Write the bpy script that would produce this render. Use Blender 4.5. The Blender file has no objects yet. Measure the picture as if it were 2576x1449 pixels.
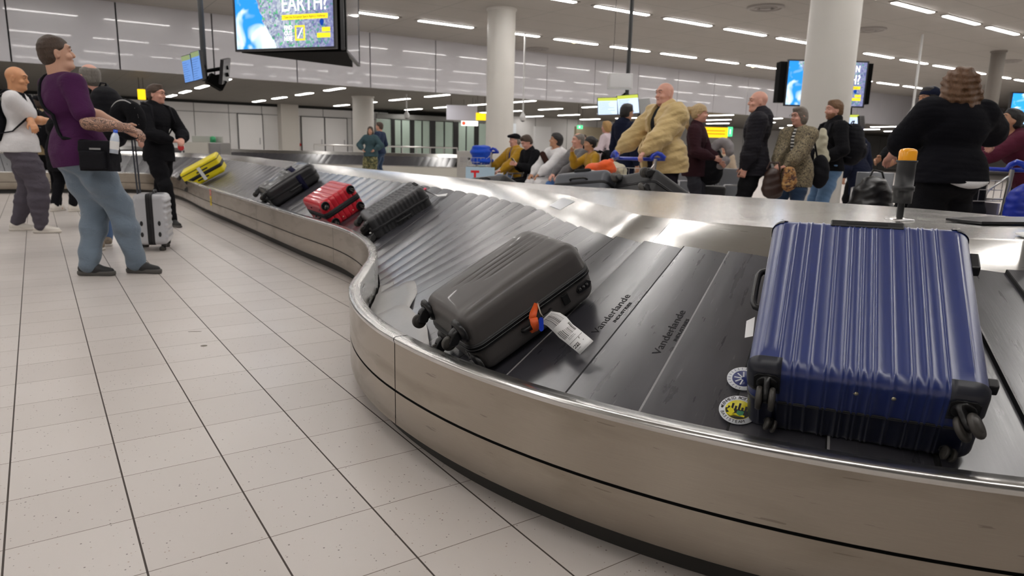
import bpy, bmesh, math, random
import numpy as np
from mathutils import Vector, Matrix, Euler
random.seed(7)
SC = bpy.context.scene
COL = SC.collection
# ------------------------------------------------------------------ camera
F_PX = 1740.2
YAW, PITCH, ROLL = .5992, .1997, .0240
CAM = np.array([.1638, -1.789, 1.0636])
_ca, _sa = math.cos(YAW), math.sin(YAW)
_fw = np.array([_sa*math.cos(PITCH), _ca*math.cos(PITCH), -math.sin(PITCH)])
_rt0 = np.array([_ca, -_sa, 0.]); _up0 = np.cross(_rt0, _fw)
_rt = _rt0*math.cos(ROLL)+_up0*math.sin(ROLL)
_up = -_rt0*math.sin(ROLL)+_up0*math.cos(ROLL)
cd = bpy.data.cameras.new('camera'); cam = bpy.data.objects.new('camera', cd); COL.objects.link(cam)
cam.matrix_world = Matrix(((_rt[0], _up[0], -_fw[0], CAM[0]), (_rt[1], _up[1], -_fw[1], CAM[1]),
                           (_rt[2], _up[2], -_fw[2], CAM[2]), (0, 0, 0, 1)))
cd.sensor_width = 36; cd.sensor_fit = 'HORIZONTAL'; cd.lens = F_PX/2576*36
cd.clip_start = .05; cd.clip_end = 200
cd.dof.use_dof = True; cd.dof.focus_distance = 2.3; cd.dof.aperture_fstop = 4.5
SC.camera = cam
# ------------------------------------------------------------------ world, exposure
w = bpy.data.worlds.new('world'); SC.world = w; w.use_nodes = True
w.node_tree.nodes['Background'].inputs[0].default_value = (.9, .93, 1, 1)
w.node_tree.nodes['Background'].inputs[1].default_value = .25
SC.view_settings.view_transform = 'Standard'; SC.view_settings.look = 'None'
SC.view_settings.exposure = 0.55; SC.view_settings.gamma = 1
try: SC.view_settings.use_curve_mapping = False
except Exception: pass
TUBE = 26.0      # emission of the strip lights
def ray(px, py): return (px-1288)/F_PX*_rt-(py-724.5)/F_PX*_up+_fw
def onz(px, py, z):
    d = ray(px, py); return CAM+d*((z-CAM[2])/d[2])
def ony(px, py, y):
    d = ray(px, py); return CAM+d*((y-CAM[1])/d[1])
def onx(px, py, x):
    d = ray(px, py); return CAM+d*((x-CAM[0])/d[0])
def atd(px, py, dep): return CAM+ray(px, py)*dep
# ------------------------------------------------------------------ materials
def _nt(name):
    m = bpy.data.materials.new(name); m.use_nodes = True
    nt = m.node_tree; return m, nt, nt.nodes['Principled BSDF']
def nd(nt, typ, ins=None, **kw):
    n = nt.nodes.new(typ)
    for k, v in kw.items(): setattr(n, k, v)
    for k, v in (ins or {}).items():
        if isinstance(v, bpy.types.NodeSocket): nt.links.new(v, n.inputs[k])
        else: n.inputs[k].default_value = v
    return n
def ma(nt, op, a, b=0., c=0.):
    n = nt.nodes.new('ShaderNodeMath'); n.operation = op
    for i, v in enumerate((a, b, c)):
        if isinstance(v, bpy.types.NodeSocket): nt.links.new(v, n.inputs[i])
        else: n.inputs[i].default_value = v
    return n.outputs[0]
def mixc(nt, f, a, b):
    n = nt.nodes.new('ShaderNodeMix'); n.data_type = 'RGBA'
    for i, v in ((0, f), (6, a), (7, b)):
        if isinstance(v, bpy.types.NodeSocket): nt.links.new(v, n.inputs[i])
        else: n.inputs[i].default_value = v
    return n.outputs[2]
def c4(c): return (c[0], c[1], c[2], 1)
MC = {}
def mat(name, col, rough=.6, metal=0., bump=0., scale=60., var=0., coat=0., spec=.5, sheen=0., em=0., alpha=1., trans=0.):
    if name in MC: return MC[name]
    m, nt, b = _nt(name)
    b.inputs['Base Color'].default_value = c4(col); b.inputs['Roughness'].default_value = rough
    b.inputs['Metallic'].default_value = metal; b.inputs['Coat Weight'].default_value = coat
    b.inputs['Specular IOR Level'].default_value = spec
    b.inputs['Sheen Weight'].default_value = sheen; b.inputs['Transmission Weight'].default_value = trans
    if em: b.inputs['Emission Color'].default_value = c4(col); b.inputs['Emission Strength'].default_value = em
    if bump or var:
        tc = nd(nt, 'ShaderNodeTexCoord'); n = nd(nt, 'ShaderNodeTexNoise', {'Vector': tc.outputs['Object'], 'Scale': scale, 'Detail': 4.})
        if bump:
            bp = nd(nt, 'ShaderNodeBump', {'Height': n.outputs['Fac'], 'Strength': bump, 'Distance': .01}); nt.links.new(bp.outputs[0], b.inputs['Normal'])
        if var:
            n2 = nd(nt, 'ShaderNodeTexNoise', {'Vector': tc.outputs['Object'], 'Scale': scale*.15, 'Detail': 3.})
            nt.links.new(mixc(nt, n2.outputs['Fac'], c4([x*(1-var) for x in col]), c4([min(1, x*(1+var)) for x in col])), b.inputs['Base Color'])
    MC[name] = m; return m
def cloth(name, col, folds=.35, fine=.15, rough=.85, sheen=.2):
    """woven fabric with soft folds and a fine weave"""
    if name in MC: return MC[name]
    m, nt, b = _nt(name)
    tc = nd(nt, 'ShaderNodeTexCoord')
    mp = nd(nt, 'ShaderNodeMapping', {'Vector': tc.outputs['Object'], 'Scale': (1, 1, 1.7)})
    n1 = nd(nt, 'ShaderNodeTexNoise', {'Vector': mp.outputs[0], 'Scale': 9., 'Detail': 3., 'Distortion': .8})
    n2 = nd(nt, 'ShaderNodeTexNoise', {'Vector': tc.outputs['Object'], 'Scale': 260., 'Detail': 2.})
    h = ma(nt, 'ADD', ma(nt, 'MULTIPLY', n1.outputs['Fac'], folds), ma(nt, 'MULTIPLY', n2.outputs['Fac'], fine*.1))
    bp = nd(nt, 'ShaderNodeBump', {'Height': h, 'Strength': .8, 'Distance': .04}); nt.links.new(bp.outputs[0], b.inputs['Normal'])
    nt.links.new(mixc(nt, n2.outputs['Fac'], c4([x*.82 for x in col]), c4([min(1, x*1.18) for x in col])), b.inputs['Base Color'])
    b.inputs['Roughness'].default_value = rough; b.inputs['Sheen Weight'].default_value = sheen if max(col) > .1 else 0; b.inputs['Specular IOR Level'].default_value = .25 if max(col) > .05 else .12
    MC[name] = m; return m
def emis(name, col, s):
    if name in MC: return MC[name]
    m = bpy.data.materials.new(name); m.use_nodes = True; nt = m.node_tree; nt.nodes.clear()
    e = nd(nt, 'ShaderNodeEmission', {'Color': c4(col), 'Strength': s}); o = nd(nt, 'ShaderNodeOutputMaterial'); nt.links.new(e.outputs[0], o.inputs[0])
    MC[name] = m; return m
# ------------------------------------------------------------------ objects
def tag(o, label=None, cat=None, group=None, kind=None):
    if label: o['label'] = label
    if cat: o['category'] = cat
    if group: o['group'] = group
    if kind: o['kind'] = kind
    return o
def thing(name, label, cat, loc=(0, 0, 0), rotz=0., group=None, mw=None):
    o = bpy.data.objects.new(name, None); COL.objects.link(o); o.empty_display_size = .1
    if mw is not None: o.matrix_world = mw
    else: o.location = loc; o.rotation_euler = (0, 0, rotz)
    return tag(o, label, cat, group)
class MB:
    """collects shapes into one mesh"""
    def __init__(s): s.v = []; s.f = []; s.mi = []; s.sm = []; s.cur = 0
    def add(s, vs, fs, smooth=False):
        b = len(s.v); s.v += [tuple(map(float, q)) for q in vs]
        for f in fs: s.f.append(tuple(int(i)+b for i in f)); s.mi.append(s.cur); s.sm.append(smooth)
        return s
    def box(s, a, b, M=None):
        x0, y0, z0 = a; x1, y1, z1 = b
        vs = [(x0, y0, z0), (x1, y0, z0), (x1, y1, z0), (x0, y1, z0), (x0, y0, z1), (x1, y0, z1), (x1, y1, z1), (x0, y1, z1)]
        if M is not None: vs = [tuple(M @ Vector(v)) for v in vs]
        return s.add(vs, [(0, 3, 2, 1), (4, 5, 6, 7), (0, 1, 5, 4), (1, 2, 6, 5), (2, 3, 7, 6), (3, 0, 4, 7)])
    def cbox(s, c, d, M=None):
        return s.box([c[i]-d[i]/2 for i in range(3)], [c[i]+d[i]/2 for i in range(3)], M)
    def prism(s, pts, z0, z1, M=None, smooth=False):
        n = len(pts); vs = [(x, y, z0) for x, y in pts]+[(x, y, z1) for x, y in pts]
        if M is not None: vs = [tuple(M @ Vector(v)) for v in vs]
        s.add(vs, [tuple(range(n))[::-1], tuple(range(n, 2*n))])
        return s.add(vs, [(i, (i+1) % n, n+(i+1) % n, n+i) for i in range(n)], smooth)
    def tube(s, pts, r, n=10, closed=False, smooth=True, cap=True):
        P = [Vector(p) for p in pts]; m = len(P)
        R = r if hasattr(r, '__len__') else [r]*m
        up = None; vs = []
        for i in range(m):
            if closed: t = (P[(i+1) % m]-P[i-1])
            else: t = P[min(i+1, m-1)]-P[max(i-1, 0)]
            t.normalize()
            if up is None: up = Vector((0, 0, 1)) if abs(t.z) < .9 else Vector((1, 0, 0))
            a = t.cross(up); a.normalize(); u = a.cross(t); up = u
            for k in range(n):
                th = 2*math.pi*k/n; vs.append(tuple(P[i]+a*math.cos(th)*R[i]+u*math.sin(th)*R[i]))
        fs = []
        for i in range(m if closed else m-1):
            j = (i+1) % m
            for k in range(n): fs.append((i*n+k, i*n+(k+1) % n, j*n+(k+1) % n, j*n+k))
        s.add(vs, fs, smooth)
        if cap and not closed:
            s.add(vs[:n], [tuple(range(n))]); s.add(vs[-n:], [tuple(range(n))[::-1]])
        return s
    def lathe(s, prof, n=24, M=None, smooth=True):
        vs = []
        for r, z in prof:
            for k in range(n):
                a = 2*math.pi*k/n; vs.append((r*math.cos(a), r*math.sin(a), z))
        if M is not None: vs = [tuple(M @ Vector(v)) for v in vs]
        fs = []
        for i in range(len(prof)-1):
            for k in range(n): fs.append((i*n+k, i*n+(k+1) % n, (i+1)*n+(k+1) % n, (i+1)*n+k))
        s.add(vs, fs, smooth)
        if prof[0][0] > 1e-6: s.add(vs[:n], [tuple(range(n))[::-1]])
        if prof[-1][0] > 1e-6: s.add(vs[-n:], [tuple(range(n))])
        return s
    def build(s, name, m, parent=None, bevel=0., merge=False, seg=2):
        me = bpy.data.meshes.new(name); me.from_pydata(s.v, [], s.f)
        for x in (m if isinstance(m, (list, tuple)) else [m]): me.materials.append(x)
        me.polygons.foreach_set('material_index', s.mi); me.polygons.foreach_set('use_smooth', s.sm)
        if merge or bevel:
            bm = bmesh.new(); bm.from_mesh(me); bmesh.ops.remove_doubles(bm, verts=bm.verts, dist=1e-5)
            bmesh.ops.recalc_face_normals(bm, faces=bm.faces); bm.to_mesh(me); bm.free()
        me.update()
        o = bpy.data.objects.new(name, me); COL.objects.link(o)
        if bevel:
            b = o.modifiers.new('bevel', 'BEVEL'); b.width = bevel; b.segments = seg; b.limit_method = 'ANGLE'; b.angle_limit = .7
        if parent: o.parent = parent
        return o
def copy_tree(o, parent=None):
    c = o.copy(); COL.objects.link(c)
    if parent: c.parent = parent; c.matrix_parent_inverse = o.matrix_parent_inverse.copy()
    for ch in [q for q in bpy.data.objects if q.parent == o]: copy_tree(ch, c)
    return c
def text_mesh(name, txt, size, m, M, parent=None, ext=.0005, align='CENTER', wide=1.):
    cu = bpy.data.curves.new(name, 'FONT'); cu.body = txt; cu.size = size; cu.extrude = ext; cu.align_x = align; cu.align_y = 'CENTER'
    t = bpy.data.objects.new(name, cu); COL.objects.link(t)
    me = bpy.data.meshes.new_from_object(t.evaluated_get(bpy.context.evaluated_depsgraph_get()))
    bpy.data.objects.remove(t); bpy.data.curves.remove(cu)
    me.transform(M @ Matrix.Diagonal((wide, 1, 1, 1))); me.materials.clear(); me.materials.append(m); me.name = name
    o = bpy.data.objects.new(name, me); COL.objects.link(o)
    if parent: o.parent = parent
    return o
def basis(ex, ey, ez, o): return Matrix(((ex[0], ey[0], ez[0], o[0]), (ex[1], ey[1], ez[1], o[1]), (ex[2], ey[2], ez[2], o[2]), (0, 0, 0, 1)))
ORD = ['first', 'second', 'third', 'fourth', 'fifth', 'sixth', 'seventh', 'eighth', 'ninth', 'tenth', 'eleventh', 'twelfth',
       'thirteenth', 'fourteenth', 'fifteenth', 'sixteenth', 'seventeenth', 'eighteenth', 'nineteenth', 'twentieth', 'twenty-first', 'twenty-second']
# ================================================================== THE HALL
ZC, ZL, YB, YW = 4.4, 2.8, 19.1, 32.0
def floor_mat():
    m, nt, b = _nt('terrazzo_tiles')
    g = nd(nt, 'ShaderNodeNewGeometry'); sx = nd(nt, 'ShaderNodeSeparateXYZ', {0: g.outputs['Position']})
    def joint(s, wd):
        f = ma(nt, 'FRACT', ma(nt, 'ADD', ma(nt, 'DIVIDE', s, .3), 100.5)); d = ma(nt, 'ABSOLUTE', ma(nt, 'SUBTRACT', f, .5))
        return ma(nt, 'LESS_THAN', d, wd/.3/2)
    jx = joint(sx.outputs[0], .0052); jy = joint(sx.outputs[1], .0026)
    fx = ma(nt, 'FLOOR', ma(nt, 'ADD', ma(nt, 'DIVIDE', sx.outputs[0], .3), 100.)); fy = ma(nt, 'FLOOR', ma(nt, 'ADD', ma(nt, 'DIVIDE', sx.outputs[1], .3), 100.))
    cx = nd(nt, 'ShaderNodeCombineXYZ', {0: fx, 1: fy}); wn = nd(nt, 'ShaderNodeTexWhiteNoise', {'Vector': cx.outputs[0]})
    big = nd(nt, 'ShaderNodeTexNoise', {'Vector': g.outputs['Position'], 'Scale': 2.5, 'Detail': 3.})
    base = mixc(nt, wn.outputs[0], (.56, .515, .485, 1), (.61, .565, .535, 1))
    base = mixc(nt, ma(nt, 'MULTIPLY', big.outputs['Fac'], .35), base, (.52, .465, .43, 1))
    vo = nd(nt, 'ShaderNodeTexVoronoi', {'Vector': g.outputs['Position'], 'Scale': 95., 'Randomness': 1.})
    vc = nd(nt, 'ShaderNodeSeparateColor', {0: vo.outputs['Color']})
    sp = ma(nt, 'MULTIPLY', ma(nt, 'LESS_THAN', vo.outputs['Distance'], ma(nt, 'MULTIPLY', vc.outputs[1], .27)), ma(nt, 'LESS_THAN', vc.outputs[0], .27))
    spc = mixc(nt, vc.outputs[2], (.07, .05, .04, 1), (.36, .27, .22, 1))
    base = mixc(nt, ma(nt, 'MULTIPLY', sp, .85), base, spc)
    base = mixc(nt, jy, base, (.14, .105, .08, 1)); base = mixc(nt, jx, base, (.045, .032, .025, 1))
    nt.links.new(base, b.inputs['Base Color'])
    j = ma(nt, 'MAXIMUM', jx, jy); nt.links.new(ma(nt, 'ADD', ma(nt, 'MULTIPLY', big.outputs['Fac'], .12), ma(nt, 'ADD', .27, ma(nt, 'MULTIPLY', j, .4))), b.inputs['Roughness'])
    bp = nd(nt, 'ShaderNodeBump', {'Height': ma(nt, 'SUBTRACT', 1., j), 'Strength': .5, 'Distance': .002}); nt.links.new(bp.outputs[0], b.inputs['Normal'])
    return m
def panel_mat(name, col, px, py, wx, wy, line, rough=.5, coat=0., ax=(0, 1), off=(0., 0.), bump=0.):
    m, nt, b = _nt(name)
    g = nd(nt, 'ShaderNodeNewGeometry'); s = nd(nt, 'ShaderNodeSeparateXYZ', {0: g.outputs['Position']})
    def joint(k, pit, wd, of):
        f = ma(nt, 'FRACT', ma(nt, 'ADD', ma(nt, 'DIVIDE', ma(nt, 'SUBTRACT', s.outputs[k], of), pit), 100.5))
        return ma(nt, 'LESS_THAN', ma(nt, 'ABSOLUTE', ma(nt, 'SUBTRACT', f, .5)), wd/pit/2)
    j = ma(nt, 'MAXIMUM', joint(ax[0], px, wx, off[0]), joint(ax[1], py, wy, off[1]))
    n = nd(nt, 'ShaderNodeTexNoise', {'Vector': g.outputs['Position'], 'Scale': 1.3, 'Detail': 3.})
    base = mixc(nt, n.outputs['Fac'], c4([x*.93 for x in col]), c4([min(1, x*1.06) for x in col]))
    nt.links.new(mixc(nt, j, base, c4(line)), b.inputs['Base Color'])
    b.inputs['Roughness'].default_value = rough; b.inputs['Coat Weight'].default_value = coat; b.inputs['Coat Roughness'].default_value = .12
    return m
def struct(name, mb, m, bevel=0.):
    return tag(mb.build(name, m, bevel=bevel), kind='structure')
XL, XR, YF = -12., 62., -5.2
struct('floor', MB().box((XL, YF, -.1), (XR, 44, 0)), floor_mat())
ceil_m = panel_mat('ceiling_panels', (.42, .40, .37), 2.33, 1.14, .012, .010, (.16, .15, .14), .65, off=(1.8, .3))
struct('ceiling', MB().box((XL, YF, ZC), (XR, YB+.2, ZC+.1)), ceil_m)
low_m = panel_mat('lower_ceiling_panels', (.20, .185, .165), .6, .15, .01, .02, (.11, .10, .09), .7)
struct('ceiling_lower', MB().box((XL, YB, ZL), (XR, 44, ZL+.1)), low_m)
bulk_m = mat('bulkhead_white', (.56, .55, .58), .22, var=.05, scale=8, coat=.5)
mb = MB(); xs = -.1+2.25*np.arange(-6, 26)
for x in xs:
    g = .035 if x < 12 else .02
    mb.box((x+g/2, YB-.12, ZL-.02), (x+2.25-g/2, YB-.02, ZC+.01))
struct('wall_bulkhead', mb, bulk_m)
struct('trim_bulkhead', MB().box((XL, YB-.03, ZL), (XR, YB+.05, ZC)), mat('gap_dark', (.02, .02, .02), .8))
plain = mat('wall_plain', (.55, .53, .5), .6)
struct('wall_left', MB().box((XL-.1, YF, 0), (XL, 44, ZC)), plain)
struct('wall_right', MB().box((XR, YF, 0), (XR+.1, 44, ZC)), plain)
struct('wall_front', MB().box((XL, YF-.1, 0), (XR, YF, ZC)), mat('wall_dark', (.10, .095, .09), .5))
# far wall with its panels and doors
wm = panel_mat('far_wall_panels', (.80, .79, .78), 1.45, 30, .03, .02, (.12, .12, .12), .45, ax=(0, 2), off=(.3, -5.))
struct('wall_back', MB().box((XL, YW, 0), (15.3, YW+.1, ZL)), wm)
struct('trim_wall_top', MB().box((XL, YW-.06, ZL-.12), (15.3, YW-.001, ZL)), mat('gap_dark', (0, 0, 0)))
struct('trim_wall_rail', MB().box((4.5, YW-.03, 2.30), (15.3, YW-.001, 2.325)), mat('seam_grey', (.25, .25, .25), .6))
struct('baseboard_back', MB().box((4.5, YW-.03, 0), (15.3, YW-.001, .42)), mat('kick_white', (.72, .72, .72), .5))
dm = mat('door_white', (.86, .85, .84), .4); fr = mat('door_frame_dark', (.08, .08, .08), .5); hm = mat('door_handle_steel', (.5, .5, .5), .3, 1.)
def door(n, pxa, pxb, top=274):
    xa, xb = ony(pxa, 320, YW-.05)[0], ony(pxb, 320, YW-.05)[0]; zt = 2.28
    r = tag(bpy.data.objects.new('door_%d' % n, None), kind='structure'); COL.objects.link(r); r.location = ((xa+xb)/2, YW-.05, 0)
    w_ = xb-xa
    MB().box((-w_/2, -.02, .02), (w_/2, .03, zt)).build('door_leaf', dm, r, bevel=.004)
    f = MB(); f.box((-w_/2-.035, -.03, 0), (-w_/2-.001, .04, zt+.04)); f.box((w_/2+.001, -.03, 0), (w_/2+.035, .04, zt+.04)); f.box((-w_/2-.035, -.03, zt+.005), (w_/2+.035, .04, zt+.045))
    f.build('door_frame', fr, r)
    MB().box((w_/2-.16, -.06, .95), (w_/2-.12, -.02, 1.25)).build('door_handle', hm, r)
door(1, 600, 660); door(2, 759, 815); door(3, 818, 872)
tag(MB().box((ony(706, 300, 31.5)[0], 31.4, 0), (ony(750, 300, 31.5)[0], YW, ZL)).build('trim_pier', mat('pier_beige', (.62, .59, .54), .6)), kind='structure')
tag(MB().lathe([(0, 0), (.07, 0), (.07, .04), (0, .05)], 16, Matrix.Translation(ony(754, 364, YW-.002)) @ Matrix.Rotation(math.pi/2, 4, 'X')).build('alarm_button', mat('alarm_red', (.7, .02, .02), .4)),
    'red round alarm button on the far wall beside the double white doors', 'alarm')
# columns
colm = mat('column_paint', (.66, .64, .60), .38, var=.04, scale=10)
def column(c, r, z1, label, colm=colm):
    t = thing('column', label, 'column', (c[0], c[1], 0))
    MB().lathe([(r, .0), (r, z1)], 64).build('shaft', colm, t)
    MB().lathe([(r+.012, z1-.05), (r+.03, z1-.03), (r+.03, z1)], 64).build('ceiling_ring', colm, t)
    MB().lathe([(r+.01, 0), (r+.01, .12)], 64).build('base_ring', mat('column_base', (.35, .34, .33), .4, 1), t)
q = atd(1257, 300, 17.5); column(q, .345, ZC, 'white round column beside the blue bag trolley')
q = atd(2072, 300, 9.9); column(q, .335, ZC, 'thick white round column with the advertising screen behind it')
q = atd(914, 300, 25.8); column(q, .385, ZL, 'far white round column by the double doors in the low ceiling area')
q = atd(2494, 250, 22.); column(q, .2, ZC, 'thin dark beige column far behind the curly haired person', mat('column_brown', (.16, .14, .12), .6))
# strip lights of the hall ceiling
tube_m = emis('tube_glow', (1, .965, .93), TUBE); house_m = mat('lamp_housing', (.3, .28, .25), .5)
def strip(cx, cy, z, L, along_x, label, group, wd=.13, m=None):
    t = thing('ceiling_light', label, 'ceiling light', (cx, cy, z), 0 if along_x else math.pi/2, group)
    if not STRIP:
        STRIP.append(MB().box((-L/2, -wd/2, -.03), (L/2, wd/2, -.004)).build('diffuser', m or tube_m, t))
        STRIP.append(MB().box((-L/2-.1, -wd/2-.012, -.02), (L/2+.1, wd/2+.012, -.0005)).build('housing', house_m, t))
    else:
        for s_ in STRIP:
            c = s_.copy(); COL.objects.link(c); c.parent = t
    return t
STRIP = []
rows = [(-2.2, 'hall ceiling above the blue suitcase'), (2.35, 'hall ceiling over the carousel bend'),
        (6.9, 'front row on the hall ceiling'), (11.45, 'middle row on the hall ceiling'), (16.05, 'hall ceiling row by the bulkhead')]
for y, d in rows:
    n = 0; u = 0
    for k in range(-4, 17):
        x = 12.25+2.32*(k-5)
        if x > 45: continue
        dx, dy, = x-CAM[0], y-CAM[1]; dz = ZC-CAM[2]
        v = np.array([dx, dy, dz]); zz = v @ _fw; vis = zz > 0 and -20 < 1288+F_PX*(v @ _rt)/zz < 2600 and 724-F_PX*(v @ _up)/zz > -10
        n += vis; u += not vis
        strip(x, y, ZC, 1.68, True, 'white strip light, %s, %s from left' % (d, ORD[n-1] if vis else 'out of view '+ORD[min(21, u)]), 'strip lights of the high hall ceiling')
STRIP = []
low_t = emis('tube_glow_low', (1, .96, .92), TUBE*.6)
for i, x in enumerate((1.62, 4.87, 8.33, 11.9, 15.5, 19.15, 22.9, 26.65, 30.3, 34., 37.6, 41.2, 44.8, 48.4)):
    for j, y in enumerate((20.3, 23.35, 26.45, 29.5)):
        if i > 7 and j == 3: continue
        strip(x, y+(.3 if i in (2, 6) else 0), ZL, 1.6, False, 'low ceiling strip light, %s row from left, %s one behind bulkhead' % (ORD[i], ORD[j]), 'strip lights of the low ceiling', .16, low_t)
# ceiling air outlets
vm = mat('vent_paint', (.33, .31, .29), .5)
def vent(px, py, r, lab):
    p = onz(px, py, ZC-.03); t = thing('ceiling_vent', lab, 'ceiling vent', (p[0], p[1], ZC-.0005))
    MB().lathe([(r, 0), (r, -.03), (r*.85, -.045), (r*.8, -.02)], 32).build('outer_ring', vm, t)
    MB().lathe([(r*.62, 0), (r*.62, -.04), (r*.5, -.05), (r*.45, -.02)], 32).build('middle_ring', vm, t)
    MB().lathe([(r*.3, 0), (r*.3, -.05), (0, -.055)], 24).build('centre_disc', vm, t)
vent(1926, 21, .42, 'round air outlet in the ceiling left of the thick column')
vent(2187, 76, .42, 'round air outlet in the ceiling right of the thick column')
vent(1353, 124, .38, 'small round air outlet in the ceiling beside the left column')
vent(2536, 155, .4, 'round air outlet in the ceiling over the curly haired person')
# glass front of the far exit doors
gy = 30.6; gm = mat('black_frame', (.012, .012, .012), .35)
def gx(px): return ony(px, 330, gy)[0]
glassm = mat('green_glass', (.50, .62, .54), .08, spec=.8)
t = thing('glass_door_front', 'black framed glass exit doors under the low ceiling behind the couple', 'glass doors', (gx(948), gy, 0))
x0 = gx(948)
MB().box((0, -.05, 2.33), (gx(1225)-x0, .15, 2.56)).build('header', mat('header_grey', (.22, .22, .21), .5), t)
for a, b_ in ((984, 993), (1031, 1042), (1081, 1095), (1140, 1153), (1193, 1204)):
    MB().box((gx(a)-x0, -.03, 0), (gx(b_)-x0, .09, 2.33)).build('post', gm, t)
for a, b_ in ((948, 984), (993, 1031), (1042, 1081), (1095, 1140), (1153, 1193), (1204, 1225)):
    MB().box((gx(a)-x0, .02, .05), (gx(b_)-x0, .04, 2.3)).build('glass_pane', glassm, t)
for a in (1010, 1062, 1118, 1173):
    MB().box((gx(a)-x0-.03, -.01, 0), (gx(a)-x0+.03, .06, 2.3)).build('door_stile', gm, t)
struct('wall_foyer', MB().box((15.3, 35.5, 0), (27, 35.6, ZL)), mat('foyer_wall', (.45, .5, .44), .6))
# wall right of the glass front
struct('wall_back_right', MB().box((gx(1228), 31.0, 0), (XR, 31.1, ZL)), panel_mat('far_wall_panels_right', (.62, .61, .6), 2.3, 30, .04, .02, (.15, .15, .15), .5, ax=(0, 2), off=(.9, -5.)))
struct('wall_beige', MB().box((ony(1447, 340, 30.9)[0], 30.8, 0), (ony(1512, 340, 30.9)[0], 31, 2.4)), mat('wall_tan', (.42, .36, .25), .6))
struct('door_4', MB().box((ony(1345, 340, 30.9)[0], 30.9, 0), (ony(1386, 340, 30.9)[0], 31, 2.3)), mat('door_4_paint', (.75, .75, .75), .5))
struct('window_1', MB().box((ony(1287, 340, 30.9)[0], 30.9, .9), (ony(1298, 340, 30.9)[0], 31, 2.4)), mat('window_light', (.85, .9, .95), .3))
struct('window_2', MB().box((XL+4, YW-.1, 1.0), (4.2, YW-.01, 2.35)), mat('window_dusk', (.10, .13, .11), .15))
# dark kiosk wall at the right end of the low area
struct('trim_shop_front', MB().box((30, 29.6, 0), (36, 29.7, 1.5)), mat('shop_front', (.05, .055, .07), .35))
struct('trim_shop_head', MB().box((30, 29.5, 1.5), (36, 29.6, 1.65)), mat('shop_head', (.4, .4, .4), .5))
# railings
rl = mat('rail_steel', (.72, .71, .69), .3, 1.)
def railing(a, b_, lab, n=5, z=1.0):
    A, B_ = Vector((a[0], a[1], 0)), Vector((b_[0], b_[1], 0)); t = thing('railing', lab, 'railing', A); d = B_-A
    MB().tube([Vector((0, 0, z)), d+Vector((0, 0, z))], .035).build('top_rail', rl, t)
    MB().tube([Vector((0, 0, z*.55)), d+Vector((0, 0, z*.55))], .018).build('middle_rail', rl, t)
    for i in range(n+1):
        p = d*(i/n); MB().tube([p, p+Vector((0, 0, z))], .022).build('post', rl, t)
railing(ony(975, 380, 27.5), ony(1150, 384, 27.5), 'steel railing in front of the far glass doors')
railing(ony(790, 372, 28), ony(888, 374, 28), 'steel railing in front of the far double doors', 2)
# ================================================================== THE CAROUSEL
def steel_mat(name, col, rough, along=(3, 90), dirt=.25, aniso=.5, bmp=.3):
    m, nt, b = _nt(name)
    uv = nd(nt, 'ShaderNodeUVMap'); mp = nd(nt, 'ShaderNodeMapping', {'Vector': uv.outputs[0], 'Scale': (along[0], along[1], 1)})
    n = nd(nt, 'ShaderNodeTexNoise', {'Vector': mp.outputs[0], 'Scale': 6., 'Detail': 5.})
    mp2 = nd(nt, 'ShaderNodeMapping', {'Vector': uv.outputs[0], 'Scale': (1.2, 4, 1)})
    n2 = nd(nt, 'ShaderNodeTexNoise', {'Vector': mp2.outputs[0], 'Scale': 2.2, 'Detail': 6., 'Distortion': .6})
    mp3 = nd(nt, 'ShaderNodeMapping', {'Vector': uv.outputs[0], 'Scale': (5, 46, 1), 'Rotation': (0, 0, .12)})
    n3 = nd(nt, 'ShaderNodeTexNoise', {'Vector': mp3.outputs[0], 'Scale': 1.6, 'Detail': 2.})
    scr = ma(nt, 'MULTIPLY', ma(nt, 'SUBTRACT', ma(nt, 'GREATER_THAN', n3.outputs['Fac'], .70), 0.), .35)
    base = mixc(nt, n.outputs['Fac'], c4([x*.9 for x in col]), c4([min(1, x*1.08) for x in col]))
    dd = nd(nt, 'ShaderNodeMapRange', {0: n2.outputs['Fac'], 1: .48, 2: .72, 3: 0., 4: dirt})
    base = mixc(nt, dd.outputs[0], base, c4((col[0]*.45, col[1]*.38, col[2]*.3)))
    base = mixc(nt, scr, base, c4((.08, .07, .06)))
    nt.links.new(base, b.inputs['Base Color'])
    b.inputs['Metallic'].default_value = 1; b.inputs['Anisotropic'].default_value = aniso; b.inputs['Anisotropic Rotation'].default_value = .25
    tg = nd(nt, 'ShaderNodeTangent', direction_type='UV_MAP'); nt.links.new(tg.outputs[0], b.inputs['Tangent'])
    nt.links.new(ma(nt, 'ADD', ma(nt, 'MULTIPLY', n.outputs['Fac'], .12), ma(nt, 'ADD', ma(nt, 'MULTIPLY', dd.outputs[0], .5), rough-.06)), b.inputs['Roughness'])
    n4 = nd(nt, 'ShaderNodeTexNoise', {'Vector': mp2.outputs[0], 'Scale': 1.1, 'Detail': 1.})
    h = ma(nt, 'ADD', ma(nt, 'MULTIPLY', n.outputs['Fac'], .02), n4.outputs['Fac'])
    bp = nd(nt, 'ShaderNodeBump', {'Height': h, 'Strength': bmp, 'Distance': .006}); nt.links.new(bp.outputs[0], b.inputs['Normal'])
    return m
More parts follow.
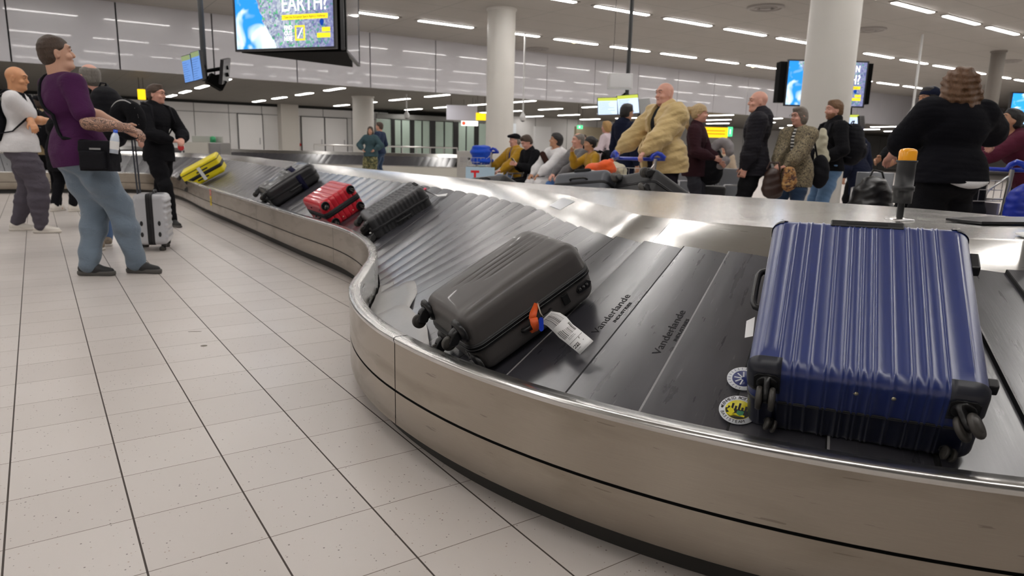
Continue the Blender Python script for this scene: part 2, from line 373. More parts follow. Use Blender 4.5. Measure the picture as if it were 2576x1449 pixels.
def rubber_mat(name='belt_rubber', col=(.042, .041, .050)):
    m, nt, b = _nt(name)
    uv = nd(nt, 'ShaderNodeUVMap')
    mp = nd(nt, 'ShaderNodeMapping', {'Vector': uv.outputs[0], 'Scale': (5, 1, 1), 'Rotation': (0, 0, .25)})
    n = nd(nt, 'ShaderNodeTexNoise', {'Vector': mp.outputs[0], 'Scale': 5., 'Detail': 6., 'Roughness': .6})
    mp2 = nd(nt, 'ShaderNodeMapping', {'Vector': uv.outputs[0], 'Scale': (70, 3, 1), 'Rotation': (0, 0, .45)})
    n2 = nd(nt, 'ShaderNodeTexNoise', {'Vector': mp2.outputs[0], 'Scale': 2., 'Detail': 3.})
    mp3 = nd(nt, 'ShaderNodeMapping', {'Vector': uv.outputs[0], 'Scale': (34, 5, 1), 'Rotation': (0, 0, -.5)})
    n3 = nd(nt, 'ShaderNodeTexNoise', {'Vector': mp3.outputs[0], 'Scale': 2.4, 'Detail': 2.})
    sc = nd(nt, 'ShaderNodeMapRange', {0: n2.outputs['Fac'], 1: .66, 2: .78, 3: 0., 4: .35})
    sc3 = nd(nt, 'ShaderNodeMapRange', {0: n3.outputs['Fac'], 1: .68, 2: .76, 3: 0., 4: .6})
    base = mixc(nt, n.outputs['Fac'], c4([x*.8 for x in col]), c4([x*1.3 for x in col]))
    base = mixc(nt, ma(nt, 'MAXIMUM', sc.outputs[0], sc3.outputs[0]), base, (.16, .155, .165, 1))
    nt.links.new(base, b.inputs['Base Color']); b.inputs['Specular IOR Level'].default_value = 1.; b.inputs['Coat Weight'].default_value = .8; b.inputs['Coat Roughness'].default_value = .3
    nt.links.new(ma(nt, 'ADD', .16, ma(nt, 'MULTIPLY', n.outputs['Fac'], .3)), b.inputs['Roughness'])
    bp = nd(nt, 'ShaderNodeBump', {'Height': ma(nt, 'ADD', n.outputs['Fac'], ma(nt, 'MULTIPLY', n2.outputs['Fac'], .25)), 'Strength': .22, 'Distance': .004}); nt.links.new(bp.outputs[0], b.inputs['Normal'])
    return m
steel = steel_mat('brushed_steel', (.42, .375, .32), .30, bmp=.08, aniso=.75)
steel_top = steel_mat('brushed_steel_top', (.72, .71, .69), .22, (2, 60), .08, .3, .05)
rubber = rubber_mat()
edge_m = mat('polished_edge', (.75, .74, .72), .22, 1.)
black_m = mat('recess_black', (.006, .006, .006), .8)
CC = np.array([3.64, .36])
def cp(a, r): a = math.radians(a); return (CC[0]+r*math.cos(a), CC[1]+r*math.sin(a))
T = [  # rim, belt top, crease, crest, far belt top, far rim
 [(-7, 14.3), (-7, 15.2), (-7, 15.33), (-7, 15.38), (-7, 15.53), (-7, 16.4)],
 [(.3, 14.3), (.3, 15.2), (.3, 15.33), (.3, 15.38), (.3, 15.53), (.3, 16.4)],
 [(1.3, 14.15), (1.6, 15.05), (1.63, 15.17), (1.66, 15.25), (1.75, 15.4), (2.0, 16.25)],
 [(1.95, 13.6), (2.7, 14.2), (2.8, 14.28), (2.85, 14.33), (2.97, 14.43), (3.7, 15.0)],
 [(2.14, 12.8), (3.03, 12.9), (3.15, 12.9), (3.2, 12.9), (3.35, 12.9), (4.22, 12.9)],
 [(2.15, 9.0), (3.03, 9), (3.15, 9), (3.21, 9), (3.36, 9), (4.22, 9)],
 [(2.14, 6.4), (3.03, 6.4), (3.15, 6.4), (3.21, 6.4), (3.36, 6.4), (4.22, 6.4)],
 [(2.122, 4.6), (3.02, 4.6), (3.14, 4.6), (3.2, 4.6), (3.35, 4.6), (4.22, 4.6)],
 [(2.118, 3.48), (2.98, 3.6), (3.1, 3.65), (3.2, 3.65), (3.38, 3.7), (4.28, 3.8)],
 [(1.997, 2.741), (2.9, 2.75), (3.04, 2.85), (3.26, 2.85), (3.5, 3.0), (4.4, 3.2)],
 [(1.772, 2.103), (2.74, 2.05), (2.9, 2.05), (3.38, 2.3), (3.75, 2.5), (4.6, 2.9)],
 [(1.53, 1.648), (2.56, 1.45), (2.72, 1.4), (3.5, 1.95), (3.95, 2.2), (4.8, 2.6)],
 [(1.312, 1.233), (2.36, 1.03), (2.52, .98), (3.62, 1.6), (4.1, 1.8), (5.0, 2.2)],
 [(1.174, .76), (2.2, .62), (2.37, .6), (3.75, 1.15), (4.25, 1.35), (5.15, 1.7)],
 [(1.14, .42), (2.11, .36), (2.26, .34), (3.88, .69), (4.35, .9), (5.25, 1.2)]]
for a, Q, Fb, G in ((186, (3.97, .35), (4.5, .5), (5.4, .7)), (194, (4.03, .1), (4.55, .2), (5.45, .35)), (202, (4.03, -.08), (4.55, 0), (5.45, .0)), (212, (4.02, -.25), (4.55, -.2), (5.45, -.3)),
                    (222, (4.0, -.38), (4.5, -.35), (5.4, -.6)), (232, (3.97, -.5), (4.45, -.5), (5.35, -.85)), (243, (3.96, -.62), (4.4, -.65), (5.3, -1.1)), (256, (3.95, -.75), (4.35, -.8), (5.2, -1.35)), (272, (3.95, -.9), (4.3, -.95), (5.1, -1.6))):
    T.append([cp(a, 2.5), cp(a, 1.545), cp(a, 1.395), Q, Fb, G])
T = np.array(T, float)
def hermite(par, V, t):
    n = len(par); d = np.diff(par); s = np.diff(V, axis=0)/d.reshape(-1, *([1]*(V.ndim-1)))
    mt = np.zeros_like(V); mt[0] = s[0]; mt[-1] = s[-1]
    for i in range(1, n-1): mt[i] = (s[i-1]*d[i]+s[i]*d[i-1])/(d[i]+d[i-1])
    i = np.clip(np.searchsorted(par, t)-1, 0, n-2); h = d[i]; u = ((t-par[i])/h)
    sh = (-1,)+(1,)*(V.ndim-1); u = u.reshape(sh); h = h.reshape(sh)
    return (2*u**3-3*u**2+1)*V[i]+(u**3-2*u**2+u)*h*mt[i]+(-2*u**3+3*u**2)*V[i+1]+(u**3-u**2)*h*mt[i+1]
_p = np.concatenate([[0], np.cumsum(np.linalg.norm(np.diff((T[:, 0]+T[:, 1])/2, axis=0), axis=1))])
LEN = _p[-1]
def st(s): return hermite(_p, T, np.atleast_1d(np.asarray(s, float)))       # (n, 6, 2)
Z_RIM, Z_BB, Z_BT, Z_TOP = .41, .205, .705, .80
def lerp(a, b_, t): return a+(b_-a)*t
RIMW = .055
def unit(v): return v/np.maximum(np.linalg.norm(v, axis=-1, keepdims=True), 1e-9)
def sect(P, kind):
    """columns of 3-D points (list of (n,3)) across the carousel"""
    R, B, K, Q, Fb, G = [P[:, i] for i in range(6)]
    o = unit(R-B)
    def p(xy, z): return np.concatenate([xy, np.full((len(xy), 1), z)], 1)
    if kind == 'rim': return [p(R, Z_RIM-.022), p(R+o*.004, Z_RIM-.012), p(R+o*.002, Z_RIM-.002), p(R-o*.006, Z_RIM), p(R-o*(RIMW-.005), Z_RIM), p(R-o*RIMW, Z_RIM-.005), p(R-o*RIMW, Z_BB-.02)]
    if kind == 'upper': return [p(R, .218), p(R, Z_RIM-.02)]
    if kind == 'lower': return [p(R-o*.05, .078), p(R-o*.012, .08), p(R, .088), p(R, .209)]
    if kind == 'back': return [p(R-o*.012, .10), p(R-o*.012, .40)]
    if kind == 'plinth': return [p(R-o*.075, 0), p(R-o*.075, .14)]
    if kind == 'under': return [p(R-o*.03, .085), p(R-o*.2, .1)]
    if kind == 'slope': return [p(lerp(B, K, -.05), Z_BT-.012), p(B, Z_BT+.002), p(lerp(B, K, .95), Z_TOP-.006), p(K, Z_TOP)]
    if kind == 'top': return [p(K, Z_TOP), p(lerp(K, Q, .5), Z_TOP), p(lerp(K, Q, .985), Z_TOP), p(Q, Z_TOP-.004)]
    if kind == 'cover': return [p(Q, Z_TOP-.004), p(Fb, Z_BT)]
    o2 = unit(G-Fb)
    if kind == 'fbelt': return [p(lerp(Fb, G, 1-t), Z_BB+(Z_BT-Z_BB)*t-.002) for t in (0.05, .3, .6, 1)]
    if kind == 'frim': return [p(G-o2*RIMW, Z_BB-.02), p(G-o2*RIMW, Z_RIM), p(G, Z_RIM), p(G, .088)]
    if kind == 'fplinth': return [p(G-o2*.16, 0), p(G-o2*.16, .14)]
def sweep(name, kind, m, parent, ranges=None, step=.06, flip=False, smooth=True):
    vs, fs, uv = [], [], []
    for a, b_ in (ranges or [(0, LEN)]):
        n = max(2, int((b_-a)/step)+1); s = np.linspace(a, b_, n); cols = sect(st(s), kind)
        base = len(vs); k = len(cols); v = [0.]
        for i in range(k-1): v.append(v[-1]+float(np.linalg.norm(cols[i+1]-cols[i], axis=1).mean()))
        for i in range(n):
            for j in range(k): vs.append(tuple(cols[j][i])); uv.append((s[i], v[j]))
        for i in range(n-1):
            for j in range(k-1):
                q = (base+i*k+j, base+(i+1)*k+j, base+(i+1)*k+j+1, base+i*k+j+1); fs.append(q[::-1] if flip else q)
    me = bpy.data.meshes.new(name); me.from_pydata(vs, [], fs)
    ul = me.uv_layers.new(name='UVMap'); li = np.zeros(len(me.loops), int); me.loops.foreach_get('vertex_index', li)
    ul.data.foreach_set('uv', np.array(uv)[li].astype('f').ravel())
    me.polygons.foreach_set('use_smooth', [smooth]*len(me.polygons)); me.materials.append(m); me.update()
    o = bpy.data.objects.new(name, me); COL.objects.link(o); o.parent = parent
    return o
def s_at(px, py, z, col=0):
    q = onz(px, py, z)[:2]; s = np.linspace(0, LEN, 3000); d = np.linalg.norm(st(s)[:, col]-q, axis=1); return float(s[d.argmin()])
caro = thing('baggage_carousel', 'long curving steel baggage carousel with sloped black rubber plates in the foreground', 'baggage carousel')
sj = [s_at(832, 566, Z_RIM), s_at(993.7, 847, Z_RIM)]
seams = [0.0]+[sj[0]-2.4*k for k in range(6, 0, -1) if sj[0]-2.4*k > .5]+sj+[LEN]
rg = [(seams[i]+.0022, seams[i+1]-.0022) for i in range(len(seams)-1)]
sweep('skirt_upper', 'upper', steel, caro, rg); sweep('skirt_lower', 'lower', steel, caro, rg)
sweep('skirt_backing', 'back', black_m, caro); sweep('plinth', 'plinth', mat('plinth_dark', (.03, .028, .025), .6), caro); sweep('underside', 'under', black_m, caro)
rim = sweep('rim', 'rim', steel_mat('rim_steel', (.66, .655, .64), .24, (2, 30), .12, .2, .03), caro, [(0, sj[1]-.002), (sj[1]+.002, LEN)])
r2 = s_at(1640, 607, Z_BT, 1)
slope_j = [(0, _p[7]-1.2), (_p[7]-1.197, _p[10]), (_p[10]+.002, r2+.1), (r2+.103, LEN)]
sweep('sloped_cover', 'slope', steel_top, caro, slope_j)
sweep('top_cover', 'top', steel_top, caro, [(0, _p[9]), (_p[9]+.002, _p[12]), (_p[12]+.002, _p[15]+.25), (_p[15]+.253, _p[19]), (_p[19]+.002, LEN)])
sweep('back_cover', 'cover', steel_top, caro); sweep('rear_rim', 'frim', steel, caro); sweep('rear_plinth', 'fplinth', black_m, caro)
# overlapping crescent plates
PITCH_ = .226
PH = s_at(1700, 632, Z_BT, 1) % PITCH_
edge_pale = mat('plate_edge_pale', (.30, .295, .30), .5, bump=.3, scale=120); edge_dark = mat('plate_edge_dark', (.006, .006, .007), .7)  # every second plate starts with a pale strip, the others near-black
def plates(name, front=True):
    vs, fs, uv, sm, mi = [], [], [], [], []
    n = int(LEN/PITCH_); ph = PH
    ts = np.linspace(0, 1, 11)
    for i in range(n):
        s0 = ph+i*PITCH_; ss = np.array([s0, s0+.006, s0+PITCH_*.3, s0+PITCH_*.65, s0+PITCH_])
        if ss[-1] > LEN: break
        P = st(ss); base = len(vs); rr = random.Random(i)
        wob = rr.uniform(-.0015, .0015)
        for a in range(5):
            o = unit(P[a, 0]-P[a, 1]); lo = P[a, 0]-o*(RIMW+.012); hi = P[a, 1]
            if not front:
                o = unit(P[a, 5]-P[a, 4]); lo = P[a, 5]-o*(RIMW+.012); hi = P[a, 4]
            fa = (ss[a]-s0)/PITCH_; off = .012*(1-fa)+.001+(.003 if s0 > _p[11] else .009)*math.sin(math.pi*fa)
            for j, t in enumerate(ts):
                q = lo+(hi-lo)*t; z = Z_BB+(Z_BT-Z_BB)*t
                k = off*(1.0+.9*max(0, .45-t))+wob
                vs.append((q[0], q[1], z+k)); uv.append((s0*3.1+ss[a]-s0, t*.95))
        m = len(ts)
        for a in range(4):
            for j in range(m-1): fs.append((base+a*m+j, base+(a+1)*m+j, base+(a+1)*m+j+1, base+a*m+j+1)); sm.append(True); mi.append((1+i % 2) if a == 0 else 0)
        b2 = len(vs)                                           # rounded front lip of the plate
        for j in range(m):
            x, y, z = vs[base+j]; o_ = st(s0-.004)[0]; d_ = o_[0]-P[0, 0]; vs.append((x, y, z)); uv.append((s0*3.1, ts[j]*.95))
        for j in range(m):
            x, y, z = vs[base+j]; d_ = lerp(st(s0-.005)[0][0], st(s0-.005)[0][1], ts[j])-lerp(P[0, 0], P[0, 1], ts[j]) if front else np.zeros(2)
            vs.append((x+d_[0], y+d_[1], z-.02)); uv.append((s0*3.1-.01, ts[j]*.95))
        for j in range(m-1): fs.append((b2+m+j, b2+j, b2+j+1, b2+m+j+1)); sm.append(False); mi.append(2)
    me = bpy.data.meshes.new(name); me.from_pydata(vs, [], fs)
    ul = me.uv_layers.new(name='UVMap'); li = np.zeros(len(me.loops), int); me.loops.foreach_get('vertex_index', li)
    ul.data.foreach_set('uv', np.array(uv)[li].astype('f').ravel())
    me.polygons.foreach_set('use_smooth', sm); me.materials.append(rubber); me.materials.append(edge_pale); me.materials.append(edge_dark); me.polygons.foreach_set('material_index', mi); me.update()
    o = bpy.data.objects.new(name, me); COL.objects.link(o); o.parent = caro
    return o
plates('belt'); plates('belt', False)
def belt_pt(s, t, lift=0.):
    P = st(s)[0]; o = unit(P[0]-P[1]); lo = P[0]-o*(RIMW+.012); q = lo+(P[1]-lo)*t
    return np.array([q[0], q[1], Z_BB+(Z_BT-Z_BB)*t+lift])
def surf(s, t, k0):
    fa = (s-PH-k0*PITCH_)/PITCH_; off = .012*(1-fa)+.001+.003*math.sin(math.pi*min(1, max(0, fa))); return belt_pt(s, t, off*(1+.9*max(0, .45-t)))
def plate_frame(s, t, lift=.0006, w_=.03):
    k0 = math.floor((s-PH)/PITCH_); o = surf(s, t, k0); up = surf(s, t+.05, k0)-surf(s, t-.05, k0); up /= np.linalg.norm(up); al = surf(s+w_, t, k0)-surf(s-w_, t, k0); al -= up*(al @ up); al /= np.linalg.norm(al); n = np.cross(al, up)
    if n[2] < 0: n = -n
    return np.cross(up, n), up, n, o+n*lift
def belt_frame(s, t, rot=0., lift=0., dz=0.):
    """frame lying on the belt: y uphill turned by rot, z normal"""
    o = belt_pt(s, t); up = belt_pt(s, t+.1)-o; up /= np.linalg.norm(up); al = belt_pt(s+.03, t)-belt_pt(s-.03, t); al -= up*(al @ up); al /= np.linalg.norm(al)
    n = np.cross(al, up)
    if n[2] < 0: n = -n
    side = np.cross(up, n)
    ey = up*math.cos(rot)+side*math.sin(rot); ex = np.cross(ey, n)
    return ex, ey, n, o+n*lift
# grey guide flaps bent over the plates at the inner bend
gs = mat('flap_grey', (.36, .355, .35), .42, .7, bump=.1, scale=30)
def flap(a, b_, t0, t1, lift):
    mb = MB(); n = 10; vs = []
    for i in range(n+1):
        s = a+(b_-a)*i/n
        for j in range(5):
            f = j/4; e = t1*(1-.3*abs(2*i/n-1)**2)+.004*math.sin(i*1.2)
            vs.append(tuple(belt_pt(s, t0+(e-t0)*f, lift+.02*(1-f)**2+.006*math.sin(i*.9))))
    m = 5; fs = [(i*m+j, (i+1)*m+j, (i+1)*m+j+1, i*m+j+1) for i in range(n) for j in range(m-1)]
    mb.add(vs, fs, True); o = mb.build('guide_flap', gs, caro); so = o.modifiers.new('s', 'SOLIDIFY'); so.thickness = .003
    tag(o, 'bent grey guide flap')
sa, sb = s_at(915, 668, Z_RIM), s_at(961, 830, Z_RIM)
flap(sa+.05, sa+.62*(sb-sa), .015, .26, .018); flap(sa+.45*(sb-sa), sb-.04, .015, .22, .026); flap(sa-.28, sa+.12, .01, .11, .014)
# writing pressed into the plates
ink = mat('imprint_black', (.008, .008, .01), .7)
def imprint(px, py, s_off=0):
    z = .42
    s = s_at(px, py, z, 0)
    best = None
    for s in np.linspace(s_at(1000, 850, Z_RIM), LEN, 260):
        for t in np.linspace(.1, .9, 60):
            v = belt_pt(s, t)-CAM; zz = v @ _fw; e = (1288+F_PX*(v @ _rt)/zz-px)**2+(724.5-F_PX*(v @ _up)/zz-py)**2
            if best is None or e < best[0]: best = (e, s, t)
    ex, ey, n, o = plate_frame(best[1], best[2], .0012)
    M = basis(ey, -ex, n, o)
    text_mesh('lettering', 'Vanderlande', .037, ink, M, caro, wide=1.18)
    text_mesh('lettering', 'INDUSTRIES', .016, ink, M @ Matrix.Translation((.02, -.032, 0)), caro, wide=1.3)
imprint(1685, 838); imprint(1540, 795)
# small stickers on the steel
stk = mat('sticker_red', (.75, .12, .08), .5); sty = mat('sticker_yellow', (.85, .62, .02), .5); stw = mat('paper_white', (.80, .80, .80), .6)
def on_skirt(px, py):
    best = None
    for s in np.linspace(0, LEN, 2500):
        R = st(s)[0][0]
        for z in (.3,):
            v = np.array([*R, z])-CAM; zz = v @ _fw
            if zz < .3: continue
            e = abs(1288+F_PX*(v @ _rt)/zz-px)
            if best is None or e < best[0]: best = (e, s)
    s = best[1]; P = st(s)[0]; o = unit(P[0]-P[1]); return P[0]+o*.0015, o
R_, o_ = on_skirt(530, 520)
M = basis((o_[1], -o_[0], 0), (0, 0, 1), (o_[0], o_[1], 0), (R_[0], R_[1], 0))
MB().box((-.05, .31, 0), (.05, .395, .001), M).build('sticker_red', stk, caro); MB().box((-.05, .17, 0), (.05, .30, .001), M).build('sticker_yellow', sty, caro)
MB().box((-.015, .2, .001), (.015, .27, .0015), M).build('sticker_mark', ink, caro)
MB().box((-.012, .33, .001), (.012, .38, .0015), M).build('sticker_mark', stw, caro)
# pale inlay strip in the rim at the right edge and label patches on the crest
p0, p1 = onz(2466, 1196, Z_RIM), onz(2576, 1212, Z_RIM)
# beacon
bx = onz(2262, 553, Z_TOP); bt = thing('beacon_light', 'amber warning beacon on a black post standing on the steel carousel top', 'beacon', (bx[0], bx[1], Z_TOP))
bk = mat('beacon_black', (.018, .018, .02), .4); dep = float((bx-CAM) @ _fw); u = dep/F_PX
MB().lathe([(34*u, 0), (34*u, 3*u), (20*u, 5*u), (10*u, 7*u)], 28).build('foot_plate', edge_m, bt)
MB().lathe([(8*u, 4*u), (8*u, 44*u)], 20).build('post', bk, bt)
MB().lathe([(22*u, 42*u), (23*u, 72*u), (25*u, 72*u), (25*u, 84*u), (21.5*u, 85*u), (21*u, 140*u), (24*u, 143*u), (24*u, 147*u), (15*u, 147*u)], 32).build('tube', mat('beacon_grey', (.022, .022, .024), .5), bt)
amb = mat('amber_lens', (.85, .36, .02), .2, em=.08, coat=.2)
MB().lathe([(20.5*u, 146*u), (20.5*u, 168*u), (18*u, 173*u), (11*u, 176*u), (0, 177*u)], 32).build('amber_cap', amb, bt)
# black hatch cover and a white card on the top
hb = mat('hatch_black', (.02, .02, .022), .3)
def poly_on(name, pts, z, th, m, label, cat):
    P = [onz(x, y, z)[:2] for x, y in pts]; c = np.mean(P, axis=0)
    t = MB().prism([tuple(q-c) for q in P], 0, th).build(name, m, bevel=.003); t.location = (c[0], c[1], z); tag(t, label, cat); return t
poly_on('hatch_cover', [(2378, 555), (2470, 565), (2620, 566), (2620, 552), (2480, 551)], Z_TOP+.004, .012, hb, 'flat black hatch cover lying on the steel top behind the blue suitcase', 'cover')
poly_on('white_card', [(2553, 590), (2640, 620), (2700, 600), (2600, 585)], Z_TOP+.004, .008, stw, 'white card with black edge on the steel top at the right edge', 'card')
def steel_pt(s, f, lift=.0015):
    P = st(s)[0]; q = lerp(P[1], P[2], f); return (q[0], q[1], Z_BT+(Z_TOP-Z_BT)*f+lift)
ns = s_at(1455, 515, .76, 1)
tag(MB().add([steel_pt(ns-.16, .35), steel_pt(ns+.12, .35), steel_pt(ns+.12, .85), steel_pt(ns-.16, .85)], [(0, 1, 2, 3)]).build('glossy_notice', mat('notice_grey', (.55, .58, .62), .15), caro), 'pale glossy notice stuck on the steel')
# ================================================================== PEOPLE
def surf_nets(Fd, org, h):
    """smooth surface of the zero level of a signed distance grid"""
    nx, ny, nz = Fd.shape; ins = Fd < 0; P, Cc, quads, flip = [], [], [], []
    for ax in range(3):
        sl0 = [slice(None)]*3; sl1 = [slice(None)]*3; sl0[ax] = slice(0, -1); sl1[ax] = slice(1, None)
        cr = ins[tuple(sl0)] != ins[tuple(sl1)]
        o1, o2 = (ax+1) % 3, (ax+2) % 3
        idx = np.argwhere(cr); ok = (idx[:, o1] > 0) & (idx[:, o2] > 0) & (idx[:, o1] < Fd.shape[o1]-1) & (idx[:, o2] < Fd.shape[o2]-1); idx = idx[ok]
        if not len(idx): continue
        j = idx.copy(); j[:, ax] += 1
        f0 = Fd[tuple(idx.T)]; f1 = Fd[tuple(j.T)]; t = f0/(f0-f1); p = idx.astype(float); p[:, ax] += t
        cells = []
        for a, b_ in ((0, 0), (-1, 0), (-1, -1), (0, -1)):
            c = idx.copy(); c[:, o1] += a; c[:, o2] += b_; cells.append((c[:, 0]*ny+c[:, 1])*nz+c[:, 2])
        for c in cells: P.append(p); Cc.append(c)
        quads.append(np.stack(cells, 1)); flip.append(f0 < f1)
    P = np.concatenate(P); Cc = np.concatenate(Cc); Qd = np.concatenate(quads); fl = np.concatenate(flip)
    u, inv = np.unique(Cc, return_inverse=True); n = np.bincount(inv); V = np.stack([np.bincount(inv, P[:, k])/n for k in range(3)], 1)
    q = np.searchsorted(u, Qd); q[fl] = q[fl]; q[~fl] = q[~fl][:, ::-1]
    return V*h+org, q
class Sdf:
    def __init__(s, lo, hi, h):
        s.lo = np.array(lo, float); s.h = h; n = np.ceil((np.array(hi)-s.lo)/h).astype(int)+1; s.F = np.full(n, 1., 'f'); s.ax = [s.lo[k]+h*np.arange(n[k]) for k in range(3)]
    def _sub(s, lo, hi, m):
        i0 = [max(0, int((lo[k]-m-s.lo[k])/s.h)) for k in range(3)]; i1 = [min(s.F.shape[k], int((hi[k]+m-s.lo[k])/s.h)+2) for k in range(3)]
        if any(i1[k] <= i0[k] for k in range(3)): return None, None
        sl = tuple(slice(i0[k], i1[k]) for k in range(3)); X = np.meshgrid(*[s.ax[k][sl[k]] for k in range(3)], indexing='ij', sparse=True); return sl, X
    def _put(s, sl, d, k, op):
        F0 = s.F[sl]
        if op == 'u': h = np.clip(.5+.5*(F0-d)/k, 0, 1); s.F[sl] = F0*(1-h)+d*h-k*h*(1-h)
        elif op == 's': h = np.clip(.5-.5*(F0+d)/k, 0, 1); s.F[sl] = F0*(1-h)+(-d)*h+k*h*(1-h)
        elif op == 'i': s.F[sl] = np.maximum(F0, d)
    def cap(s, a, b_, ra, rb, k=.015, op='u'):
        a, b_ = np.array(a, float), np.array(b_, float); m = max(ra, rb)+max(.03, k*1.5); sl, X = s._sub(np.minimum(a, b_), np.maximum(a, b_), m)
        if sl is None: return s
        d = b_-a; L2 = max(float(d @ d), 1e-9); t = np.clip(((X[0]-a[0])*d[0]+(X[1]-a[1])*d[1]+(X[2]-a[2])*d[2])/L2, 0, 1)
        D_ = np.sqrt((X[0]-a[0]-d[0]*t)**2+(X[1]-a[1]-d[1]*t)**2+(X[2]-a[2]-d[2]*t)**2)-(ra+(rb-ra)*t); s._put(sl, D_, k, op); return s
    def chain(s, pts, rs, k=.012, op='u'):
        for i in range(len(pts)-1): s.cap(pts[i], pts[i+1], rs[i], rs[i+1], k, op)
        return s
    def ell(s, c, r, k=.02, R=None, op='u'):
        c = np.array(c, float); r = np.array(r, float); rm = r.max(); sl, X = s._sub(c-rm, c+rm, max(.03, k*1.5))
        if sl is None: return s
        dx, dy, dz = X[0]-c[0], X[1]-c[1], X[2]-c[2]
        if R is not None: dx, dy, dz = (R[0][0]*dx+R[1][0]*dy+R[2][0]*dz, R[0][1]*dx+R[1][1]*dy+R[2][1]*dz, R[0][2]*dx+R[1][2]*dy+R[2][2]*dz)
        k0 = np.sqrt((dx/r[0])**2+(dy/r[1])**2+(dz/r[2])**2); k1 = np.sqrt((dx/r[0]**2)**2+(dy/r[1]**2)**2+(dz/r[2]**2)**2)+1e-9
        s._put(sl, k0*(k0-1)/k1, k, op); return s
    def plane(s, p, n, op='i'):
        n = np.array(n, float); n /= np.linalg.norm(n); X = np.meshgrid(*s.ax, indexing='ij', sparse=True); d = (X[0]-p[0])*n[0]+(X[1]-p[1])*n[1]+(X[2]-p[2])*n[2]
        s.F = np.maximum(s.F, d.astype('f')); return s
    def wrinkle(s, amp, seed=0, fz=1., fr=1.):
        rg_ = np.random.default_rng(seed); X = np.meshgrid(*s.ax, indexing='ij', sparse=True); w_ = 0
        for i in range(5):
            k = fr*rg_.normal(size=3)*np.array([9, 9, 24*fz])*(1+.5*i); ph = rg_.uniform(0, 6); a = 1/(1+.6*i)
            q = rg_.normal(size=3)*7
            w_ = w_+a*np.sin(k[0]*X[0]+k[1]*X[1]+k[2]*X[2]+ph+1.3*np.sin(q[0]*X[0]+q[1]*X[1]+q[2]*X[2]))
        s.F = (s.F+amp*w_*.5).astype('f'); return s
    def mesh(s, name, m, parent, smooth=2):
        V, q = surf_nets(s.F, s.lo, s.h)
        if smooth:
            e = np.concatenate([q[:, [0, 1]], q[:, [1, 2]], q[:, [2, 3]], q[:, [3, 0]]]); e = np.concatenate([e, e[:, ::-1]]); cnt = np.bincount(e[:, 0], minlength=len(V))
            for _ in range(smooth):
                for lam in (.5, -.45): 
                    A_ = np.stack([np.bincount(e[:, 0], V[e[:, 1], k], minlength=len(V)) for k in range(3)], 1)/np.maximum(cnt, 1)[:, None]; V = V+lam*(A_-V)
        me = bpy.data.meshes.new(name); me.vertices.add(len(V)); me.vertices.foreach_set('co', V.astype('f').ravel()); me.loops.add(len(q)*4); me.loops.foreach_set('vertex_index', q.ravel().astype('i'))
        me.polygons.add(len(q)); me.polygons.foreach_set('loop_start', np.arange(len(q), dtype='i')*4); me.polygons.foreach_set('loop_total', np.full(len(q), 4, 'i')); me.polygons.foreach_set('use_smooth', [True]*len(q))
        me.update(calc_edges=True); me.validate(); me.materials.append(m)
        o = bpy.data.objects.new(name, me); COL.objects.link(o)
        if parent: o.parent = parent
        return o
def skin(name, col):
    if name in MC: return MC[name]
    m, nt, b = _nt(name); tc = nd(nt, 'ShaderNodeTexCoord'); n = nd(nt, 'ShaderNodeTexNoise', {'Vector': tc.outputs['Object'], 'Scale': 14., 'Detail': 4.})
    nt.links.new(mixc(nt, n.outputs['Fac'], c4((col[0]*.92, col[1]*.80, col[2]*.76)), c4((min(1, col[0]*1.08), col[1]*1.08, col[2]*1.08))), b.inputs['Base Color'])
    b.inputs['Roughness'].default_value = .48; b.inputs['Subsurface Weight'].default_value = .12; b.inputs['Subsurface Radius'].default_value = (.02, .008, .004); b.inputs['Subsurface Scale'].default_value = .3
    MC[name] = m; return m
def hair_m(name, col):
    if name in MC: return MC[name]
    m, nt, b = _nt(name); tc = nd(nt, 'ShaderNodeTexCoord'); mp = nd(nt, 'ShaderNodeMapping', {'Vector': tc.outputs['Object'], 'Scale': (1, 1, .25)}); n = nd(nt, 'ShaderNodeTexNoise', {'Vector': mp.outputs[0], 'Scale': 130., 'Detail': 4., 'Distortion': 1.})
    nt.links.new(mixc(nt, n.outputs['Fac'], c4([x*.5 for x in col]), c4([min(1, x*1.6) for x in col])), b.inputs['Base Color']); b.inputs['Roughness'].default_value = .5
    bp = nd(nt, 'ShaderNodeBump', {'Height': n.outputs['Fac'], 'Strength': .8, 'Distance': .01}); nt.links.new(bp.outputs[0], b.inputs['Normal']); MC[name] = m; return m
def rotm(yaw, pitch=0., roll=0.):
    """yaw to the left, pitch up"""
    return np.array((Matrix.Rotation(yaw, 3, 'Z') @ Matrix.Rotation(pitch, 3, 'X') @ Matrix.Rotation(roll, 3, 'Y')))
def ik(S, W_, l1, l2, hint):
    S, W_, hint = np.array(S, float), np.array(W_, float), np.array(hint, float); d = W_-S; L = np.linalg.norm(d); L_ = min(L, (l1+l2)*.995); 
    if L > L_: W_ = S+d/L*L_; d = W_-S; L = L_
    u = d/L; a = (l1*l1-l2*l2+L*L)/(2*L); hgt = math.sqrt(max(0, l1*l1-a*a)); v = hint-u*(hint @ u); v /= max(np.linalg.norm(v), 1e-6)
    return S+u*a+v*hgt, W_
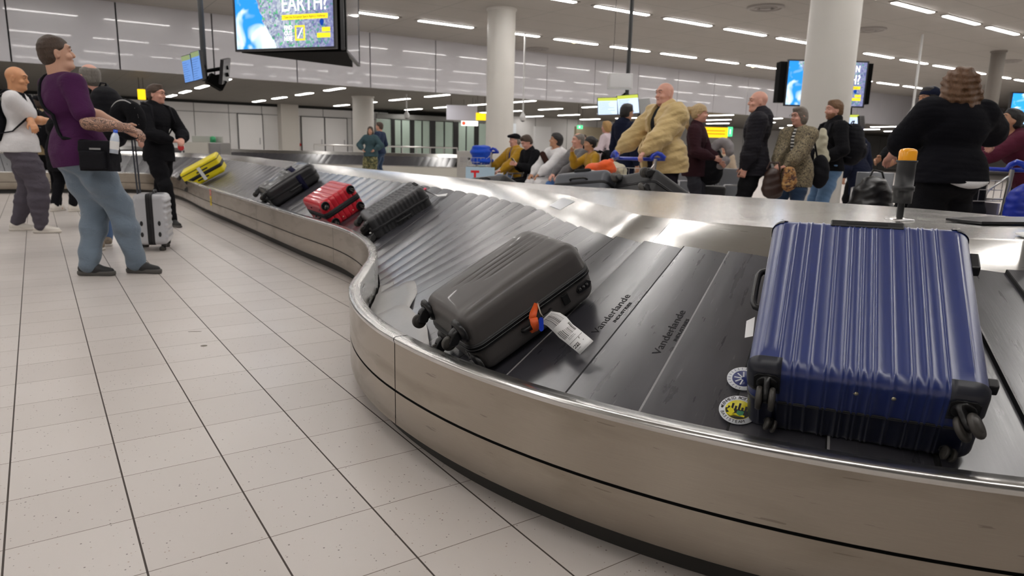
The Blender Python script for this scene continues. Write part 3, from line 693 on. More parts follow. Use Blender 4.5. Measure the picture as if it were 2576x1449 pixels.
def hand(s, W_, fdir, ndir, side, sc=1., curl=.5, k=.006, spread=1., thumb=.6):
    """palm, four bent fingers and a thumb. fdir: fingers, ndir: back of the hand, side: +1 right hand, -1 left hand"""
    f = np.array(fdir, float); f /= np.linalg.norm(f); n = np.array(ndir, float); n -= f*(n @ f); n /= np.linalg.norm(n); t = np.cross(f, n)*side*-1   # towards the thumb
    P = lambda a, b_, c: np.array(W_)+f*a*sc+t*b_*sc+n*c*sc
    s.cap(np.array(W_)-f*.01, P(.03, 0, 0), .026*sc, .027*sc, .015)
    for b_ in (-.024, -.008, .008, .022): s.cap(P(.02, b_*.7, 0), P(.082, b_, 0), .0135*sc, .0115*sc, .012)
    for i, (b_, L_) in enumerate(((-.030, .060), (-.010, .074), (.011, .080), (.031, .070))):
        b_ *= spread; c1 = curl*1.0; l1, l2, l3 = L_*.48, L_*.32, L_*.24; p0 = P(.082, b_*.85, .001); a = c1*.9; d1 = f*math.cos(a)-n*math.sin(a)+t*b_*1.5*spread; p1 = p0+d1/np.linalg.norm(d1)*l1*sc
        a += c1*1.1; d2 = f*math.cos(a)-n*math.sin(a); p2 = p1+d2*l2*sc; a += c1*.7; d3 = f*math.cos(a)-n*math.sin(a); p3 = p2+d3*l3*sc
        s.chain([p0, p1, p2, p3], [.0100*sc, .0090*sc, .0082*sc, .0072*sc], k)
    a = thumb; p0 = P(.025, .026, -.006); d = f*.75+t*.75*(1-a*.4)-n*.35*a*1.6; d /= np.linalg.norm(d); p1 = p0+d*.040*sc; d2 = f*.9+t*.15-n*.45*a; d2 /= np.linalg.norm(d2); s.chain([P(.012, .014, -.002), p0, p1, p1+d2*.032*sc], [.016*sc, .0145*sc, .0110*sc, .0085*sc], .010)
def person(label, gx_, gy_, H=1.78, face=0., girth=1., h=.008, skin_c=None, pose=None, top=None, legs=None, shoe=None, hair=None, head=(0, 0), seat=None, sleeve=1., belly=0., jaw=1., fem=False, extra=None, nudge=None, lean=0., tilt=0., glasses=None, beard=None):
    """a standing or seated figure facing local +y. right side is +x."""
    pose = pose or {}; K = H/1.80; t = thing('person', label, 'person', (gx_, gy_, 0), face); g = girth
    sk = skin_c or skin('skin_fair', (.62, .38, .28))
    # skeleton
    hz = (.93 if seat is None else seat+.07)*K if seat is None else seat+.10
    hip = np.array(pose.get('hip', (0, 0, hz)), float); ln = lean; up = np.array([tilt, math.sin(ln), math.cos(ln)]); up /= np.linalg.norm(up)
    fwd = np.array([0, math.cos(ln), -math.sin(ln)])
    ch = hip+up*.33*K; nk = hip+up*.53*K; shw = (.185 if not fem else .160)*K*(1+.35*(g-1)); hw = .088*K
    tw = pose.get('twist', 0.); sx = np.array([math.cos(tw), math.sin(tw), 0])
    hd = nk+up*.02*K+np.array([0, .012, 0])*K; Rh = rotm(*head); hc = nk+up*.075*K+Rh @ (np.array([0, .02, .095])*K)
    J = {'hip': hip, 'neck': nk, 'head': hc}
    for sd, nm in ((1, 'r'), (-1, 'l')):
        S = nk+sx*sd*shw-up*(.055+pose.get('drop', 0))*K; wt = pose.get('hand_'+nm, (sd*(.27+.1*(g-1)), .05, hz-.12)); E_, W_ = ik(S, wt, .29*K, .25*K, pose.get('elbow_'+nm, (sd*.7, -1, -.3)))
        J['S'+nm], J['E'+nm], J['W'+nm] = S, E_, W_
        Hj = hip+np.array([sd*hw, 0, -.03*K]); ft = np.array(pose.get('foot_'+nm, (sd*.11, .0, 0)), float); A_ = ft+np.array([0, -.02, .085*K]); Kn, A_ = ik(Hj, A_, .425*K, .42*K, pose.get('knee_'+nm, (sd*.15, 1, 0)))
        J['H'+nm], J['K'+nm], J['A'+nm], J['F'+nm] = Hj, Kn, A_, ft
    P = np.array([v for k_, v in J.items()]); lo = P.min(0)-np.array([.22, .22, .10])*max(1, g); hi = P.max(0)+np.array([.22, .22, .16])*max(1, g); lo[2] = min(lo[2], -.01)
    # ---- body: one continuous surface
    s = Sdf(lo, hi, h); V = lambda x, y, z: hc+Rh @ (np.array([x, y, z])*K)
    def E(x, y, z, rx, ry, rz, k=.02, op='u'): s.ell(V(x, y, z), np.array([rx, ry, rz])*K, k*K, Rh, op)
    E(0, -.012, .030, .077, .097, .088); E(0, .012, -.035, .062*jaw, .075, .078, .03); E(0, .040, -.080, .040*jaw, .040, .030, .03)
    E(0, .080, .034, .050, .018, .014, .02); E(0, .094, -.018, .0105, .018, .024, .012); E(0, .104, -.028, .016, .013, .010, .010)
    for sd in (1, -1):
        E(sd*.033, .092, .012, .019, .014, .012, .010, 's'); E(sd*.033, .080, .012, .0125, .0125, .0115, .003); E(sd*.040, .066, -.032, .022, .022, .018, .02); E(sd*.078, -.008, -.008, .010, .020, .031, .008); E(sd*.084, .0, -.006, .005, .010, .018, .006, 's')
    E(0, .086, -.056, .022, .010, .0055, .006); E(0, .100, -.0585, .020, .006, .0022, .003, 's'); E(0, .082, -.068, .019, .011, .0065, .006); E(0, .078, -.098, .020, .016, .014, .012)
    nr = .058*K*(.82 if fem else 1)*(1+.35*(g-1)); s.cap(nk-up*.04*K, hc+Rh @ (np.array([0, -.022, -.05])*K), nr*1.12, nr, .03)
    if belly or g > 1.15: E(0, .035, -.095, .055*jaw, .045, .03, .03)
    bx_, by_ = .135*K*g, .085*K*g
    s.ell(ch+up*.06*K, (bx_*1.08, by_*1.02, .16*K), .04); s.ell(hip+up*.10*K+np.array([0, .02*belly, 0]), (bx_*.92, by_*.98, .16*K), .05); s.ell(hip, (.150*K*g, .095*K*g, .12*K), .05)
    for nm, sd in (('r', 1), ('l', -1)):
        S, E_, W_ = J['S'+nm], J['E'+nm], J['W'+nm]; ar = K*(.8 if fem else 1)*(1+.55*(g-1))
        s.cap(nk-up*.045*K, S, .045*K, .052*ar, .05); s.chain([S, lerp(S, E_, .4), E_], [.052*ar, .048*ar, .037*ar], .025); s.chain([E_, lerp(E_, W_, .3), W_], [.038*ar, .040*ar, .026*ar], .02)
        fd = np.array(pose.get('fing_'+nm, (W_-E_)/np.linalg.norm(W_-E_))); nn = np.array(pose.get('palm_'+nm, (sd, 0, .15)), float); hand(s, W_, fd, nn, sd, .98*K*(.88 if fem else 1), pose.get('curl_'+nm, .45), thumb=pose.get('thumb_'+nm, .6))
        s.chain([J['H'+nm], J['K'+nm], lerp(J['K'+nm], J['A'+nm], .3), J['A'+nm]], [.072*K*g, .050*K, .048*K, .034*K], .03)
        s.cap(J['A'+nm], J['F'+nm]+np.array([0, .08, .035]), .032*K, .024*K, .02)
    b = s.mesh('body', sk, t, 2)
    # eyes
    for sd in (1, -1):
        e = MB(); c = V(sd*.033, .0835, .012); M = Matrix.Translation(c) @ Matrix(Rh.tolist()).to_4x4(); e.lathe([(0, 0), (.0058*K, .001), (.0058*K, .0035), (0, .0052)], 12, M @ Matrix.Translation((0, .0075*K, 0)) @ Matrix.Rotation(-math.pi/2, 4, 'X')); e.build('eye', mat('eye_dark', (.02, .014, .01), .15), t)
    # brows
    if hair is None or hair.get('brow', True):
        bc = (hair or {}).get('mat') or hair_m('hair_brown', (.07, .04, .025))
        for sd in (1, -1): MB().tube([V(sd*.014, .0955, .032), V(sd*.034, .0925, .037), V(sd*.050, .081, .033)], .0036*K, 6).build('eyebrow', bc, t)
    MB().tube([V(-.020, .086, -.0595), V(-.008, .0935, -.0600), V(.008, .0935, -.0600), V(.020, .086, -.0595)], .0022*K, 6).build('lips', mat('lip_line', (.30, .10, .08), .6), t)
    # ---- hair
    if hair and hair.get('style'):
        st_ = hair['style']; s = Sdf(hc-np.array([.2, .22, .42])*K, hc+np.array([.2, .2, .22])*K, min(h, .007)); hm_ = hair['mat']; th_ = hair.get('thick', .012)
        E(0, -.014, .034, .077+th_, .096+th_, .088+th_)
        if st_ in ('short', 'buzz'):
            E(0, -.045, -.02, .074+th_*.6, .062+th_, .075, .02); s_f = [(0, .098, -.026, .12, .092, .090), (0, -.02, -.145, .12, .16, .062)]
            E(.09, .045, -.035, .045, .06, .06, .01, 's'); E(-.09, .045, -.035, .045, .06, .06, .01, 's')
            if st_ == 'short': E(0, .040, .104, .052, .040, .020, .03)
        elif st_ == 'receding':
            E(0, -.045, -.02, .074+th_*.6, .062+th_, .075, .02); s_f = [(0, .085, -.03, .12, .095, .1), (0, -.02, -.145, .12, .16, .062), (0, .03, .13, .055, .10, .055)]
        elif st_ == 'sides':
            E(0, -.045, -.02, .074+th_*.6, .062+th_, .075, .02); s_f = [(0, .085, -.03, .12, .095, .1), (0, -.02, -.145, .12, .16, .062), (0, .01, .135, .085, .15, .07)]
        elif st_ == 'bob':
            E(0, -.032, -.03, .090, .080, .085, .03); E(0, .035, .095, .065, .055, .026, .03); s_f = [(0, .09, -.048, .074, .085, .100), (0, -.01, -.175, .14, .14, .06)]
        elif st_ == 'long':
            E(0, -.04, -.06, .092, .075, .12, .04); E(.07, -.02, -.12, .035, .05, .11, .03); E(-.07, -.02, -.12, .035, .05, .11, .03); E(0, -.065, -.17, .075, .045, .13, .03); s_f = [(0, .09, -.045, .062, .075, .105)]
        elif st_ == 'curly':
            E(0, -.03, .025, .128, .125, .120, .03); E(0, -.05, -.09, .165, .11, .14, .04); E(.10, -.03, -.17, .065, .08, .08, .03); E(-.10, -.03, -.17, .065, .08, .08, .03); E(0, -.08, -.18, .12, .08, .09, .03); s_f = [(0, .10, -.045, .062, .065, .105)]
        elif st_ == 'ponytail':
            E(0, -.045, -.01, .076, .065, .07, .02); s.chain([V(0, -.10, .06), V(0, -.15, .05), V(.0, -.17, -.05), V(.01, -.155, -.16), V(.01, -.14, -.22)], [.03*K, .036*K, .036*K, .028*K, .010*K], .02); s_f = [(0, .085, -.045, .12, .09, .088), (0, -.0, -.145, .1, .10, .062)]
        elif st_ == 'bun':
            E(0, -.045, -.01, .076, .065, .07, .02); E(0, -.115, .06, .035, .032, .032, .02); s_f = [(0, .085, -.045, .12, .09, .088), (0, -.0, -.145, .1, .12, .062)]
        for a in s_f: E(*a, .008, 's')
        s.wrinkle(hair.get('rough', .003), 3, hair.get('fz', .6), hair.get('fr', 2.5)); s.mesh('hair', hm_, t, 1)
    if hair and hair.get('cap'):
        s = Sdf(hc-np.array([.2, .22, .2])*K, hc+np.array([.2, .25, .22])*K, min(h, .007)); E(0, -.012, .045, .090, .110, .088)
        if hair['cap'] == 'flat': E(0, .05, .078, .10, .10, .035, .03); E(0, .09, .062, .075, .055, .012, .01)
        else: E(0, .115, .042, .068, .075, .008, .01)
        p0 = V(0, 0, .035); s.plane(p0, Rh @ np.array([0, .12, -1.])); s.mesh('cap', hair['capmat'], t, 1)
    if beard:
        s = Sdf(hc-np.array([.15, .15, .2])*K, hc+np.array([.15, .2, .1])*K, min(h, .006)); E(0, .014, -.055, .067*jaw, .079, .066); E(0, .042, -.09, .046*jaw, .046, .032, .02)
        for a in ((0, .05, -.005, .12, .16, .035), (0, .11, -.058, .018, .03, .008), (0, -.06, -.06, .12, .075, .2)): E(*a, .006, 's')
        s.wrinkle(.0015, 5); s.mesh('beard', beard, t, 1)
    if glasses:
        mb = MB()
        for sd in (1, -1):
            c = V(sd*.033, .108, .010); mb.tube([c+Rh @ (np.array([.021*math.cos(a), 0, .015*math.sin(a)])*K) for a in np.linspace(0, 2*math.pi, 17)[:-1]], .0016*K, 6, closed=True); mb.tube([V(sd*.054, .106, .014), V(sd*.083, .05, .016), V(sd*.084, -.01, .008)], .0016*K, 6)
        mb.tube([V(-.012, .109, .013), V(0, .112, .015), V(.012, .109, .013)], .0016*K, 6); mb.build('glasses', glasses, t)
    # ---- top
    if top:
        of = top.get('off', .018)*K; lo2, hi2 = lo.copy(), hi.copy(); lo2[2] = min(J['Wr'][2], J['Wl'][2], hip[2]-.3)-.12; hi2[2] = nk[2]+.16; s = Sdf(lo2, hi2, h)
        oh = max(of, (legs or {}).get('off', 0)*K+.012); hem = top.get('hem', .0); fl = top.get('flare', 1.); dn = hip-up*hem*K
        s.ell(ch+up*.06*K, (bx_*1.08+of, by_*1.05+of, .17*K+of), .05); s.ell(hip+up*.12*K+np.array([0, .045*belly, 0]), (bx_*.98+of*1.1+.02*belly, by_*(1+.35*belly)+of*1.1, .17*K), .06)
        s.cap(hip+up*.02*K-sx*.055*K*g+np.array([0, .02*belly, 0]), dn-sx*.055*K*g, .100*K*g*(1+.1*belly)+oh, (.102*K*g+oh)*fl, .06); s.cap(hip+up*.02*K+sx*.055*K*g+np.array([0, .02*belly, 0]), dn+sx*.055*K*g, .100*K*g*(1+.1*belly)+oh, (.102*K*g+oh)*fl, .06)
        s.ell(hip-up*.04*K-fwd*.035*K, (.134*K*g+oh, .090*K*g+oh, .11*K), .05)
        if fem: s.ell(ch+up*.05*K+fwd*.07*K, (.11*K+of, .055*K, .07*K), .03)
        for nm, sd in (('r', 1), ('l', -1)):
            S, E_, W_ = J['S'+nm], J['E'+nm], J['W'+nm]; ar = K*(.8 if fem else 1)*(1+.55*(g-1)); o2 = of*top.get('armfat', 1.)
            s.cap(nk-up*.055*K, S, .045*K+of*.4, .054*ar+o2*.7, .06); s.cap(S, lerp(S, E_, min(1, sleeve*1.0/.55) if sleeve < .55 else 1), .056*ar+o2, .046*ar+o2*(1.3 if sleeve < .55 else 1), .03)
            if sleeve >= .55:
                q = lerp(E_, W_, (sleeve-.5)*2-.02); s.chain([E_, lerp(E_, q, .5), q], [.043*ar+o2, .041*ar+o2*1.05, .031*ar+o2*.30], .025)
        if top.get('collar'): s.cap(nk-up*.02*K, nk+up*top['collar']*K+Rh @ np.array([0, -.01, 0]), nr*1.35+of*.5, nr*1.2+of*.5, .02)
        if top.get('hood'): s.ell(nk+up*.0*K-fwd*.09*K, (.115*K, .065*K, .085*K), .04); s.ell(nk-up*.05*K-fwd*.10*K, (.09*K, .055*K, .10*K), .04)
        s.wrinkle(top.get('wr', .006)*K, top.get('seed', 1), top.get('wf', 1.))
        if top.get('quilt'):
            X = np.meshgrid(*s.ax, indexing='ij', sparse=True); s.F = (s.F-.004*np.abs(np.sin((X[2]+.35*X[0]+.2*X[1])*30))+.002).astype('f')
        s.plane(dn+np.array([0, 0, -.02]), -up+fwd*top.get('hemtilt', 0.))
        # neck opening, open front
        nkop = top.get('neck', .0)
        if not top.get('collar'): s.ell(nk+up*.055*K+fwd*.02*K, (nr*1.32+nkop, nr*1.45+nkop, .055*K), .01, None, 's')
        if top.get('open'):
            w_ = top['open']; X = np.meshgrid(*s.ax, indexing='ij', sparse=True); z_ = (X[2]-hip[2])/(nk[2]-hip[2]); dd = np.abs(X[0]-.0)-w_*(1.25-.55*z_); s.F = np.where(X[1] > .02+.0*X[2], np.maximum(s.F, -dd), s.F).astype('f')
        s.mesh(top.get('name', 'shirt'), top['mat'], t, 1)
        if top.get('inner'):
            s = Sdf(lo2, hi2, h); o3 = of*.35; s.ell(ch+up*.06*K, (bx_*1.0+o3, by_*1.05+o3, .17*K+o3), .05); s.ell(hip+up*.12*K+np.array([0, .045*belly, 0]), (bx_*.92+o3, by_*(1+.35*belly)+o3, .17*K), .06)
            s.ell(hip, (.14*K*g+o3, .098*K*g+o3, .12*K), .06); s.cap(nk-up*.05*K, nk-up*.01*K, .07*K, nr*1.2, .04); s.wrinkle(.003, 9); s.plane(dn+up*.03, -up); s.mesh('shirt', top['inner'], t, 1)
    # ---- trousers
    if legs:
        of = legs.get('off', .014)*K; lo3, hi3 = lo.copy(), hi.copy(); hi3[2] = hip[2]+.16; s = Sdf(lo3, hi3, h)
        s.ell(hip+up*.02*K, (.148*K*g+of, .098*K*g+of, .13*K), .05); s.ell(hip-up*.06*K-fwd*.035*K, (.13*K*g+of, .085*K*g+of, .10*K), .05)
        for nm, sd in (('r', 1), ('l', -1)):
            Hj, Kn, A_ = J['H'+nm], J['K'+nm], J['A'+nm]; w_ = legs.get('wide', 1.); Az = lerp(Kn, A_, legs.get('len', 1.)); gl = 1+.5*(g-1)
            s.chain([Hj, lerp(Hj, Kn, .5), Kn], [.084*K*gl+of, (.073*K*gl+of)*w_, (.056*K*(1+.5*(g-1))+of)*w_], .05); s.chain([Kn, lerp(Kn, Az, .35), Az], [(.056*K*(1+.5*(g-1))+of)*w_, (.054*K*(1+.5*(g-1))+of)*w_, (.040*K+of)*w_*legs.get('taper', 1.)], .03)
        s.wrinkle(legs.get('wr', .005)*K, legs.get('seed', 4), legs.get('wf', 1.1)); s.plane(hip+up*.06*K, up)
        for nm in 'rl':
            A_ = J['A'+nm]; 
        s.mesh(legs.get('name', 'trousers'), legs['mat'], t, 1)
    # ---- shoes
    if shoe:
        for nm, sd in (('r', 1), ('l', -1)):
            ft = J['F'+nm]; a = pose.get('toe_'+nm, sd*-.22); c, n_ = math.cos(a), math.sin(a); D_ = lambda x, y, z: ft+np.array([x*c-y*n_, x*n_+y*c, z])*np.array([K, K, K])
            lo4 = ft+np.array([-.24, -.24, -.03]); hi4 = ft+np.array([.24, .26, .2]); hh = min(h, .007); Rm = np.array([[c, -n_, 0], [n_, c, 0], [0, 0, 1]])
            s = Sdf(lo4, hi4, hh); s.cap(D_(0, -.055, .05), D_(0, .03, .045), .040*K, .040*K, .03); s.cap(D_(0, .03, .042), D_(.006, .135, .030), .040*K, .030*K, .03); s.cap(D_(0, -.035, .06), D_(0, -.03, .11), .040*K, .042*K, .03); s.ell(D_(0, -.025, .135), (.036*K, .042*K, .03*K), .01, None, 's'); s.plane(D_(0, 0, .018), (0, 0, -1)); s.mesh('shoe', shoe['mat'], t, 1)
            s = Sdf(lo4, hi4, hh); s.cap(D_(0, -.06, .02), D_(0, .0, .02), .043*K, .038*K, .03); s.cap(D_(0, .0, .02), D_(.007, .14, .02), .040*K, .036*K, .03); s.plane(D_(0, 0, .026*shoe.get('sole', 1.)), (0, 0, 1)); s.plane(D_(0, 0, .0), (0, 0, -1)); s.mesh('shoe_sole', shoe.get('solemat', shoe['mat']), t, 1)
    t['J'] = 0; del t['J']
    return t, J, V
def W2(t, p): return np.array(t.matrix_world @ Vector(p))
def upd(): bpy.context.view_layer.update()
def lpt(t, px, py, dep): return np.array(t.matrix_basis.inverted() @ Vector(atd(px, py, dep)))
def stand(px, pyfoot_or_dep, mode='z'):
    return onz(px, pyfoot_or_dep, 0)
# ================================================================== SCREENS, SIGNS, SECOND CAROUSEL
casing = mat('screen_casing', (.004, .004, .004), .8, spec=.1); bezel = mat('screen_bezel', (.02, .02, .022), .3)
def hframe(P, Q):
    """frame with x from P to Q (horizontal), z up, y pointing away from the viewer"""
    ex = np.array([Q[0]-P[0], Q[1]-P[1], 0.]); L = np.linalg.norm(ex); ex /= L
    ey = np.array([-ex[1], ex[0], 0.])
    return basis(ex, ey, (0, 0, 1), (P[0], P[1], P[2])), L
def map_mat(name, s=3.0, strength=.95, coast=.42):
    """satellite map: sea with clouds on the left, patchwork land on the right"""
    m = bpy.data.materials.new(name); m.use_nodes = True; nt = m.node_tree; nt.nodes.clear()
    tc = nd(nt, 'ShaderNodeTexCoord'); sp = nd(nt, 'ShaderNodeSeparateXYZ', {0: tc.outputs['Generated']})
    v = tc.outputs['Generated']
    mp = nd(nt, 'ShaderNodeMapping', {'Vector': v, 'Scale': (1.8, 1, 1)})
    vo = nd(nt, 'ShaderNodeTexVoronoi', {'Vector': mp.outputs[0], 'Scale': 34.}); n = nd(nt, 'ShaderNodeTexNoise', {'Vector': mp.outputs[0], 'Scale': 12., 'Detail': 6., 'Distortion': 1.5})
    sc = nd(nt, 'ShaderNodeSeparateColor', {0: vo.outputs['Color']})
    land = mixc(nt, sc.outputs[0], (.22, .24, .40, 1), (.50, .56, .60, 1))
    land = mixc(nt, ma(nt, 'GREATER_THAN', sc.outputs[1], .86), land, (.12, .45, .22, 1))
    dk = nd(nt, 'ShaderNodeMapRange', {0: n.outputs['Fac'], 1: .55, 2: .66, 3: 0., 4: .75}); land = mixc(nt, dk.outputs[0], land, (.07, .09, .18, 1))
    right = nd(nt, 'ShaderNodeMapRange', {0: sp.outputs[0], 1: .55, 2: 1., 3: 0., 4: .55}); land = mixc(nt, right.outputs[0], land, (.10, .09, .30, 1))
    n2 = nd(nt, 'ShaderNodeTexNoise', {'Vector': mp.outputs[0], 'Scale': 2.6, 'Detail': 2., 'Distortion': .7})
    cl = nd(nt, 'ShaderNodeMapRange', {0: ma(nt, 'SUBTRACT', n2.outputs['Fac'], ma(nt, 'MULTIPLY', sp.outputs[2], .22)), 1: .36, 2: .50, 3: 0., 4: 1.})
    sea = mixc(nt, cl.outputs[0], (.03, .30, .85, 1), (.75, .92, 1, 1))
    wob = nd(nt, 'ShaderNodeTexNoise', {'Vector': mp.outputs[0], 'Scale': 4., 'Detail': 4.})
    edge = ma(nt, 'SUBTRACT', ma(nt, 'ADD', coast, ma(nt, 'MULTIPLY', ma(nt, 'SUBTRACT', wob.outputs['Fac'], .5), .16)), ma(nt, 'MULTIPLY', sp.outputs[2], .30))
    f = ma(nt, 'GREATER_THAN', sp.outputs[0], edge)
    e = nd(nt, 'ShaderNodeEmission', {'Color': mixc(nt, f, sea, land), 'Strength': strength}); o = nd(nt, 'ShaderNodeOutputMaterial'); nt.links.new(e.outputs[0], o.inputs[0])
    return m
white_e = emis('screen_white', (1, 1, 1), 1.5); yel_e = emis('screen_yellow', (.95, .72, .03), 1.0); navy_e = emis('screen_navy', (.01, .05, .30), 1.); dark_e = emis('screen_text', (.1, .09, .02), .5)
RX = Matrix.Rotation(math.pi/2, 4, 'X')
def ad_content(t, w_, h, mt, seed=0):
    MB().box((-w_/2, 0, 0), (w_/2, .02, h)).build('screen_panel', mt, t)
    def tx(s_, x, z, size, m=white_e, wide=1., al='CENTER'):
        return text_mesh('lettering', s_, size, m, Matrix.Translation((x, -.004, z)) @ RX, t, .001, al, wide)
    tx('WHERE ON', w_*.215, h*.845, h*.215, wide=.66); tx('EARTH?', w_*.215, h*.595, h*.30, wide=.78)
    MB().box((-w_*.012, -.004, h*.385), (w_*.445, -.001, h*.455)).build('caption_bar', yel_e, t)
    text_mesh('lettering', 'Take the European Space Agency challenge', h*.042, dark_e, Matrix.Translation((w_*.217, -.006, h*.42)) @ RX, t, .0005, 'CENTER', .98)
    for i, s_ in enumerate(('FIND', 'OUT', 'HERE')): tx(s_, w_*.047, h*(.275-.075*i), h*.088, wide=.72)
    fr_ = MB(); a, b_, z0, z1 = w_*.115, w_*.215, h*.095, h*.305; k = .030
    fr_.box((a, -.004, z0), (a+k, 0, z1)); fr_.box((b_-k, -.004, z0), (b_, 0, z1)); fr_.box((a, -.004, z0), (b_, 0, z0+k)); fr_.box((a, -.004, z1-k), (b_, 0, z1)); fr_.build('yellow_frame', yel_e, t)
    MB().prism([(a+.05, z0+.045), (a+.065, z0+.04), (b_-.045, z1-.05), (b_-.06, z1-.045)], 0, .003, RX).build('pen_mark', white_e, t)
    MB().box((w_*.385, -.004, h*.205), (w_*.465, -.001, h*.265)).build('caption_bar', yel_e, t); MB().box((w_*.335, -.004, h*.125), (w_*.465, -.001, h*.19)).build('caption_bar', yel_e, t)
    MB().prism([(w_*.385+.02*w_*math.cos(q)*(1+.15*math.sin(3*q)), h*.335+h*.05*math.sin(q)) for q in np.linspace(0, 6.1, 14)], 0, .003, Matrix.Translation((0, -.001, 0)) @ RX).build('blue_emblem', navy_e, t)
    return t
def screen(P, Q, h, label, mt=None, name='advertising_screen', ad=True, group=None):
    M, L = hframe(P, Q); t = thing(name, label, 'screen', mw=M @ Matrix.Translation((L/2, 0, 0)), group=group)
    k = .018*L; f = MB(); f.box((-L/2, -.012, -k), (L/2, .05, 0)); f.box((-L/2, -.012, h), (L/2, .05, h+k)); f.box((-L/2-k, -.012, -k), (-L/2, .05, h+k)); f.box((L/2, -.012, -k), (L/2+k, .05, h+k)); f.box((-L/2, .021, 0), (L/2, .05, h)); f.build('bezel', bezel, t)
    if ad: ad_content(t, L, h, mt)
    return t
def zup(px, py, d): return atd(px, py, d)
mm = map_mat('map_screen')
D = 12.
P, Q = atd(597, 125, D*1.03), atd(841, 116, D*.97); Q[2] = P[2] = (P[2]+Q[2])/2; hL = .575*float(np.linalg.norm(P-Q))
screen(P, Q, hL, 'large hanging advertising screen showing a map with the words WHERE ON EARTH', mm)
ez = np.array([0, 0, 1.])
P2, Q2 = atd(866, 118, D*.985), atd(904, 158, D*1.19); Q2[2] = P2[2]
t = screen(P2, Q2, hL*1.06, 'large hanging screen seen edge on to the right of the map screen', ad=False)
L2 = float(np.linalg.norm(P2-Q2)); MB().box((-L2/2, -.002, 0), (L2/2, .02, hL*1.06)).build('screen_panel', mat('screen_glossy_grey', (.30, .31, .36), .07, coat=1.), t)
Ff = atd(887, 158, D*1.19); c = (P+P2+Ff)/3
cs = thing('screen_carrier', 'black triangular box that the large hanging screens are fixed to', 'screen mount', (c[0], c[1], P[2]-.03))
n1 = unit(np.array([-(Q-P)[1], (Q-P)[0]])); 
MB().prism([tuple((P[:2]+n1*.06+(Q-P)[:2]*.02)-c[:2]), tuple(P2[:2]+n1*.06-c[:2]), tuple((Ff[:2])-c[:2])], -.02, hL*1.02).build('housing', casing, cs)
MB().lathe([(.06, hL), (.06, ZC-P[2]+.03)], 16).build('ceiling_pole', casing, cs)
# second pair of advertising screens behind the thick column
D = 15.
P, Q = atd(1975, 263, D), atd(2170, 262, D); Q[2] = P[2]
t_ = screen(P, Q, float(np.linalg.norm(P-Q))*.54, 'wide advertising screen partly hidden behind the thick white column', mm)
MB().lathe([(.05, float(np.linalg.norm(P-Q))*.55), (.05, ZC-P[2])], 12, Matrix.Translation((0, .1, 0))).build('ceiling_pole', casing, t_); MB().box((-1.0, .05, .05), (1.0, .3, .9)).build('housing', casing, t_)
P, Q = atd(2536, 311, 15), atd(2720, 312, 15); Q[2] = P[2]
t_ = screen(P, Q, float(np.linalg.norm(P-Q))*.40, 'map advertising screen cut off by the right edge', map_mat('map_screen_bright', 3., 1.3, .8))
MB().lathe([(.05, .7), (.05, ZC-P[2])], 12, Matrix.Translation((0, .1, 0))).build('ceiling_pole', casing, t_)
# flight information monitors
blue_e = emis('monitor_blue', (.20, .40, .90), .62); pale_e = emis('monitor_pale', (.62, .75, 1.), 1.0); hdr_e = emis('monitor_header', (.62, .68, .10), .8); hdr2 = emis('monitor_header_dim', (.36, .44, .22), .6); row_e = emis('monitor_rows', (.12, .25, .6), .5)
def monitor(name, bl, br, tr, tl, label, face, hd, group=None, back=False, pole=None):
    """flat monitor through four world points"""
    ex = br-bl; W_ = np.linalg.norm(ex); ex = ex/W_; up = tl-bl; up -= ex*(up @ ex); H_ = np.linalg.norm(up); up /= H_; n = np.cross(up, ex)
    t = thing(name, label, 'screen', mw=basis(ex, n, up, bl), group=group)
    MB().box((-.012, .003, -.012), (W_+.012, .06, H_+.012)).build('casing', bezel, t, bevel=.004)
    if not back:
        MB().box((0, -.001, 0), (W_, .004, H_)).build('screen_panel', face, t); MB().box((0, -.003, H_*.82), (W_, 0, H_)).build('header_bar', hd, t)
        mb = MB()
        for i in range(9): mb.box((W_*.06, -.002, H_*(.06+.083*i)), (W_*(.5+.4*random.random()), 0, H_*(.075+.083*i)))
        mb.build('text_rows', row_e, t)
    if pole is not None:
        Mi_ = t.matrix_world.inverted(); a_ = Mi_ @ Vector((bl+tr)/2); b_ = Mi_ @ Vector(pole); MB().tube([a_+Vector((0, .05, 0)), a_.lerp(b_, .5)+Vector((0, .1, 0)), b_], .02, 8).build('arm', casing, t)
    return t
d = 12
monitor('information_monitor', atd(466, 208, d), atd(487, 203, d*.985), atd(469, 136, d*.985), atd(446, 146, d), 'left of two portrait blue monitors on the dark ceiling pole', blue_e, hdr2, 'portrait monitors on the dark pole', pole=atd(514, 170, 12.2))
monitor('information_monitor', atd(488, 203, d*.985), atd(509, 197, d*.97), atd(489, 132, d*.97), atd(470, 137, d*.985), 'right of two portrait blue monitors on the dark ceiling pole', blue_e, hdr2, 'portrait monitors on the dark pole', pole=atd(514, 165, 12.2))
monitor('information_monitor', atd(560, 211, d*1.0), atd(577, 203, d*1.07), atd(590, 143, d*1.07), atd(566, 152, d*1.0), 'black monitor turned away, on the right of the dark ceiling pole', blue_e, hdr2, back=True)
pp = atd(515, 190, d*1.02)
t = thing('ceiling_pole', 'dark ceiling pole carrying portrait monitors on the left', 'pole', (pp[0], pp[1], pp[2]-.1))
MB().lathe([(.048, 0), (.048, ZC-pp[2]+.1)], 16).build('pole', mat('pole_charcoal', (.035, .037, .04), .4), t)
M = Matrix.Translation(-Vector((pp[0], pp[1], pp[2]-.1)))
mb = MB(); a, b_ = Vector(atd(495, 160, d*1.0)), Vector(atd(575, 180, d*1.03)); q = Vector(pp)
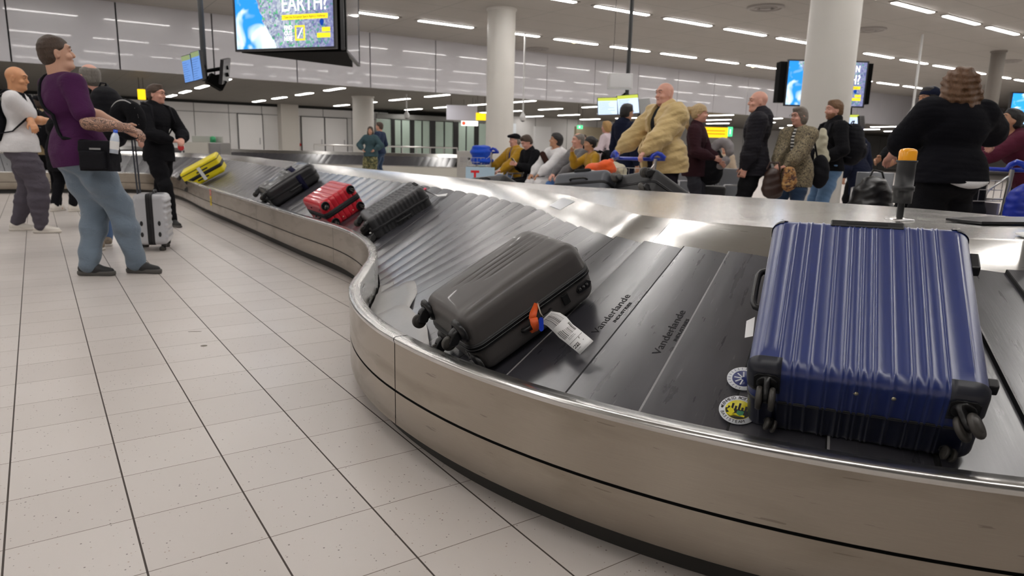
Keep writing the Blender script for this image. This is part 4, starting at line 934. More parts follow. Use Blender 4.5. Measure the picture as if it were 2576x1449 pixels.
for z in (.0, .12): mb.tube([M @ (a+Vector((0, 0, z-.05))), M @ (q+Vector((0, 0, z-.05))), M @ (b_+Vector((0, 0, z-.05)))], .035, 8)
mb.build('bracket', casing, t)
MB().box((-.12, -.14, -.06), (.16, .10, .12), Matrix.Translation((.14, -.02, -.02)) @ Matrix.Rotation(.5, 4, 'Y')).build('junction_box', casing, t)
d = 13.5
monitor('information_monitor', atd(1505, 288.5, d), atd(1553, 287.3, d), atd(1548, 242.5, d), atd(1498, 247, d), 'left pale blue flight monitor beside the dark haired person in navy', pale_e, hdr_e, 'flight monitors on the middle pole', pole=atd(1577, 232, d*1.02))
monitor('information_monitor', atd(1556, 287.5, d), atd(1608, 283.4, d), atd(1602, 238, d), atd(1549, 242, d), 'right pale blue flight monitor behind the dark haired person in navy', pale_e, hdr_e, 'flight monitors on the middle pole', pole=atd(1577, 232, d*1.02))
monitor('information_monitor', atd(1612, 289, d*1.02), atd(1640, 284, d*1.08), atd(1640, 247, d*1.08), atd(1608, 250, d*1.02), 'dark monitor turned away behind the person in the beige jacket', blue_e, hdr2, back=True, pole=atd(1577, 232, d*1.02))
pp = atd(1577, 240, d*1.02); t = thing('ceiling_pole', 'dark ceiling pole behind the white hanging loudspeaker box', 'pole', (pp[0], pp[1], pp[2]-.3))
MB().lathe([(.04, 0), (.04, ZC-pp[2]+.3)], 12).build('pole', MC['pole_charcoal'], t)
P = atd(1531, 222, d*.97); Q = atd(1591, 222, d*.97); Mx, L = hframe(P, Q)
t = thing('loudspeaker_box', 'white box hanging from two thin wires below the hall ceiling', 'loudspeaker', mw=Mx)
h_ = 36*d/F_PX; MB().box((0, 0, 0), (L, .25, h_)).build('cabinet', mat('speaker_white', (.62, .62, .62), .5), t, bevel=.012); MB().box((.03, -.006, .03), (L-.03, .0, h_-.03)).build('grille', mat('speaker_grille', (.70, .70, .71), .7, bump=.5, scale=300), t)
for x in (.08, L-.08): MB().tube([(x, .12, h_), (x, .12, ZC-P[2])], .004, 6).build('wire', casing, t)
d = 19
monitor('information_monitor', atd(2123, 325, d), atd(2161, 325, d), atd(2161, 289, d), atd(2123, 289, d), 'small pale monitor low behind the thick white column', pale_e, hdr_e, pole=atd(2140, 250, d*1.02)*np.array([1, 1, 0])+np.array([0, 0, ZC+.01]))
monitor('information_monitor', atd(2164, 326, d), atd(2176, 324, d*1.05), atd(2184, 292, d*1.05), atd(2164, 292, d), 'small dark monitor turned away right of the thick white column', blue_e, hdr2, back=True)
# hanging signs
def sign(a, b_, dep, label, m, name='hanging_sign', cat='sign', rods=True):
    P = atd(a[0], b_[1], dep); Q = atd(b_[0], b_[1], dep); Q[2] = P[2]; Mx, L = hframe(P, Q); h = (b_[1]-a[1])*dep/F_PX; t = thing(name, label, cat, mw=Mx)
    MB().box((0, 0, 0), (L, .12, h)).build('panel', m, t, bevel=.005)
    top = ZC if Mx.translation.y < YB else ZL
    if rods:
        for x in (L*.15, L*.85): MB().tube([(x, .06, h), (x, .06, max(h+.02, top-P[2]))], .005, 6).build('rod', casing, t)
    return t, L, h
yel_s = emis('sign_yellow', (1., .60, .015), 1.1); gre_s = emis('sign_green', (.10, .75, .30), 1.2); whi_s = emis('sign_white', (1., .95, .9), 1.3); red_s = emis('sign_red', (.9, .12, .06), .9)
t, L, h = sign((1758, 320), (1830, 345), 33, 'long yellow lit direction sign behind the blonde person', yel_s)
for z in (.3, .6): MB().box((L*.08, -.006, h*z), (L*.9, 0, h*(z+.12))).build('text_line', emis('sign_amber_dark', (.75, .38, .02), .7), t)
t, L, h = sign((1830.5, 320), (1842, 343), 33, 'small green lit square at the end of the yellow direction sign', gre_s); MB().box((L*.4, -.006, h*.25), (L*.55, 0, h*.75)).build('arrow', whi_s, t)
sign((1749, 315), (1757, 345), 34, 'narrow yellow lit sign left of the long yellow direction sign', yel_s)
t, L, h = sign((1452, 315), (1466, 324), 27, 'small green lit exit sign over the tan wall', gre_s); MB().box((L*.3, -.006, h*.25), (L*.5, 0, h*.75)).build('running_figure', whi_s, t)
sign((347, 225), (362, 250), 20, 'small yellow sign left of the person in glasses', yel_s)
sign((1197, 284), (1222, 302), 24, 'yellow lit sign against the left column', yel_s)
t, L, h = sign((1160, 304), (1202, 316), 26, 'white lit sign with a red no entry disc over the glass doors', whi_s); MB().lathe([(0, 0), (h*.38, 0), (h*.38, .01), (0, .01)], 20, Matrix.Translation((h*.55, -.012, h*.5)) @ RX).build('no_entry_disc', red_s, t)
sign((1123, 265), (1200, 301), 25, 'pale hanging board lit from above in the low ceiling area', mat('board_pale', (.62, .62, .70), .5), 'hanging_board', 'board')
# ceiling cameras
def cam_dome(px, py0, py1, dep, r, label):
    p = atd(px, py1, dep); top = ZC if p[1] < YB else ZL; t = thing('security_camera', label, 'camera', tuple(p)); wm_ = mat('camera_white', (.62, .62, .62), .4)
    MB().lathe([(0, 0), (r*.7, r*.25), (r, r), (r*.9, r*1.7), (r*.5, r*2.3), (r*.3, r*2.8)], 24).build('dome', wm_, t); MB().lathe([(0, -.01), (r*.6, r*.12), (r*.72, r*.3)], 20).build('lens_glass', mat('lens_dark', (.03, .03, .03), .1), t)
    MB().lathe([(r*.25, r*2.6), (r*.25, top-p[2])], 12).build('pole', wm_, t)
cam_dome(2292, 265, 305, 19.5, .125, 'white dome camera on a long white pole left of the curly haired person')
cam_dome(1315, 290, 306, 21, .1, 'small white dome camera hanging right of the left column')
cam_dome(1023, 287, 299, 24, .1, 'small dark edged dome camera over the glass doors')
for px, py, nm in ((1444, 109, 'right of the left column'), (1894, 170, 'left of the thick column')):
    p = onz(px, py, ZC-.05); o = MB().lathe([(.05, .05), (.07, .02), (0, -.01)], 16).build('ceiling_spot', emis('spot_glow', (1, .8, .45), 2.5)); o.location = p; tag(o, 'small warm round ceiling spot ' + nm, 'ceiling light')
# counter on the left
P = atd(462, 357, 17.5); Q = atd(553, 357, 17.5); Mx, L = hframe(P, Q)
Mx.translation.z = 0; t = thing('service_counter', 'grey steel service counter behind the yellow suitcase', 'counter', mw=Mx)
MB().box((0, 0, 0), (L*.66, .7, P[2])).build('front_panel', mat('counter_beige', (.50, .48, .43), .5), t, bevel=.01); MB().box((L*.66, .05, 0), (L, .7, P[2])).build('side_cabinet', mat('counter_steel', (.4, .39, .38), .35, 1.), t, bevel=.01)
MB().box((L*.08, .3, P[2]), (L*.92, .4, P[2]+.16)).build('upstand', mat('counter_upstand', (.38, .39, .35), .5), t, bevel=.01)
MB().lathe([(0, 0), (.07, 0), (.07, .13), (.03, .16), (0, .16)], 16, Matrix.Translation((L*.72, .2, P[2]+.0))).build('green_dispenser', mat('dispenser_green', (.03, .30, .12), .4), t)
p = atd(456, 371, 16.5); Mx, L = hframe(atd(448, 371, 16.5), atd(464, 371, 16.5))
Mx.translation.z = p[2]; r = 8.2*16.5/F_PX
Ms = Mx @ Matrix.Translation((r, 0, 0)); t = thing('prohibition_sign', 'round white and red no climbing sign beside the person in glasses', 'sign', mw=Ms)
MB().lathe([(0, 0), (r*1.0, 0), (r*1.0, .02), (0, .02)], 28, RX).build('disc', mat('sign_plate_white', (.8, .8, .8), .5), t); MB().lathe([(r*.8, 0.02), (r, .02), (r, .024), (r*.8, .024)], 28, RX).build('red_ring', mat('sign_red_paint', (.6, .03, .03), .5), t)
MB().box((-r*.9, -.026, -.02), (r*.9, -.022, .02), Matrix.Rotation(math.radians(50), 4, 'Y')).build('red_bar', MC['sign_red_paint'], t); MB().prism([(-.02, -r*.6), (.03, -r*.6), (.05, 0), (.03, r*.4), (-.03, r*.5), (-.04, 0)], .02, .022, RX).build('figure', ink, t)
MB().tube([(0, .015, -r), (0, .015, -p[2])], .02, 8).build('post', rl, t)
# second carousel further back
A = onz(560, 406, .41); B2 = onz(1150, 421, .41); dv = (B2-A)[:2]; Lc = float(np.linalg.norm(dv)); ex = dv/Lc
ey = np.array([-ex[1], ex[0]]);
if ey @ (CAM[:2]-A[:2]) > 0: ey = -ey
c2 = thing('baggage_carousel', 'second baggage carousel further back with dark slanted plates and pale skirt', 'baggage carousel', mw=basis((ex[0], ex[1], 0), (ey[0], ey[1], 0), (0, 0, 1), (A[0], A[1], 0)))
x0, x1 = -9., Lc
skm = mat('skirt_cream', (.60, .58, .52), .4)
MB().box((x0, 0, .08), (x1, .03, .40)).build('skirt', skm, c2); MB().box((x0, .12, 0), (x1, .16, .2)).build('plinth', black_m, c2); MB().box((x0, -.01, .39), (x1, .05, .415)).build('rim', edge_m, c2)
mb = MB(); npl = int((x1-x0)/.226)
for i in range(npl):
    a = x0+i*.226; n = 4
    vs = []
    for k in range(n+1):
        for yy, zz in ((.06, .21), (.95, .69)): vs.append((a+.226*k/n+(.12 if yy > .5 else 0), yy, zz+.015*(1-k/n)+.006*math.sin(math.pi*k/n)))
    mb.add(vs, [(2*k, 2*k+2, 2*k+3, 2*k+1) for k in range(n)], True)
mb.build('belt', rubber, c2)
MB().add([(x0, .95, .70), (x1, .95, .70), (x1, 1.1, .80), (x0, 1.1, .80), (x1, 1.6, .80), (x0, 1.6, .80), (x1, 1.6, 0), (x0, 1.6, 0)], [(0, 1, 2, 3), (3, 2, 4, 5), (5, 4, 6, 7)]).build('steel_cover', mat('cover_steel', (.66, .65, .63), .3, 1.), c2)
MB().box((x1, -.05, 0), (x1+.55, 1.5, .93)).build('end_cabinet', mat('cabinet_steel', (.52, .51, .49), .35, 1.), c2, bevel=.01)
MB().lathe([(0, 0), (.05, 0), (.05, .02), (0, .02)], 16, Matrix.Translation((x1+.4, -.07, .7)) @ RX).build('cabinet_lock', bezel, c2)
# ================================================================== SUITCASES
def gl(a, b_, n, extra=()):
    v = sorted(set([round(float(x), 6) for x in np.linspace(a, b_, n)]+[round(float(x), 6) for x in extra if a < x < b_])); return v
def half_shell(W, L, H, r, disp=None, nx=16, ny=22, nz=6, xe=(), ye=(), draft=0., dome=0., sgn=1, keep=None, off=0.):
    """rounded half box, open at z=0, top at z=H; returns verts, faces"""
    xs = gl(-W/2, W/2, nx, list(xe)+[-W/2+r*.3, -W/2+r*.6, -W/2+r, W/2-r, W/2-r*.6, W/2-r*.3]); ys = gl(0, L, ny, list(ye)+[r*.3, r*.6, r, L-r, L-r*.6, L-r*.3]); zs = gl(0, H, nz, [H-r, H-r*.6, H-r*.3])
    V, Fc = [], []
    def grid(A, B_, fn):
        b = len(V)
        for a in A:
            for c in B_: V.append(fn(a, c))
        m = len(B_)
        for i in range(len(A)-1):
            for j in range(m-1): Fc.append((b+i*m+j, b+(i+1)*m+j, b+(i+1)*m+j+1, b+i*m+j+1))
    grid(xs, ys, lambda x, y: (x, y, H)); grid(xs, zs, lambda x, z: (x, 0, z)); grid(xs[::-1], zs, lambda x, z: (x, L, z))
    grid(ys[::-1], zs, lambda y, z: (-W/2, y, z)); grid(ys, zs, lambda y, z: (W/2, y, z))
    P = np.array(V); lo = np.array([-W/2+r, r, -1e3]); hi = np.array([W/2-r, L-r, H-r])
    c = np.clip(P, lo, hi); n = P-c; n /= np.maximum(np.linalg.norm(n, axis=1, keepdims=True), 1e-9); Q = c+n*r
    if draft:
        k = 1-draft*(Q[:, 2]/H); Q[:, 0] *= k; Q[:, 1] = L/2+(Q[:, 1]-L/2)*(1-(1-k)*W/L)
    if dome: Q[:, 2] += dome*np.clip(1-(2*Q[:, 0]/W)**2, 0, 1)*np.clip(1-((Q[:, 1]-L/2)*2/L)**2, 0, 1)*np.clip(n[:, 2], 0, 1)
    if disp is not None: Q = Q+n*disp(P, n)[:, None]
    if off: Q = Q+n*off
    if sgn < 0: Q[:, 2] *= -1
    if keep is not None:
        F2 = [f for f in Fc if keep(P[list(f)].mean(0), n[list(f)].mean(0))]
    else: F2 = Fc
    if sgn < 0: F2 = [f[::-1] for f in F2]
    return Q, F2
def ridge(x, c, hw, s, h):
    """flat topped ridge profile"""
    return h*np.clip((hw+s-np.abs(x-c))/s, 0, 1)
def ring(W, L, r, z0, z1, off, n=8):
    pts = []
    for cx, cy, a0 in ((W/2-r, L-r, 0), (-W/2+r, L-r, 90), (-W/2+r, r, 180), (W/2-r, r, 270)):
        for i in range(n+1):
            a = math.radians(a0+90*i/n); pts.append((cx+(r+off)*math.cos(a), cy+(r+off)*math.sin(a)))
    return pts
def band(mb, W, L, r, z0, z1, off, inner=.01):
    o = ring(W, L, r, 0, 0, off); i_ = ring(W, L, r, 0, 0, -inner); m = len(o)
    vs = [(x, y, z0) for x, y in o]+[(x, y, z1) for x, y in o]+[(x, y, z1) for x, y in i_]+[(x, y, z0) for x, y in i_]
    fs = []
    for k in range(m):
        q = (k+1) % m; fs += [(k, q, m+q, m+k), (m+k, m+q, 2*m+q, 2*m+k), (2*m+k, 2*m+q, 3*m+q, 3*m+k), (3*m+k, 3*m+q, q, k)]
    mb.add(vs, fs, True)
plast = mat('caster_black', (.012, .012, .013), .35, bump=.05, scale=200); wheel_g = mat('wheel_rubber', (.05, .045, .04), .5)
trimb = mat('trim_black', (.014, .014, .016), .42); zipm = mat('zip_tape', (.012, .012, .014), .7)
CAST = {}
def caster(t, x, z, size=1., turn=0., y=0., double=True, wm=None):
    """spinner wheel sticking out of the wheel end (towards -y): hooded fork, wheel(s) as sub-parts"""
    if double not in CAST:
        s = Sdf((-.045, -.03, -.02), (.06, .03, .08), .0022); s.cap((0, 0, -.004), (0, 0, .010), .025, .019, .004); s.cap((.0, 0, .012), (.012, 0, .030), .019, .019, .008)
        X = np.meshgrid(*s.ax, indexing='ij', sparse=True)
        if double: s.F = np.maximum(s.F, np.where(X[2] > .014, np.abs(X[1])-.0055, -1.)).astype('f')
        else:
            s.cap((.012, 0, .026), (.014, 0, .038), .022, .013, .006); s.F = np.maximum(s.F, np.abs(X[1])-.0165+X[2]*0+X[0]*0).astype('f'); cy = np.sqrt((X[0]-.014)**2+(X[2]-.040)**2)-.0265; s.F = np.maximum(s.F, -np.maximum(cy, np.abs(X[1])-.0105)).astype('f')
        o = s.mesh('caster', plast, None, 1)
        w_ = .0055 if double else .0085
        p = MB().lathe([(0, -w_), (.014, -w_-.001), (.016, -w_+.002), (.0225, -w_), (.0248, -w_*.4), (.0248, w_*.4), (.0225, w_), (.016, w_-.002), (.014, w_+.001), (0, w_)], 24, Matrix.Rotation(math.pi/2, 4, 'X')).build('wheel', wheel_g, None)
        CAST[double] = (o.data, p.data); bpy.data.objects.remove(o); bpy.data.objects.remove(p)
    M = Matrix.Translation((x, y, z)) @ Matrix.Rotation(math.pi/2, 4, 'X') @ Matrix.Rotation(turn, 4, 'Z') @ Matrix.Scale(size, 4)
    c = bpy.data.objects.new('caster', CAST[double][0]); COL.objects.link(c); c.parent = t; c.matrix_local = M
    for s_ in ((-.0125, .0125) if double else (0,)):
        w_ = bpy.data.objects.new('wheel', CAST[double][1]); COL.objects.link(w_); w_.parent = c; w_.matrix_local = Matrix.Translation((.014, s_, .040))
    return c
def bar_handle(t, name, A, B_, n, h, r, m, plate=None):
    """grab handle from A to B standing off along n"""
    A, B_, n = Vector(A), Vector(B_), Vector(n); d = B_-A; pts = [A, A+n*h*.7+d*.04, A+n*h+d*.14, A+n*h*1.05+d*.5, A+n*h+d*.86, B_+n*h*.7-d*.04, B_]
    mb = MB(); q = []
    for i in range(len(pts)-1):
        for k in range(3): q.append(pts[i].lerp(pts[i+1], k/3))
    q.append(pts[-1]); mb.tube(q, r, 10); return mb.build(name, m, t)
def case_empty(label, O, ex, ey, ez, name='suitcase', group=None): return thing(name, label, 'suitcase', mw=basis(ex, ey, ez, O), group=group)
def case(label, O, ex, ey, ez, W, L, Tk, r, m_, disp=None, xe=(), ye=(), nx=16, ny=22, draft=0., dome=0., zipw=.014, zipoff=.002, m2=None, casters=True, side=1, wheel_size=1., handle=True, sideh=True, name='suitcase', seam=.5, zip_m=None, telescopic=False, double=True, wsink=.0):
    t = case_empty(label, O, ex, ey, ez, name); zm = Tk*seam; H1 = Tk-zm
    Q, Fc = half_shell(W, L, H1, r, disp, nx, ny, 6, xe, ye, draft, dome); a = MB().add(Q+np.array([0, 0, zm]), Fc, True).build('front_shell', m_, t, merge=True)
    Q, Fc = half_shell(W, L, zm, r, disp, nx, ny, 6, xe, ye, draft, dome*.3, -1); b = MB().add(Q+np.array([0, 0, zm]), Fc, True).build('back_shell', m2 or m_, t, merge=True)
    z = MB(); band(z, W, L, r, zm-zipw, zm+zipw, zipoff); z.build('zip_band', zip_m or zipm, t)
    z = MB()
    for k in (-.4, .4): band(z, W, L, r, zm+k*zipw-.0012, zm+k*zipw+.0012, zipoff+.0025)
    z.build('zip_teeth', mat('zip_teeth', (.03, .03, .033), .35), t)
    if casters:
        for x in (-1, 1):
            for zz, tn in ((.045, .4), (Tk-.045, -.3)): caster(t, x*(W/2-.05), zz, wheel_size, -1.57+tn*x, wsink, double)
    if handle: bar_handle(t, 'carry_handle', (-.08, L-.003, zm+.03), (.08, L-.003, zm+.03), (0, 1, 0), .03, .009, trimb)
    if sideh: bar_handle(t, 'side_handle', (side*(W/2-.002), L*.38, zm-.035), (side*(W/2-.002), L*.62, zm-.035), (side, 0, 0), .022, .008, trimb)
    return t
# ---- blue ribbed suitcase in front
TL, TR, BR, BL = [np.array(v) for v in ((2.032, -.393, .869), (2.307, -.837, .873), (1.868, -1.193, .552), (1.593, -.749, .547))]
ex = unit(((BR-BL)+(TR-TL))[None])[0]; ey = ((TL-BL)+(TR-BR)); ey -= ex*(ey @ ex); ey /= np.linalg.norm(ey); ez = np.cross(ex, ey)
W, L, Tk = .522, .65, .25; O = (BL+BR)/2-ez*Tk
rc = [.052, .135, .205, .275, .35, .425, .485, .545, .625, .70, .765, .835, .945]; dbl = {.052, .135, .205, .425, .485, .545, .765, .835, .945, .35, .70}
rc = [(c-.5)*W for c in rc]; xe = []
for c in rc:
    for s in (-.0095, -.0055, -.0025, 0, .0025, .0055, .0095): xe.append(c+s)
def disp(P, n):
    x = P[:, 0]; y = P[:, 1]; h = np.zeros(len(P))
    for c, f in zip(rc, [.052, .135, .205, .275, .35, .425, .485, .545, .625, .70, .765, .835, .945]):
        if f in dbl: h = np.maximum(h, np.maximum(ridge(x, c-.0055, .001, .003, .0032), ridge(x, c+.0055, .001, .003, .0032)))
        else: h = np.maximum(h, ridge(x, c, .001, .004, .003))
    mask = np.clip(1-np.abs(n[:, 0])*3, 0, 1); nearh = (np.abs(x) < .095) & (y > L-.035); mask = np.where(nearh, 0, mask)
    edge = (np.abs(x) > W/2-.075); mask = np.where(edge & ((y < .075) | (y > L-.04)) & (n[:, 2] > .2), 0, mask)
    return h*mask
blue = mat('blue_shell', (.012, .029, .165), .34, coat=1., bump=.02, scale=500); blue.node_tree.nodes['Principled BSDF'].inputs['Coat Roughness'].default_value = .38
blue_shaded = mat('blue_shell_shaded', (.003, .005, .022), .4, coat=.3)  # near-black copy of the blue: shade of the lower half put into its colour
bs = case('large blue hard suitcase with lengthwise ridges and black corners in the right foreground', O, ex, ey, ez, W, L, Tk, .034, blue, disp, xe, (.045, .075, L-.035, L-.04), nx=18, ny=24, zipw=.006, zipoff=.0, casters=False, handle=False, sideh=False, m2=blue_shaded)
zm = Tk/2
for x in (-1, 1):
    def kc(c, n, x=x): return x*c[0] > W/2-.078 and c[1] < .052 and c[2] > -1
    Q, Fc = half_shell(W, L, Tk/2, .034, None, 40, 40, 12, (), (), keep=lambda c, n, x=x: x*c[0] > W/2-.082 and c[1] < .040 and c[2] > Tk/2-.088, off=.0035)
    g = MB().add(Q+np.array([0, 0, zm]), Fc, True).build('corner_guard', mat('guard_dark', (.018, .020, .030), .4), bs, merge=True); so = g.modifiers.new('s', 'SOLIDIFY'); so.thickness = .0035
    # wheel pocket
    Mp = Matrix.Translation((x*(W/2-.048), -.0045, Tk-.052)) @ RX
    MB().prism([(-.030, -.026), (.030, -.026), (.030, .018), (.02, .028), (-.02, .028), (-.030, .018)], 0, .003, Mp).build('wheel_pocket', mat('pocket_black', (.002, .002, .003), .8), bs)
    caster(bs, x*(W/2-.050), Tk-.052, 1.22, -1.57 if x < 0 else -.9, .004); caster(bs, x*(W/2-.060), .045, .7, 1.2, .006)
    Q, Fc = half_shell(W, L, Tk/2, .034, None, 50, 60, 12, (), (), keep=lambda c, n, x=x: x*c[0] > W/2-.045 and c[1] > L-.03 and n[2] < .97, off=.003)
    g = MB().add(Q+np.array([0, 0, zm]), Fc, True).build('corner_guard', MC['guard_dark'], bs, merge=True)
    for k in range(2): MB().lathe([(0, 0), (.004, 0), (.003, .002), (0, .0025)], 10, Matrix.Translation((x*(W/2-.025-.012*k), L-.006, Tk-.006-.004*k)) @ Matrix.Rotation(-.8, 4, 'X')).build('rivet', edge_m, bs)
hb_ = MB()
hb_.box((-.098, L-.034, Tk-.012), (.098, L-.004, Tk+.004)); hb_.build('handle_frame', trimb, bs, bevel=.004)
MB().box((-.058, L-.027, Tk-.002), (.058, L-.013, Tk+.0052)).build('handle_slot', MC['pocket_black'], bs, bevel=.004)
mb = MB(); mb.box((-.075, L-.008, Tk-.06), (.075, L+.002, Tk-.016)); mb.build('handle_recess', trimb, bs, bevel=.003)
bar_handle(bs, 'carry_handle', (-.065, L-.006, Tk-.035), (.065, L-.006, Tk-.035), (0, 1, 0), .010, .007, trimb)
bar_handle(bs, 'side_handle', (-W/2+.002, .30, zm+.045), (-W/2+.002, .475, zm+.045), (-1, 0, 0), .024, .0095, plast)
MB().box((-W/2-.003, .27, zm+.028), (-W/2+.004, .50, zm+.062)).build('handle_plate', trimb, bs, bevel=.002)
MB().box((-W/2-.006, .15, zm-.012), (-W/2+.003, .19, zm+.012)).build('latch', edge_m, bs, bevel=.002); MB().box((-W/2-.006, .53, zm-.012), (-W/2+.003, .56, zm+.012)).build('latch', edge_m, bs, bevel=.002)
MB().box((W/2-.002, .50, Tk-.062), (W/2+.022, .565, Tk-.03)).build('side_foot', trimb, bs, bevel=.004); MB().box((W/2-.002, .06, Tk-.062), (W/2+.022, .085, Tk-.03)).build('side_foot', trimb, bs, bevel=.004)
for x in (-.01, .07): MB().lathe([(0, 0), (.0058, 0), (.0058, .0015), (0, .003)], 16, Matrix.Translation((x, -.001, Tk-.052)) @ RX).build('stud', mat('stud_gold', (.85, .78, .55), .3, 1.), bs)
MB().add([(-W/2-.008, .20, zm+.03), (-W/2-.03, .20, zm+.02), (-W/2-.034, .27, zm+.02), (-W/2-.012, .28, zm+.03)], [(0, 1, 2, 3)]).build('paper_tag', stw, bs)
# round stickers on the left side of the case and the belt side
def badge(name, M, R, cols, parent, top=None, bot=None):
    t = MB().lathe([(0, 0), (R, 0), (R, .0008), (0, .0008)], 40, M).build(name, cols[0], parent)
    MB().lathe([(0, .0008), (R*.68, .0008), (R*.68, .0012), (0, .0012)], 36, M).build('badge_centre', cols[1], t)
    return t
wht = mat('badge_white', (.72, .74, .78), .35); nvy = mat('badge_navy', (.02, .03, .16), .35); yel = mat('badge_yellow', (.75, .66, .02), .35); blk = mat('badge_black', (.01, .01, .012), .4); grn = mat('badge_green', (.05, .25, .12), .4)
def belt_hit(px, py, lift=0.):
    best = None
    for s in np.linspace(_p[12], LEN, 420):
        for t_ in np.linspace(.02, .98, 90):
            v = belt_pt(s, t_)-CAM; zz = v @ _fw
            if zz < .2: continue
            e = (1288+F_PX*(v @ _rt)/zz-px)**2+(724.5-F_PX*(v @ _up)/zz-py)**2
            if best is None or e < best[0]: best = (e, s, t_)
    return best[1], best[2]
def circle_text(txt, R, size, m, M, parent, a0, da, flip=False):
    for i, ch in enumerate(txt):
        if ch == ' ': continue
        a = math.radians(a0+da*i); Mc = M @ Matrix.Translation((R*math.cos(a), R*math.sin(a), .0014)) @ Matrix.Rotation(a-math.pi/2+(math.pi if flip else 0), 4, 'Z')
        text_mesh('lettering', ch, size, m, Mc, parent, .0002)
for (px, py, R, cols, kind) in ((1856, 1043, .052, (wht, yel), 0), (1868, 968, .046, (wht, nvy), 1)):
    s_, t_ = belt_hit(px, py); ex_, ey_, n_, o_ = plate_frame(s_, t_, .0035)
    # seen upright from the rim
    yy = -ex_ if kind == 9 else ey_; xx = np.cross(yy, n_); Mb = basis(xx, yy, n_, o_)
    if kind == 0:
        b = badge('badge', Mb, R, cols, None); tag(b, 'round white and yellow badge sticker lying on the rubber plate beside the blue suitcase', 'sticker')
        circle_text('EENHEID ROTTERDAM', R*.84, .0135, blk, Mb, b, 172, -9.5); circle_text('BASISTEAM', R*.84, .0135, blk, Mb, b, 205, 11.5, True)
        MB().prism([(-.7*R*.95, 0)]+[(R*.66*math.cos(a), R*.66*math.sin(a)) for a in np.linspace(math.pi, 2*math.pi, 16)], .0012, .0015, Mb).build('badge_ground', blk, b)
        for k in range(7): x = -.026+.009*k; h = (.008, .02, .012, .024, .010, .016, .008)[k]; MB().box((x-.003, 0, .0012), (x+.003, h, .0016), Mb).build('skyline', blk, b)
        MB().prism([(-.03, -.006), (-.022, .004), (-.012, -.002), (-.008, -.012), (-.014, -.02), (.02, -.024), (.02, -.018), (-.004, -.014), (-.016, -.028), (-.03, -.02), (-.022, -.014)], .0015, .0018, Mb).build('emblem', yel, b)
        MB().prism([(-.002, -.004), (.016, -.004), (.016, -.016), (.007, -.022), (-.002, -.016)], .0018, .0021, Mb).build('shield', grn, b)
        MB().prism([(-.84*R-.004, 0), (-.84*R, .005), (-.84*R+.004, 0), (-.84*R, -.005)], .0010, .0014, Mb).build('diamond', blk, b)
    else:
        b = badge('badge', Mb, R, cols, None); tag(b, 'round pale blue badge sticker with navy centre partly under the blue suitcase', 'sticker')
        for k in range(5):
            a = math.radians(100+k*40); MB().box((-.002, 0, .0012), (.002, .02, .0015), Mb @ Matrix.Rotation(a-math.pi/2, 4, 'Z') @ Matrix.Translation((0, .006, 0))).build('star_ray', wht, b)
        circle_text('IIIIIIIIIIII', R*.84, .011, nvy, Mb, b, 90, 16)
# ---- dark grey suitcase
O = np.array([1.371, .264, .309]); ex = np.array([-.088, -.995, -.051]); ey = np.array([.862, -.102, .497]); ez = np.cross(ex, ey)
W, L, Tk = .36, .52, .235
grey = mat('grey_shell', (.088, .080, .077), .44, coat=.08, bump=.03, scale=700)
gx_ = [-.055, -.018, .012, .045]; xe = []
for c in gx_:
    for s in (-.007, -.0035, 0, .0035, .007): xe.append(c+s)
def disp_g(P, n):
    x = P[:, 0]+.03*((P[:, 1]-L/2)/L)**2*4*.5; y = P[:, 1]; h = np.zeros(len(P))
    for i, c in enumerate(gx_):
        a, b_ = .10+.03*i, L-.03
        h -= ridge(x, c, .001, .0055, .0045)*np.clip((y-a)/.03, 0, 1)*(y < L+1)
    h += -.004*np.clip(1-np.abs(x+.13)/.012, 0, 1)*(n[:, 2] > .5)
    h += -.003*np.clip(1-np.abs(x-.115)/.015, 0, 1)*(n[:, 2] > .5)
    return h*np.clip(n[:, 2]*1.5-.3, 0, 1)
gc = case('large dark grey hard suitcase with curved grooves and an airline tag in the foreground', O, ex, ey, ez, W, L, Tk, .05, grey, disp_g, xe, (), nx=26, ny=40, draft=.05, dome=.014, zipw=.015, zipoff=.003, casters=False, handle=True, sideh=False, zip_m=mat('zip_black', (.010, .010, .011), .45))
for x in (-1, 1):
    for zz in (Tk-.048, .048):
        Mh = Matrix.Translation((x*(W/2-.045), .016, zz)) @ RX
        MB().lathe([(0, .008), (.044, .004), (.043, .014), (.036, .022), (.028, .024), (.026, .016), (0, .016)], 28, Mh).build('wheel_housing', plast, gc); caster(gc, x*(W/2-.045), zz, 1.05, (-1.75 if x > 0 else -1.4), -.004, False)
zm = Tk/2
MB().box((W/2-.002, L*.70, zm-.062), (W/2+.006, L*.755, zm-.022)).build('lock_recess', MC['pocket_black'], gc, bevel=.003)
lk = MB(); lk.prism([(L*.83, -.014), (L*.86, -.018), (L*.93, -.018), (L*.955, 0), (L*.93, .014), (L*.85, .014), (L*.825, 0)], 0, .009, Matrix.Translation((W/2-.006, 0, zm-.042)) @ basis((0, 1, 0), (0, 0, 1), (1, 0, 0), (0, 0, 0))); lk.build('combination_lock', trimb, gc, bevel=.003)
for k in range(3): MB().lathe([(0, -.004), (.006, -.004), (.006, .004), (0, .004)], 14, Matrix.Translation((W/2+.003, L*(.85+.03*k), zm-.042)) @ RX).build('dial', mat('dial_dark', (.04, .04, .04), .3), gc)
bar_handle(gc, 'side_handle', (W/2-.004, L*.36, zm-.045), (W/2-.004, L*.60, zm-.045), (1, 0, 0), .012, .009, plast)
MB().box((W/2-.004, L*.70, Tk*.73), (W/2+.0012, L*.77, Tk*.79), Matrix.Translation((-.008, 0, 0))).build('white_label', stw, gc)
MB().box((-.002, -.004, 0), (.002, .001, .035), Matrix.Translation((W/2-.055, -.0035, zm-.045))).build('zip_puller', edge_m, gc, bevel=.001)
